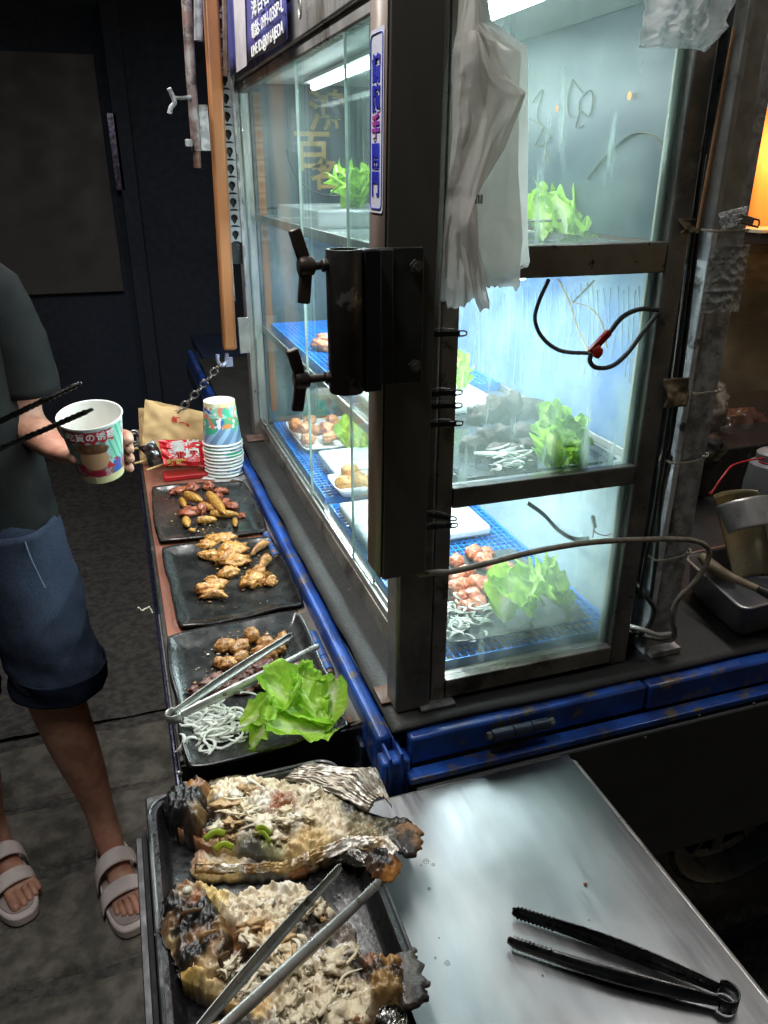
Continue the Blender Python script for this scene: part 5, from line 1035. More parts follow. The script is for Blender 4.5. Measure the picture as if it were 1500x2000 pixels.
for k, (l, r, yy, sd, am) in enumerate(sleeve_parts):
    mb = MB()
    def dep(u, v, p, sd=sd, am=am):
        tri = lambda x: abs((x % 2) - 1) * 2 - 1
        w = .25 * nz((u * 2, v * 2, 0), 1.5, sd)
        fold = am * (.42 * tri(u * 1.7 + v * 3.1 + sd * .37 + w) + .34 * tri(-u * 2.1 + v * 4.3 + sd * .71 + w) + .22 * tri(u * 3.2 - v * 1.1 + sd) + .30 * tri(v * 13 + u * 5 + w * 3) * max(0, nz((u, v, 0), 2.5, sd)) * 2 + .16 * tri(u * 6.3 + v * 7.7 + sd) * max(0, nz((u, v, 5), 3, sd)) * 2 + .12 * nz((u * 8, v * 14, 0), 1, sd))
        return -fold - .006 * math.sin(math.pi * u) * (1 - .5 * v)
    sheet(mb, l, r, dep, 60, 110, y=yy)
    for q in mb.v[-61:]: q.z += .006 * nz((q.x * 200, sd, 0), 1)
    part('bag', mb, bagw, bg_, angle=0)
for k in range(9):
    mb = MB(); q = at(931 + k % 2, 388 + 2 * k, y=-.0585); 
bar = MB()
for k in range(6): q = at(929 + k * 2.6, 388, y=-.061); bar.box(q.x, q.x + (.0005 if k % 2 else .0008), -.0605, -.060, q.z - .004, q.z + .003)
part('barcode', bar, inkk, bg_, smooth=False, stuff=True)
mb = MB(); sheet(mb, [(1262, -60), (1262, 20), (1245, 60), (1240, 94)], [(1440, -60), (1428, 10), (1410, 60), (1372, 102)], lambda u, v, p: -.012 * math.sin(math.pi * u) - .010 * (noise.ridged_multi_fractal(Vector((u * 3, v * 1.6, 3)), 1, 2, 4, 1, 2) - 1), 50, 50, y=-.012)
solo('clear_bag', mb, clearf, 'clear crinkled plastic bag hanging over the top right of the glass', 'plastic bag', solid=.0005)

# ---------------------------------------------------------------- clips on the post
clipm = pm('gunmetal_clip', (.10, .10, .10), (.05, .05, .05), rough=.3, metal=.9)
def make_clip(label):
    t = thing('hair_clip', label, 'clip', (0, 0, 0), 'metal clips on the post edge', local=True)
    mb = MB(); mb.bar((-.024, 0, 0), (.008, 0, 0), .0012, .0052); part('jaw', mb, clipm, t, bevel=.0004)
    mb = MB(); mb.tube([(.007, 0, .0026), (.014, 0, .0024), (.0165, 0, .0010), (.0165, 0, -.0010), (.014, 0, -.0024), (.007, 0, -.0026)], .0010, 6); mb.box(.006, .0095, -.0006, .0006, -.0026, .0026); part('finger_loop', mb, clipm, t)
    mb = MB(); mb.tube([(-.022, 0, .0034), (-.010, 0, .0058), (.004, 0, .0042)], .0006, 6, sub=4); part('spring_wire', mb, steel, t)
    return t
c0_ = None
for k, (px, py, rot, lb) in enumerate(((880, 652, 0, 'topmost black metal clip on the post, alone just below the white bags'), (872, 768, 0, 'black metal clip, upper one of the middle three on the post'), (872, 793, 0, 'black metal clip, centre one of the middle three on the post'), (874, 828, 0, 'black metal clip, lowest of the middle three on the post'), (864, 1010, .25, 'tilted black metal clip above the lowest one near the cable'), (866, 1028, 0, 'lowest black metal clip on the post, just above the cable'))):
    q = at(px, py, y=-.010)
    if c0_ is None: c0_ = make_clip(lb); o = c0_
    else: o = copy_tree(c0_); o['label'] = lb
    o.location = q; o.rotation_euler = (0, rot, -.1)

# ---------------------------------------------------------------- cables
def cable(name, pts, r, m, label, sub=8, flat=None):
    mb = MB(); mb.tube([Vector(p) for p in pts], r, 10, sub=sub, flat=flat); return solo(name, mb, m, label, 'cable')
cable('cable', [at(818, 1122, y=-.03), at(850, 1118, y=-.045), at(885, 1116, y=-.045), at(960, 1098, y=-.045), at(1050, 1076, y=-.045), at(1150, 1060, y=-.04), at(1250, 1054, y=-.03), at(1340, 1054, y=-.02), at(1378, 1066, y=-.015), at(1384, 1090, y=-.015), at(1362, 1130, y=-.015), at(1325, 1170, y=-.012), at(1312, 1205, y=-.010), at(1318, 1232, y=-.008), at(1310, 1250, y=-.004), at(1270, 1245, y=.01), at(1230, 1232, y=.03)], .0033, cabled, 'grimy beige cable sagging across the lower glass and looping at right')
cable('cable', [at(1310, 1238, y=-.004), at(1285, 1240, y=.0), at(1255, 1230, y=.006), at(1225, 1222, y=.03)], .0034, pm('white_cable', (.55, .54, .50), rough=.4), 'short clean white cable running behind the foot of the cabinet')
cable('cable', [at(1245, 1140, y=.03), at(1262, 1165, y=.012), at(1277, 1190, y=.01), at(1268, 1220, y=.01), at(1245, 1245, y=.012)], .0030, cableb, 'black cable curling down beside the galvanised angle')
for k, (xs_, m, lb) in enumerate(((((1376, 250), (1352, 470), (1322, 700), (1300, 860), (1278, 1000), (1256, 1120), (1250, 1160)), cableb, 'black cable running down in the gap right of the cabinet'), (((1384, 300), (1360, 480), (1334, 700), (1312, 850), (1292, 960), (1284, 1060), (1270, 1180)), cableb, 'second black cable in the gap, nearest the galvanised angle'), (((1366, 300), (1342, 520), (1313, 760), (1302, 860), (1290, 900)), pm('tan_cable', (.22, .18, .11), rough=.6), 'thin tan cable beside the dark cabinet stile'), (((1300, 880), (1296, 960), (1278, 1100), (1262, 1200)), cabled, 'beige cable in the lower gap behind the ties'))):
    cable('cable', [at(*p, y=.012 + .004 * k) for p in xs_], .0024, m, lb)
yi = .003
mb = MB(); mb.tube([at(*p, y=yi) for p in ((1072, 545), (1052, 590), (1045, 625), (1060, 660), (1095, 685), (1148, 690))], .0022, 8, sub=8); ic = thing('wired_connector', 'loose cable loop with dark red connector in front of the blue panel', 'cable', at(1165, 680, y=yi)); part('cable', mb, pm('grey_cable', (.14, .15, .14), rough=.5), ic)
mb = MB(); mb.tube([at(*p, y=yi) for p in ((1186, 655), (1215, 620), (1250, 604), (1286, 606))], .0027, 10, sub=8); part('cable', mb, cableb, ic)
mb = MB(); mb.tube([at(*p, y=yi - .004) for p in ((1284, 612), (1255, 650), (1225, 690), (1195, 715), (1165, 718), (1152, 705), (1156, 688))], .0026, 10, sub=8); part('cable', mb, pm('charcoal_cable', (.05, .06, .06), rough=.5), ic)
mb = MB(); mb.bar(at(1152, 688, y=yi - .006), at(1190, 648, y=yi - .006), .0075, .006, up=(0, -1, 0)); part('connector', mb, pm('dark_red_plastic', (.34, .012, .018), rough=.35), ic, bevel=.001)
mb = MB(); q = at(1168, 688, y=yi - .010); mb.blob(q, (.0068, .002, .0068), n=2, amp=.25, seed=3); part('red_tab', mb, pm('red_tab', (.60, .02, .01), rough=.4), ic, angle=0)
yi = .05
ic = thing('bare_wires', 'grey flat cable with thin bare wires hanging in the lowest tier', 'cable', at(1150, 1030, y=yi))
mb = MB(); mb.tube([at(*p, y=yi) for p in ((1030, 982), (1062, 1005), (1090, 1035), (1120, 1052), (1150, 1052))], .0020, 8, sub=8, flat=(1.6, .7)); part('cable', mb, pm('grey_green_cable', (.13, .15, .13), rough=.5), ic)
mb = MB(); mb.tube([at(*p, y=yi) for p in ((1158, 1050), (1160, 1030), (1163, 1040), (1185, 1046), (1205, 1032), (1228, 1010))], .0009, 6, sub=6); part('thin_wire', mb, pm('red_grey_wire', (.35, .15, .15), rough=.5), ic)
mb = MB(); mb.bar(at(1158, 1008, y=yi), at(1162, 1030, y=yi), .004, .004); mb2 = mb; part('wire_end', mb, pm('grey_green_cable', (.1, .1, .1)), ic)

# ---------------------------------------------------------------- galvanised angle, plastic sheet, ties, tape
cp('dark_gap_strip', blackm, (.331, .361, .050, .054, 0, .84), bevel=.0005)  # black strip added to stand in for the shade in the gap
ga = thing('galvanised_angle', 'mottled galvanised steel angle post right of the cabinet with cable ties', 'post', (.39, .03, 0))
mb = MB(); mb.box(.3705, .409, .015, .019, .0, .80); part('face', mb, galv, ga, bevel=.001)
mb = MB(); mb.box(.3625, .3700, .0125, .060, .0, .80); part('flange', mb, pm('lit_galv', (.62, .66, .67), (.42, .46, .47), rough=.45, metal=.2, ns=50, bump=.3, c3=(.12, .12, .11), ns3=30, thr3=(.56, .64)), ga, bevel=.001)  # lighter galvanised tone paints this flange as lit
mb = MB(); mb.box(.366, .412, .0, .06, .0005, .010); part('foot', mb, galv, ga, bevel=.001)
for k, (pz, lb) in enumerate(((452, 'uppermost pale cable tie round the angle post under the plastic sheet'), (768, 'cable tie round the middle of the galvanised angle'), (892, 'sagging cable tie below the middle of the galvanised angle'), (1075, 'lowest cable tie just above the looping beige cable'))):
    q = at(1360, pz, y=.012); mb = MB(); x0_ = .348 if k != 1 else .366
    mb.tube([(x0_, .020, q.z + .002), (x0_ + .010, .0100, q.z - (.004 if k in (2, 3) else 0)), (.39, .0105, q.z - (.005 if k in (2, 3) else 0)), (.4105, .012, q.z), (.412, .03, q.z)], .0011, 6, sub=6, flat=(.5, 1.5), nrm=(0, 1, 0)); mb.blob((.402, .0098, q.z), (.0024, .0018, .0024), n=1, amp=0)
    solo('cable_tie', mb, tiem, lb, 'cable tie', group='cable ties on the angle post')
mb = MB(); z1_ = at(1400, 610, y=.01).z; z2_ = at(1400, 480, y=.01).z
mb.grid(lambda u, v: (.3600 + .0525 * u, .0105 - .003 * math.sin(math.pi * u) - .0016 * noise.ridged_multi_fractal(Vector((u * 4, v * 6, 1)), 1, 2, 4, 1, 2), z1_ + (z2_ - z1_) * v), 40, 60)
solo('clear_tape', mb, pm('clear_tape', (.35, .36, .34), (.55, .56, .54), rough=.15, alpha=.45, ns=60, bump=.6), 'crinkled clear tape wrapped round the upper galvanised angle', 'tape', solid=.0003)
for k, (a, b, lb) in enumerate((((1300, 740), (1340, 792), 'brown tape patch bridging the stile and the angle post'), ((1330, 428), (1362, 455), 'small brown tape patch high on the cabinet stile'))):
    a = at(*a, y=.004); b = at(*b, y=.004); mb = MB(); mb.grid(lambda u, v: (a.x + (b.x - a.x) * u + .003 * math.sin(v * 5), .003 - .002 * math.sin(u * 3 + v * 4) - .002 * nz((u * 3, v * 3, 0), 1.3), b.z + (a.z - b.z) * v), 12, 12)
    solo('tape_patch', mb, pm('brown_tape', (.17, .135, .085), (.10, .08, .05), rough=.3, ns=60, bump=.3), lb, 'tape', solid=.0004)
ps = MB(); c = [at(*p, y=-.006) for p in ((1362, 446), (1436, 450), (1506, 30), (1496, -60), (1452, -60), (1433, 52))]
b_ = len(ps.v); ps.v = [q + Vector((0, d, 0)) for d in (0, .002) for q in c]; ps.c = [(1, 1, 1)] * 12; ps.f = [tuple(range(6)), tuple(range(6, 12))[::-1]] + [(i, (i + 1) % 6, 6 + (i + 1) % 6, 6 + i)[::-1] for i in range(6)]
solo('acrylic_sheet', ps, pm('smoky_acrylic', (.19, .18, .145), (.24, .23, .19), rough=.22, ns=8, bump=.05, alpha=.55, c3=(.10, .095, .08), ns3=5, thr3=(.5, .6), stretch=(1, 1, .2)), 'smoky acrylic sheet strip over the upper angle post', 'plastic sheet', smooth=False)
mb = MB(); a_ = at(1428, 448, y=.03); b_ = at(1490, -60, y=.03); mb.bar(a_, at(1480, 0, y=.03), .024, .004, up=(0, -1, 0)); solo('beige_strip', mb, pm('beige_strip', (.30, .28, .20), (.24, .22, .16), rough=.5, ns=8, bump=.1), 'beige upright strip behind the smoky acrylic sheet', 'strip', bevel=.001)
mb = MB(); mb.bar(at(1362, 446, y=-.0075), at(1433, 56, y=-.0075), .0022, .0018, up=(0, -1, 0)); solo('copper_trim', mb, pm('copper_trim', (.45, .24, .12), rough=.4), 'thin copper coloured trim down the edge of the acrylic sheet', 'trim')
mb = MB(); sheet(mb, [(1400, 415), (1398, 430), (1402, 450)], [(1452, 402), (1448, 420), (1430, 440)], lambda u, v, p: -.004 * noise.ridged_multi_fractal(Vector((u * 4, v * 3, 3)), 1, 2, 4, 1, 2), 24, 24, y=-.012); solo('plastic_scrap', mb, clearf, 'scrunched bit of clear film at the foot of the acrylic sheet', 'plastic scrap', solid=.0003)
cl = thing('spring_clip', 'black spring clip with pierced end holding the clear film scrap', 'clip', at(1460, 430, y=-.012))
a_ = at(1438, 424, y=-.014); b_ = at(1470, 434, y=-.014); mb = MB(); mb.bar(a_, b_, .004, .009, up=(0, 0, 1)); part('jaw', mb, steel_dark, cl, bevel=.001)
for dz in (.0035, -.0035): mb = MB(); mb.tube([b_ + Vector((0, 0, dz)), b_ + Vector((.008, 0, dz - .0015)), b_ + Vector((.009, 0, -.0015))], .0011, 6); part('pierced_end', mb, steel_dark, cl)
lv = thing('blue_louvre', 'narrow blue slatted plastic strip behind the cables at the cabinet foot', 'louvre', at(1265, 1080, y=.05))
for k in range(14):
    a_ = at(1278 - k * 1.6, 1000 + k * 11.5, y=.05); mb = MB(); mb.box(a_.x - .010, a_.x + .010, .048, .054, a_.z - .0035, a_.z); part('slat', mb, pm('deep_blue_plastic', (.03, .06, .22), rough=.4), lv, smooth=False)

# ---------------------------------------------------------------- kitchen side at the right
kt = thing('side_kitchen', 'dim brown steel back wall of the cooking side lit by an orange lamp', 'kitchen unit', (1.2, .9, 0))
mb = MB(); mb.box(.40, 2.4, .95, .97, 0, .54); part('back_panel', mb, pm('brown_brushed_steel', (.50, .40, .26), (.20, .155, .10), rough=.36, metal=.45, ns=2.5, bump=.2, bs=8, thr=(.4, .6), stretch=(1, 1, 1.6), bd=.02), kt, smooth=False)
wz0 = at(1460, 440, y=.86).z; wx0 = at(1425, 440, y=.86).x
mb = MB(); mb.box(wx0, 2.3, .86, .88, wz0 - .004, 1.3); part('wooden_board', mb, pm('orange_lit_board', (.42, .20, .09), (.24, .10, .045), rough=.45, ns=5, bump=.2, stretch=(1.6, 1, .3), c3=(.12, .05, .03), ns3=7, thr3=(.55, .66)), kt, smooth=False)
mb = MB(); zq = at(1470, 452, y=.76).z; mb.box(wx0, 2.3, .76, .858, zq - .005, zq + .003); part('ledge', mb, pm('cream_ledge', (.55, .50, .36), rough=.4), kt, bevel=.001)
mb = MB(); mb.box(wx0 + .005, 2.3, .765, .855, zq - .03, zq - .006); part('ledge_underside', mb, blackm, kt, bevel=.001)
mb = MB(); sheet(mb, [(1432, 470), (1425, 520), (1418, 560)], [(1440, 462), (1447, 500), (1432, 545)], lambda u, v, p: .004 * nz((u * 3, v * 3, 0), 1), 8, 12, y=.30); solo('orange_rag', mb, pm('orange_rag', (.38, .13, .05), (.22, .07, .03), rough=.8, bump=.3), 'torn orange cardboard bit hanging below the lit ledge', 'cardboard', solid=.002)
lp = thing('warm_lamp', 'orange heat lamp hanging over the cooking side', 'lamp', (1.32, .70, .90))
mb = MB(); mb.blob((1.32, .70, .93), .03, n=3, amp=0); part('bulb_glow', mb, emit_mat('warm_bulb', (1, .45, .1), 12), lp)
mb = MB(); mb.tube([(1.32, .70, .955), (1.32, .70, 1.30)], .006, 8); part('flex', mb, cableb, lp)
def crumpled_bag(px, py, y, r, label, m, seed):
    q = at(px, py, y=y); mb = MB(); V_, F_ = ICO[4]
    mb._add([q + Vector((v.x * r[0], v.y * r[1], v.z * r[2])) * (.62 + .38 * noise.ridged_multi_fractal(v * 1.6 + Vector((seed, 0, 0)), 1, 2, 4, 1, 2)) for v in V_], F_)
    solo('plastic_bag', mb, m, label, 'plastic bag', angle=0)
crumpled_bag(1365, 800, .55, (.06, .04, .06), 'shiny crumpled clear bag behind the galvanised angle', pm('dark_clear_bag', (.30, .27, .22), (.14, .12, .09), rough=.12, ns=14, bump=.5, alpha=.75), 2)
crumpled_bag(1440, 845, .60, (.07, .04, .05), 'crumpled bag of reddish meat in the dim background', pm('reddish_bag', (.12, .055, .04), (.07, .04, .03), rough=.2, ns=16, bump=.5), 6)
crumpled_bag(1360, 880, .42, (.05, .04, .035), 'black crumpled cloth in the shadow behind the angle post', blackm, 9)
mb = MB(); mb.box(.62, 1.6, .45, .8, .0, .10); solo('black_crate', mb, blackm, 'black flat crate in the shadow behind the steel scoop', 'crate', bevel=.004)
# squeeze bottle
bt = thing('squeeze_bottle', 'translucent white squeeze bottle with a red string round its neck', 'bottle', at(1488, 985, y=.26))
q = at(1488, 990, y=.26); MT = Matrix.Translation(q); bm_ = pm('milky_plastic', (.46, .46, .47), (.40, .40, .42), rough=.3, trans=.35, bump=.02)
zt_ = at(1488, 900, y=.26).z - q.z
mb = MB(); mb.lathe([(.001, 0), (.036, 0), (.0385, .004), (.038, zt_ * .5), (.0345, zt_ * .92), (.026, zt_)], MT, 36); part('body', mb, bm_, bt)
mb = MB(); mb.lathe([(.0262, zt_), (.0265, zt_ + .012), (.022, zt_ + .016), (.010, zt_ + .018), (.006, zt_ + .040), (.003, zt_ + .05)], MT, 30); part('nozzle_cap', mb, bm_, bt)
mb = MB(); pts = [Vector((q.x + .0275 * math.cos(a * .45), q.y + .0275 * math.sin(a * .45), q.z + zt_ - .001)) for a in range(7, 16)]; e = [at(1440, 905, y=.22), at(1412, 930, y=.20), at(1390, 962, y=.19)]
mb.tube(pts + e, .0016, 8, sub=4); mb.blob(at(1388, 964, y=.19), .0035, n=1, amp=.2); part('red_string', mb, pm('red_string', (.50, .015, .03), rough=.5), bt)
# steel pan with brush, scoop
pn = thing('steel_pan', 'rectangular steel food pan with bright rim on the rubber mat', 'pan', at(1470, 1240, z=.0))
zp = .060; a_ = at(1452, 1192, z=zp); b_ = at(1332, 1085, z=zp); c_ = Vector((a_.x + .3, a_.y + .02, zp)); u1 = (b_ - a_); u2 = (c_ - a_); d_ = a_ + u1 + u2
u1n = u1.normalized(); u2n = u2.normalized()
def pring(ins, z, r=.018):
    o = []; P4 = [a_ + u1n * ins + u2n * ins, a_ + u2 - u2n * ins + u1n * ins, d_ - u1n * ins - u2n * ins, a_ + u1 - u1n * ins + u2n * ins]
    for k in range(4):
        p = P4[k]; pa = (P4[k - 1] - p).normalized(); pb = (P4[(k + 1) % 4] - p).normalized()
        for j in range(6): t = j / 5; o.append(Vector(((p + pa * r * (1 - t) ** 2 + pb * r * t ** 2).x, (p + pa * r * (1 - t) ** 2 + pb * r * t ** 2).y, z)))
    return o
mb = MB(); sq = [(.012, .004, .02), (.016, .001, .02), (.03, .001, .02)]; rings = [pring(0, zp - .001), pring(.004, zp), pring(.006, zp - .004), pring(.010, .012), pring(.018, .002), pring(.05, .0015)]
mb._add([p for r_ in rings for p in r_], [(i * 24 + k, i * 24 + (k + 1) % 24, (i + 1) * 24 + (k + 1) % 24, (i + 1) * 24 + k) for i in range(5) for k in range(24)] + [tuple(5 * 24 + k for k in range(24))])
part('pan_body', mb, pm('dull_pan_steel', (.26, .265, .28), (.18, .18, .19), rough=.36, metal=.6, ns=8, bump=.08), pn, angle=50)
mb = MB(); mb.tube(pring(0, zp), .0020, 8, closed=True); part('rolled_rim', mb, steel, pn)
br = thing('basting_brush', 'worn wooden handled brush lying across the steel pan', 'brush', at(1400, 1120, z=.07))
mb = MB(); mb.tube([at(1372, 1088, z=.085), at(1395, 1110, z=.080), at(1430, 1128, z=.075), at(1480, 1150, z=.07)], [.008, .010, .006, .005], 12, sub=6); part('handle', mb, pm('worn_handle', (.24, .18, .11), (.13, .09, .055), rough=.6, ns=30, bump=.4), br)
mb = MB(); mb.tube([at(1480, 1150, z=.07), at(1540, 1175, z=.06)], [.006, .012], 12); part('bristles', mb, blackm, br)
sc = thing('steel_scoop', 'stainless steel scoop with a curved hood standing in the pan', 'scoop', at(1450, 1150, z=.05))
mb = MB(); sA = at(1392, 958, y=.10); sB = at(1530, 950, y=.13); 
def scf(u, v):
    th = math.pi * (1 - u); wx = .040; c_ = sA.lerp(sB, .5); dwn = Vector((.045, -.015, -.125)) * v
    return Vector((c_.x - .0 + wx * math.cos(th) * (1 + .25 * v), c_.y - .03 * math.sin(th) * (1 - .3 * v), c_.z - .004 - .012 * (1 - math.sin(th)))) + dwn
q0 = at(1440, 960, y=.11)
def hood(u, v):
    a = math.pi * (u * 1.15 - .075); w = .042 - .004 * v
    return q0 + Vector((-math.cos(a) * w + .012, -.022 * math.sin(a) - v * .030, -.018 * (1 - math.sin(a)) - .032 * v))
mb.grid(hood, 30, 12); part('hood', mb, steel, sc, solid=.0012)
mb = MB()
def trough(u, v):
    a = math.pi * u; w = .040; return q0 + Vector((-math.cos(a) * w + .03 + .055 * v, .030 - .016 * math.sin(a) * -1 - .02 * v, -.020 - .150 * v))
mb.grid(trough, 30, 24); part('trough', mb, pm('yellowed_steel', (.42, .36, .20), (.24, .21, .13), rough=.32, metal=.6, ns=12, bump=.2), sc, solid=.0012)

# ---------------------------------------------------------------- food inside the cabinet
def basket(name, label, x0, x1, y0, y1, z, group=None, h=.012):
    t = thing(name, label, 'basket', ((x0 + x1) / 2, (y0 + y1) / 2, z), group)
    mb = MB(); n = int((x1 - x0) / .010); m = int((y1 - y0) / .014)
    for i in range(n + 1): x = x0 + (x1 - x0) * i / n; mb.box(x - .0009, x + .0009, y0, y1, z + h - .003, z + h)
    for j in range(m + 1): y = y0 + (y1 - y0) * j / m; mb.box(x0, x1, y - .0011, y + .0011, z + h - .0035, z + h - .0004)
    part('mesh_floor', mb, bluegrid, t, smooth=False, stuff=True)
    mb = MB()
    for (a0, a1, b0, b1) in ((x0 - .003, x1 + .003, y0 - .003, y0 - .0005), (x0 - .003, x1 + .003, y1 + .0005, y1 + .003), (x0 - .003, x0 - .0005, y0, y1), (x1 + .0005, x1 + .003, y0, y1)): mb.box(a0, a1, b0, b1, z, z + h + .001)
    part('rim', mb, bluegrid, t, bevel=.0005); return t
basket('blue_basket', 'blue plastic mesh tray on the floor of the lowest tier near the front', .070, .325, .034, .56, .0275)
basket('blue_basket', 'blue plastic mesh tray far back on the lowest tier', .070, .325, .60, 1.10, .0275)
basket('blue_basket', 'blue plastic mesh tray far back on the middle tier', .075, .325, .42, 1.08, .2715)
zl = .0415
glp = pm('grey_glass_plate', (.10, .12, .12), (.07, .085, .085), rough=.2, ns=10, bump=.05, alpha=.8)
def wplate(name, label, x0, x1, y0, y1, z, m, h=.010, cat='plate'):
    mb = MB()
    def f(u, v):
        a = 2 * u - 1; b = 2 * v - 1; e = max(abs(a), abs(b)); k = .05 * (abs(a * b)) ** 4; return (x0 + (x1 - x0) * (a * (1 - k) + 1) / 2, y0 + (y1 - y0) * (b * (1 - k) + 1) / 2, z + .002 + h * max(0, (e - .75) / .25) ** 2)
    mb.grid(f, 24, 24); return solo(name, mb, m, label, cat, solid=.002, angle=0)
wplate('clear_plate', 'clear plastic plate under the red sausage balls in the lowest tier', .085, .295, .045, .27, zl, glp)
wplate('slate_plate', 'dark slate plate with beef and onion in the middle tier', .082, .300, .030, .26, .2715, platem)
wplate('slate_plate', 'dark plate under the lettuce in the top tier', .100, .310, .030, .26, .5165, platem)
def iblob(name, x, y, z, r, base, dark, label, cat, group, seed, amp=.25, fr=2.2, rot=0):
    mat_ = foodm if base[0] > .1 else pm('dry_dark_beef', (1, 1, 1), (.6, .55, .5), rough=.7, vc=True, ns=90, bump=.8, bs=160)
    mb = MB(); mb.blob((x, y, z + r[2] * .6), r, n=3, amp=amp, fr=fr, seed=seed, rot=(0, 0, rot), amp2=.06, fr2=7, cf=fcol(base, dark, seed)); return solo(name, mb, mat_, label, cat, group=group, angle=0)
def rowlab(pts, what, where, per=4):
    idx = sorted(range(len(pts)), key=lambda i: pts[i][1]); out = {}; rows = [idx[i:i + per] for i in range(0, len(idx), per)]
    rn = ['backmost', 'second backmost', 'middle', 'second nearest', 'nearest', 'very nearest']
    rn = {1: ['only'], 2: ['back', 'front'], 3: ['back', 'middle', 'front'], 4: ['back', 'second', 'third', 'front'], 5: ['back', 'second', 'third', 'fourth', 'front'], 6: ['back', 'second', 'third', 'fourth', 'fifth', 'front']}[len(rows)]
    for r_, row in zip(rn, rows):
        row = sorted(row, key=lambda i: pts[i][0]); cn = ['leftmost', 'second from the left', 'second from the right', 'rightmost'] if len(row) == 4 else ['leftmost', 'middle one', 'rightmost'][:len(row)] if len(row) != 2 else ['left one', 'right one']
        for c_, i in zip(cn, row): out[i] = f'{what} in the {r_} row {where}, {c_}'
    return out
balls = ((925, 1078), (950, 1070), (912, 1105), (945, 1092), (905, 1130), (930, 1125), (965, 1128), (985, 1100), (962, 1095), (990, 1112), (900, 1155), (925, 1150), (950, 1145), (935, 1168), (912, 1175), (962, 1150), (892, 1085), (890, 1118), (888, 1148))
RL = rowlab(balls, 'orange red sausage ball', 'on the clear plate')
for k, (px, py) in enumerate(balls):
    q = at(px, py, z=zl + .02); iblob('sausage_ball', q.x, q.y, zl + .002 + (.010 if k % 3 == 0 else 0), (.014, .013, .012), (.66, .24, .10), (.42, .09, .06), RL[k], 'sausage ball', 'sausage balls in the lowest tier', 200 + k, amp=.18)
lettuce('lettuce', 'bright lettuce leaves beside the red sausage balls in the lowest tier', [
    ((985, 1215, .0), (1000, 1140, .030), .030, dict(ruff=.004, seed=11, cup=.6, rib=.8)), ((1108, 1195, .004), (1030, 1150, .030), .030, dict(ruff=.005, seed=12, cup=.5, rib=.9)),
    ((1040, 1205, 0), (945, 1190, .016), .026, dict(ruff=.004, seed=13, cup=.4, rib=.8)), ((1110, 1192, .0), (1040, 1205, .008), .018, dict(ruff=.002, seed=14, cup=.8, rib=1.4)), ((1020, 1180, .01), (1085, 1140, .030), .024, dict(ruff=.010, seed=15, cup=.3, rib=.3, fr=36))], zl + .006)
shreds('onion_shreds', 'pile of shredded white onion behind the misty lower glass', 905, 1212, zl + .004, 22, 18, 60, 5, h=.016)
mb = MB(); a_ = at(890, 1052, z=.07); b_ = at(1000, 1045, z=.07); c_ = at(965, 1005, z=.07); mb.box(.072, .290, .34, .52, zl + .002, zl + .020); solo('foam_box', mb, pm('white_foam', (.72, .76, .75), (.66, .70, .70), rough=.5, ns=20), 'white foam box behind the red sausage balls', 'box', bevel=.006)
zm = .2735
BC = ((935, 815, .018, .014, .014), (965, 808, .020, .016, .020), (1000, 800, .020, .015, .020), (1035, 805, .018, .014, .016), (950, 840, .020, .015, .014), (985, 838, .018, .012, .016), (1020, 830, .020, .014, .013), (920, 850, .016, .014, .012), (1005, 862, .020, .012, .010), (1040, 850, .018, .012, .010), (975, 860, .02, .014, .01), (1025, 872, .022, .01, .008))
RL = rowlab([b[:2] for b in BC], 'dark beef chunk', 'on the slate plate')
for k, (px, py, rx, ry, rz) in enumerate(BC):
    q = at(px, py, z=zm + .02); iblob('beef_chunk', q.x, q.y, zm + (.014 if k < 4 else 0), (rx, ry, rz), (.085, .052, .042), (.028, .018, .016), RL[k], 'beef chunk', 'dark beef chunks in the middle tier', 240 + k, amp=.4, fr=2.6, rot=k)
lettuce('lettuce', 'upright lettuce leaf beside the dark beef in the middle tier', [
    ((1085, 915, 0), (1058, 832, .036), .024, dict(ruff=.006, seed=21, cup=.3, rib=1.0)), ((1090, 918, 0), (1122, 858, .028), .023, dict(ruff=.007, seed=22, cup=.3, rib=1.0, fr=34)), ((1080, 915, 0), (1095, 845, .040), .022, dict(ruff=.008, seed=23, cup=.5, rib=1.0)), ((1100, 918, 0), (1140, 875, .018), .022, dict(ruff=.006, seed=24, cup=.3, rib=.9))], zm)
shreds('onion_shreds', 'small heap of white onion rings on the slate plate of the middle tier', 990, 905, zm + .003, 18, 8, 34, 6)
for k, (a, b, lb) in enumerate((((926, 885), (990, 888), 'longer pale bean sprout on the slate plate'), ((960, 892), (1022, 872), 'shorter bean sprout beside the lettuce on the slate plate'))): mb = MB(); mb.tube([at(*a, z=zm + .01), at(*b, z=zm + .014)], [.0016, .0028, .0018], 8, sub=4, flat=(1.5, 1)); solo('bean_sprout', mb, onionm, lb, 'bean sprout')
mb = MB(); mb.box(.080, .27, .30, .42, zm, zm + .016); solo('foam_box', mb, MATS['white_foam'], 'white foam box behind the dark beef in the middle tier', 'box', bevel=.005)
lettuce('lettuce', 'small lettuce tip behind the middle post edge', [((905, 755, 0), (915, 722, .03), .022, dict(ruff=.006, seed=31, cup=.4, rib=.3)), ((900, 760, 0), (930, 738, .02), .018, dict(ruff=.006, seed=32, cup=.4, rib=.3))], zm + .02)
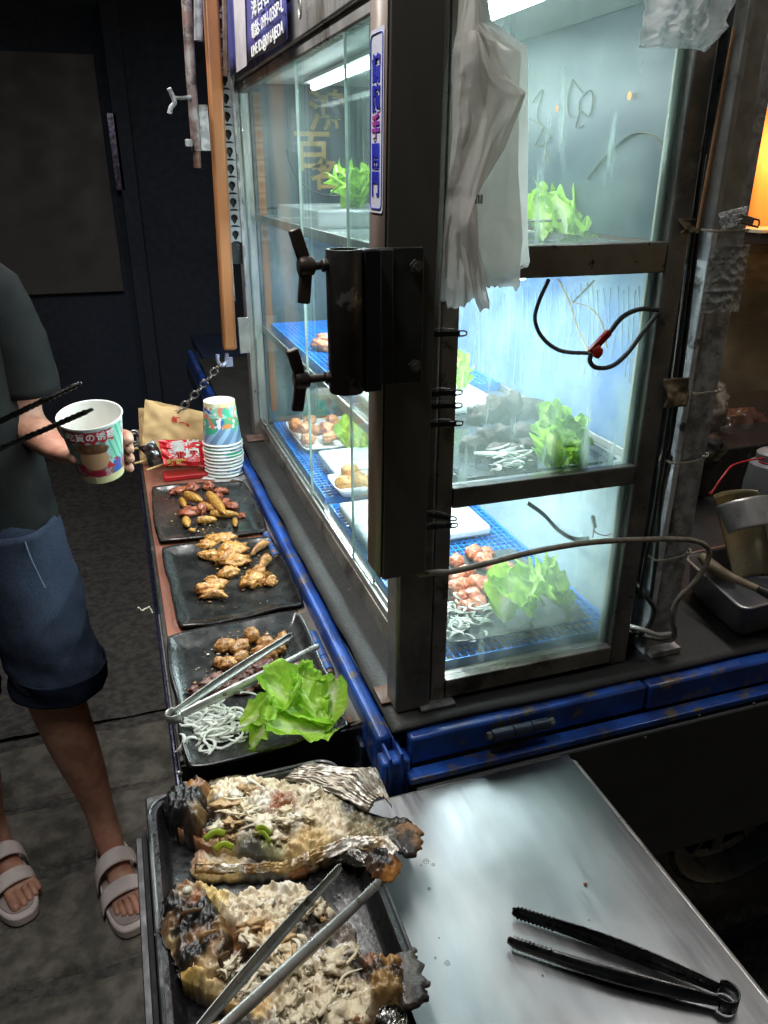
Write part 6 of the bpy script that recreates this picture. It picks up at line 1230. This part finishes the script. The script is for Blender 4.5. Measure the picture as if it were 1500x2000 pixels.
lettuce('lettuce', 'lettuce leaves lying on the plate in the top tier at right', [
    ((1110, 468, 0), (1062, 440, .012), .030, dict(ruff=.006, seed=41, cup=.5, rib=.5, arch=.5)), ((1130, 470, 0), (1140, 400, .028), .024, dict(ruff=.006, seed=42, cup=.6, rib=.5, arch=.4)), ((1120, 468, 0), (1198, 432, .016), .022, dict(ruff=.006, seed=43, cup=.5, rib=.4, arch=.5)), ((1060, 468, 0), (1035, 445, .012), .020, dict(ruff=.005, seed=44, cup=.5, rib=.3, arch=.4)), ((1150, 470, 0), (1100, 432, .014), .026, dict(ruff=.008, seed=45, cup=.5, rib=.9))], .522)
mb = MB(); mb.tube([(.10, .20, .545), (.31, .24, .545)], .0016, 8); solo('steel_rod', mb, steel, 'thin bright rod lying behind the top tier lettuce', 'rod')
lettuce('lettuce', 'frilly lettuce seen through the sliding panes on the top tier', [
    (at(690, 405, y=.72), at(655, 372, y=.70), .034, dict(ruff=.012, seed=51, cup=.3, rib=.2)), (at(698, 405, y=.72), at(702, 352, y=.72), .030, dict(ruff=.012, seed=52, cup=.3, rib=.2)), (at(700, 405, y=.72), at(738, 378, y=.70), .032, dict(ruff=.012, seed=53, cup=.3, rib=.2))], .545)
mb = MB(); mb.box(.075, .30, .62, .95, .5165, .545); solo('clear_tub', mb, pm('clear_tub', (.55, .60, .60), (.45, .5, .5), rough=.15, alpha=.45, ns=20), 'clear plastic tub under the frilly lettuce on the top tier', 'tub', bevel=.004)
for k, (px, py) in enumerate(((640, 655), (655, 662), (625, 668))):
    q = at(px, py, z=.30); iblob('shrimp', q.x, q.y, .286, (.026, .014, .012), (.70, .30, .16), (.5, .16, .08), ['middle pink shrimp piece behind the white rice mound', 'right pink shrimp piece touching the white rice mound', 'left pink shrimp piece lying on the blue tray'][k], 'shrimp', 'shrimps on the middle tier', 270 + k, rot=k)
q = at(680, 695, z=.30); iblob('rice_ball', q.x, q.y, .285, (.034, .034, .026), (.78, .78, .76), (.66, .66, .64), 'white rice mound on the blue tray in the middle tier', 'rice ball', None, 280, amp=.12)
rnd = random.Random(5)
wplate('white_plate', 'white plate with fried nuggets behind the sliding panes', .085, .275, .84, 1.06, zl, cardw)
NG = [(.10 + .047 * i + rnd.uniform(-.008, .008), .87 + .045 * j + rnd.uniform(-.010, .010)) for j in range(4) for i in range(4)]
RL = rowlab([(a, -b) for a, b in NG], 'orange fried nugget', 'of the white plate')
for k in range(16):
    x, y = NG[k]; iblob('fried_nugget', x, y, zl + .004 + rnd.choice((0, .012, .024)), (.017, .015, .013), (.74, .36, .13), (.55, .16, .07), RL[k], 'nugget', 'fried nuggets far back in the lowest tier', 310 + k, rot=k)
mb = MB(); mb.box(.105, .29, .665, .80, zl + .001, zl + .022); solo('foam_box', mb, MATS['white_foam'], 'white foam box between nuggets and golden balls', 'box', bevel=.005)
wplate('white_plate', 'small white plate with golden balls near the sliding panes', .085, .25, .57, .655, zl, cardw, h=.02)
for k, (x, y) in enumerate(((.11, .61), (.14, .625), (.17, .605), (.145, .595), (.20, .62), (.13, .64), (.19, .64))):
    iblob('golden_ball', x, y, zl + .006 + (.012 if k > 4 else 0), (.019, .017, .017), (.72, .42, .14), (.55, .26, .06), ['leftmost golden ball on the small white plate', 'golden ball at the back left of the small white plate', 'golden ball at the front centre of the small white plate', 'nearest golden ball on the small white plate', 'rightmost golden ball on the small white plate', 'left golden ball on top of the small heap', 'right golden ball on top of the small heap'][k], 'fried ball', 'golden fried balls in the lowest tier', 340 + k, amp=.1)
lettuce('lettuce', 'green lettuce beside the nuggets far back in the lowest tier', [((690, 880, 0), (690, 840, .03), .034, dict(ruff=.012, seed=61, cup=.3, rib=.3)), ((700, 885, 0), (712, 845, .03), .03, dict(ruff=.012, seed=62, cup=.3, rib=.3))], zl + .006)
for k, (px, py) in enumerate(((1232, 187), (1090, 212))):
    q = at(px, py, x=X1 - .010); mb = MB(); mb.blob((q.x - .002, q.y, q.z), (.0015, .0035, .0045), n=2, amp=0); t_ = thing('lamp_reflection', ('brighter orange' if k == 0 else 'dimmer small orange') + ' glowing dot imitating a lamp reflection in the top panel', 'reflection', q); part('bulb_glow', mb, emit_mat('orange_glow' + str(k), (1, .42, .14), 2.2 if k == 0 else 1.4), t_)  # glowing dots stand in for lamp reflections in the slate panel

# ---------------------------------------------------------------- customer
pr_ = thing('person', 'person in dark grey t-shirt, blue shorts and pale sandals holding a paper cup', 'person', (-.55, .78, -.85))
def sk_mesh(V, E, rad, root, name, m, parent, sub=2, vcol=None):
    me = bpy.data.meshes.new(name); me.from_pydata([tuple(v) for v in V], E, []); me.update(); me.materials.append(m)
    o = bpy.data.objects.new(name, me); COL.objects.link(o); o.parent = parent; o.location = -OFF[parent.name]
    md = o.modifiers.new('skin', 'SKIN'); md.use_smooth_shade = True; md.branch_smoothing = .3
    sd = me.skin_vertices[0].data if me.skin_vertices else None
    if sd is None:
        bpy.context.view_layer.objects.active = o; me.skin_vertices.new() if hasattr(me.skin_vertices, 'new') else None; sd = me.skin_vertices[0].data
    for i, r in enumerate(rad): sd[i].radius = (r, r) if not hasattr(r, '__len__') else r; sd[i].use_root = (i == root)
    s = o.modifiers.new('sub', 'SUBSURF'); s.levels = sub; s.render_levels = sub
    return o
V = []; E_ = []; RD = []
def nd(p, r, par=None):
    V.append(Vector(p)); RD.append(r); i = len(V) - 1
    if par is not None: E_.append((par, i))
    return i
pel = nd((-.585, .80, .02), .115); ch_ = nd((-.60, .80, .25), .105, pel); nk = nd((-.60, .80, .45), .07, ch_); n2 = nd((-.60, .79, .53), .048, nk); hd0 = nd((-.60, .775, .62), .075, n2); hd1 = nd((-.60, .775, .70), .078, hd0)
# left leg (nearer the shelf)
h1 = nd((-.505, .79, -.06), .085, pel); k0 = nd((-.487, .735, -.30), .066, h1); k1 = nd((-.474, .715, -.42), .056, k0); k2 = nd((-.462, .725, -.52), .052, k1); k3 = nd((-.446, .735, -.64), .040, k2); a1 = nd((-.434, .735, -.765), .030, k3)
# right leg
g1 = nd((-.665, .79, -.06), .085, pel); j0 = nd((-.668, .735, -.30), .068, g1); j1 = nd((-.664, .71, -.42), .058, j0); j2 = nd((-.662, .74, -.53), .054, j1); j3 = nd((-.672, .79, -.65), .041, j2); a2 = nd((-.682, .82, -.765), .031, j3)
def foot(a, heel, ball, dirx, par):
    h = nd(heel, .027, par); 
    mid = nd(Vector(a).lerp(Vector(ball), .5) + Vector((0, 0, -.020)), (.030, .024), par); b = nd(ball, (.034, .016), mid); d = (Vector(ball) - Vector(a)); d.z = 0; d.normalize(); s = Vector((-d.y, d.x, 0)) * dirx
    for k, (o_, l_, r_) in enumerate(((-.026, .052, .0125), (-.009, .050, .0085), (.005, .045, .008), (.018, .038, .0075), (.029, .030, .007))):
        base = Vector(ball) + s * o_ + d * .012; t1 = nd(base + Vector((0, 0, -.002)), r_ * .95, b); t2 = nd(base + d * l_ * .6 + Vector((0, 0, -.002)), r_, t1); nd(base + d * l_ + Vector((0, 0, -.006)), r_ * .85, t2)
foot((-.434, .735, -.765), (-.432, .765, -.815), (-.400, .590, -.818), -1, a1)
foot((-.682, .82, -.765), (-.690, .85, -.815), (-.622, .690, -.818), 1, a2)
# left arm with the cup
s1 = nd((-.475, .80, .415), .052, nk); e0 = nd((-.445, .80, .30), .044, s1); e1 = nd((-.450, .79, .175), .038, e0); w0 = nd((-.415, .745, .165), .034, e1)
CY = .60; wr = at(122, 893, y=.680); w1 = nd(e := Vector((-.450, .79, .175)).lerp(wr, .62), .0285, w0); wn = nd(wr, .024, w1)
pm0 = at(160, 890, y=.672)
for k in range(4):
    f0 = at(188, 862 + k * 14, y=.668); f1_ = at(232, 846 + k * 19, y=.655); f2_ = at(251, 851 + k * 20, y=.625); f3 = at(252 + (0, 2, 4, 2)[k], 862 + k * 18, y=.585 + .004 * k)
    m0 = nd(pm0.lerp(f0, .55) + Vector((0, 0, .006 - .004 * k)), .0135, wn); m1 = nd(f0, .0115, m0); m2 = nd(f1_, .0100, m1); m3 = nd(f2_, .0092, m2); nd(f3, .0080, m3)
t0 = nd(at(130, 890, y=.655), .0125, wn); t1 = nd(at(137, 893, y=.615), .0105, t0); nd(at(146, 897, y=.568), .0088, t1)
# right arm with tongs, mostly outside the frame
r1 = nd((-.725, .80, .415), .052, nk); r2 = nd((-.80, .78, .24), .044, r1); r3 = nd((-.83, .70, .12), .038, r2); r4 = nd((-.775, .58, .13), .030, r3); r5 = nd((-.74, .53, .135), .024, r4)
for k in range(4):
    b0 = Vector((-.722, .505, .150 - .014 * k)); q1 = nd(b0, .0115, r5); q2 = nd(b0 + Vector((.030, -.022, .004)), .0100, q1); q3 = nd(b0 + Vector((.040, -.002, .004)), .0090, q2); nd(b0 + Vector((.030, .014, .002)), .0080, q3)
q1 = nd((-.725, .525, .165), .0120, r5); q2 = nd((-.700, .510, .172), .0105, q1); nd((-.680, .500, .165), .0090, q2)
sk_mesh(V, E_, RD, pel, 'body', skinm, pr_)
def loft(mb, rings, seg=40, wr_=.004, seed=0, ang=0):
    """rings: (centre, rx, ry, axis) cross sections"""
    vs = []; n = len(rings); fine_ = []
    K = 7
    for i in range(n - 1):
        for k in range(K): fine_.append(i + k / K)
    fine_.append(n - 1)
    for t in fine_:
        i = min(int(t), n - 2); f = t - i; f = f * f * (3 - 2 * f) if 0 else f
        a, b = rings[i], rings[i + 1]; c = Vector(a[0]).lerp(Vector(b[0]), f); rx = a[1] * (1 - f) + b[1] * f; ry = a[2] * (1 - f) + b[2] * f
        ax = (Vector(a[3]) * (1 - f) + Vector(b[3]) * f).normalized(); X = Vector((0, 1, 0)).cross(ax); X = X.normalized() if X.length > 1e-3 else Vector((1, 0, 0)); X = -X if X.x < 0 else X; Y = ax.cross(X)
        for k in range(seg):
            th = 2 * math.pi * k / seg; p = c + X * rx * math.cos(th) + Y * ry * math.sin(th)
            w = wr_ * (fbm(p, 11, seed, 3) + .8 * math.sin(p.z * 60 + p.x * 40 + 3 * nz(p, 8, seed)) * max(0, nz(p, 6, seed + 2)) * 2)
            vs.append(p + (p - c).normalized() * w)
    m = len(fine_); mb._add(vs, [(i * seg + k, i * seg + (k + 1) % seg, (i + 1) * seg + (k + 1) % seg, (i + 1) * seg + k) for i in range(m - 1) for k in range(seg)]); return mb
U = (0, 0, 1)
mb = MB(); loft(mb, [((-.592, .80, -.035), .172, .120, U), ((-.592, .80, .06), .166, .122, U), ((-.598, .80, .18), .158, .124, U), ((-.60, .80, .30), .165, .122, U), ((-.60, .80, .40), .170, .108, U), ((-.60, .80, .455), .130, .085, U), ((-.60, .795, .50), .075, .070, U)], 72, .005, 2)
shirt = part('shirt', mb, shirtm, pr_, solid=.002, angle=0)
mb = MB(); loft(mb, [((-.515, .80, .445), .058, .078, (.75, 0, -.7)), ((-.470, .80, .405), .064, .072, (.55, 0, -.85)), ((-.442, .80, .33), .060, .062, (.16, 0, -1)), ((-.436, .80, .235), .058, .058, (0, 0, -1))], 44, .004, 5); part('sleeve', mb, shirtm, shirt, solid=.002, angle=0)
mb = MB(); loft(mb, [((-.685, .80, .445), .058, .078, (-.75, 0, -.7)), ((-.730, .80, .405), .064, .072, (-.55, 0, -.85)), ((-.765, .79, .33), .060, .062, (-.3, 0, -1)), ((-.79, .785, .255), .058, .058, (-.3, 0, -1))], 44, .004, 6); part('sleeve', mb, shirtm, shirt, solid=.002, angle=0)
mb = MB()
loft(mb, [((-.585, .80, .06), .150, .112, U), ((-.582, .80, -.02), .158, .116, U), ((-.580, .795, -.10), .165, .118, U), ((-.580, .79, -.13), .160, .11, U)], 72, .004, 8)
shorts = part('shorts', mb, shortm, pr_, solid=.002, angle=0)
def leg_cl(pts, name, seed):
    mb = MB(); loft(mb, pts, 60, .009, seed); lg = part(name, mb, shortm, shorts, solid=.002, angle=0)
leg_cl([((-.505, .795, .00), .085, .112, U), ((-.500, .790, -.10), .092, .112, U), ((-.487, .765, -.20), .090, .102, (.02, 0, 1)), ((-.474, .745, -.285), .088, .095, (.06, 0, 1)), ((-.466, .735, -.330), .086, .092, (.10, 0, 1))], 'shorts_leg', 9)
leg_cl([((-.660, .795, .00), .085, .112, U), ((-.662, .790, -.10), .092, .112, U), ((-.668, .765, -.20), .090, .102, U), ((-.668, .745, -.285), .088, .095, U), ((-.668, .735, -.345), .090, .094, U)], 'shorts_leg', 10)
hemm = pm('navy_turn_up', (.009, .013, .026), (.007, .010, .020), spec=.1, rough=.95, ns=400, bump=.2, bs=20)
for c, ax in (((-.466, .735, -.325), (.10, 0, 1)), ((-.668, .733, -.325), (0, 0, 1))):
    mb = MB(); A = Vector(ax).normalized(); c = Vector(c); loft(mb, [(c + A * .026, .0885, .094, ax), (c, .0890, .0945, ax), (c - A * .024, .0900, .096, ax)], 60, .008, 12); part('turn_up', mb, hemm, shorts, solid=.003, angle=0)
mb = MB(); mb.tube([at(48, 1055, y=.690), at(60, 1090, y=.681), at(78, 1128, y=.676), at(88, 1148, y=.674)], .0016, 6, sub=5); part('pocket_seam', mb, pm('pale_seam', (.12, .15, .21), rough=.9), shorts)
# head
mb = MB(); mb.blob((-.60, .772, .665), (.078, .096, .112), n=4, amp=.02, fr=1); hdp = part('head', mb, skinm, pr_)
mb = MB(); mb.blob((-.60, .785, .690), (.087, .104, .112), n=4, amp=.05, fr=3, amp2=.03, fr2=14); part('hair', mb, pm('black_hair', (.012, .010, .009), rough=.5, bump=.5, bs=200), hdp)
mb = MB(); mb.blob((-.60, .672, .650), (.012, .016, .020), n=2, amp=0); part('nose', mb, skinm, hdp)
for sx_ in (-1, 1):
    mb = MB(); mb.blob((-.60 + sx_ * .080, .775, .655), (.008, .018, .028), n=2, amp=.1); part('ear', mb, skinm, hdp)
    mb = MB(); mb.blob((-.60 + sx_ * .030, .686, .672), (.011, .006, .006), n=2, amp=0); part('eye', mb, inkk, hdp)
mb = MB(); mb.blob((-.60, .680, .610), (.024, .006, .005), n=2, amp=0); part('mouth', mb, pm('lip', (.4, .14, .12)), hdp)
# sandals
def sandal(heel, toe, side, label):
    heel, toe = Vector(heel), Vector(toe); d = (toe - heel); L0 = d.length; d.normalize(); s = Vector((-d.y, d.x, 0)) * side
    out = []
    for k in range(40):
        a = 2 * math.pi * k / 40; c_ = math.cos(a); x = L0 / 2 * (1 + c_ * 1.04); w = .048 * (abs(math.sin(a)) ** .7) * (.80 + .28 * (x / L0)); y = w * (1 if math.sin(a) > 0 else -1) + .004 * math.sin(math.pi * x / L0); out.append((x, y))
    t = MB(); t.prism(out, lambda x, y, h: heel + d * x + s * y + Vector((0, 0, h - (0.0))), -.004, .020); sd_ = part('sandal', t, sandalm, pr_, bevel=.004, label=label)
    up_ = MB(); up_.prism([(L0 / 2 + (x - L0 / 2) * .90, y * .88) for x, y in out], lambda x, y, h: heel + d * x + s * y + Vector((0, 0, h)), .0205, .0225); part('footbed', up_, pm('sandal_footbed', (.36, .29, .27), rough=.7), sd_, bevel=.002)
    for (x0, hgt, wdt) in ((L0 * .70, .038, .028), (L0 * .47, .062, .030)):
        st_ = MB()
        def f(u, v):
            a = math.pi * u; xx = x0 + (v - .5) * wdt + .018 * (u - .5) * (1 if side > 0 else -1); return heel + d * xx + s * (.047 * math.cos(a)) + Vector((0, 0, .010 + (hgt + .006 - (v - .5) * .016) * math.sin(a) ** .75))
        st_.grid(f, 30, 6); part('strap', st_, sandalm, sd_, solid=.0028, angle=0)
    bk = MB(); c_ = heel + d * (L0 * .47) + s * .036 * (1) + Vector((0, 0, .052)); bk.tube([c_ + d * .012 + Vector((0, 0, .003)), c_ + d * .012 + s * .012 + Vector((0, 0, -.014)), c_ - d * .012 + s * .012 + Vector((0, 0, -.014)), c_ - d * .012 + Vector((0, 0, .003))], .0018, 8, closed=True); part('buckle', bk, sandalm, sd_)
    return sd_
sandal((-.442, .782, -.845), (-.392, .508, -.845), 1, None)
sandal((-.700, .868, -.845), (-.606, .612, -.845), -1, None)
# cup in hand
cb_ = at(199, 922, y=CY + .006); ct_ = at(175, 812, y=CY - .016); axc = (ct_ - cb_); hcup = axc.length; rm = (at(240, 800, y=CY - .01) - at(108, 808, y=CY - .01)).length / 2 - .0015
vd = CL - cb_; rotq = Vector((0, 0, 1)).rotation_difference(axc.normalized()); MC = Matrix.Translation(cb_) @ rotq.to_matrix().to_4x4()
lv_ = MC.inverted() @ CL; ART0 = math.atan2(lv_.y, lv_.x)
cupB = cup_mesh(rm * .735, rm, hcup, artB, seg=200, nz_=120); cupB.v = [MC @ q for q in cupB.v]
cb2 = thing('held_cup', 'large colourful paper cup with a red lettered band held in the hand', 'paper cup', cb_)
part('cup', cupB, cupm, cb2, angle=60)
for i, chh in enumerate('吃貨の诱惑'):
    u_ = ART0 - .80 + i * .335; tt = .862; rr_ = rm * (.735 + .265 * tt) + .0007; p = MC @ Vector((rr_ * math.cos(u_), rr_ * math.sin(u_), hcup * tt)); nrm_ = MC.to_3x3() @ Vector((math.cos(u_), math.sin(u_), 0)); up3 = MC.to_3x3() @ Vector((0, 0, 1)); xa_ = up3.cross(nrm_)
    text_part('cup_lettering', chh, .0155, frame_mat(p, xa_, up3), inkw, cb2, bold=.0003, ext=.0001)
# tongs in the other hand
tongs('dark toothed tongs held over the paper cup by the customer', at(160, 748, y=.56), at(182, 798, y=.485), (-.745, .52, .130), (-.25, -.55, .8), w=.0125, m=tongd, loop=.011, bow=.004, tl=.26)

# ---------------------------------------------------------------- tube lamps added over the stall, out of view, to brighten shelf and table
al = thing('added_stall_lamp', 'shorter added tube lamp, out of view above the cooking side of the stall', 'lamp', (.70, .42, 1.37))
mb = MB(); mb.box(.67, .73, -.25, 1.09, 1.380, 1.410); part('housing', mb, whitep, al, bevel=.004)
mb = MB(); mb.tube([(.70, -.23, 1.373), (.70, 1.07, 1.373)], .0065, 12); part('tube', mb, emit_mat('added_table_tube', (1, .96, .93), 12), al)
al = thing('added_stall_lamp', 'long added tube lamp, out of view above the serving side of the stall', 'lamp', (-.33, .62, 1.29))
mb = MB(); mb.box(-.36, -.30, -.35, 1.59, 1.300, 1.330); part('housing', mb, whitep, al, bevel=.004)
mb = MB(); mb.tube([(-.33, -.33, 1.293), (-.33, 1.57, 1.293)], .0065, 12); part('tube', mb, emit_mat('added_shelf_tube', (1, .985, .95), 12), al)
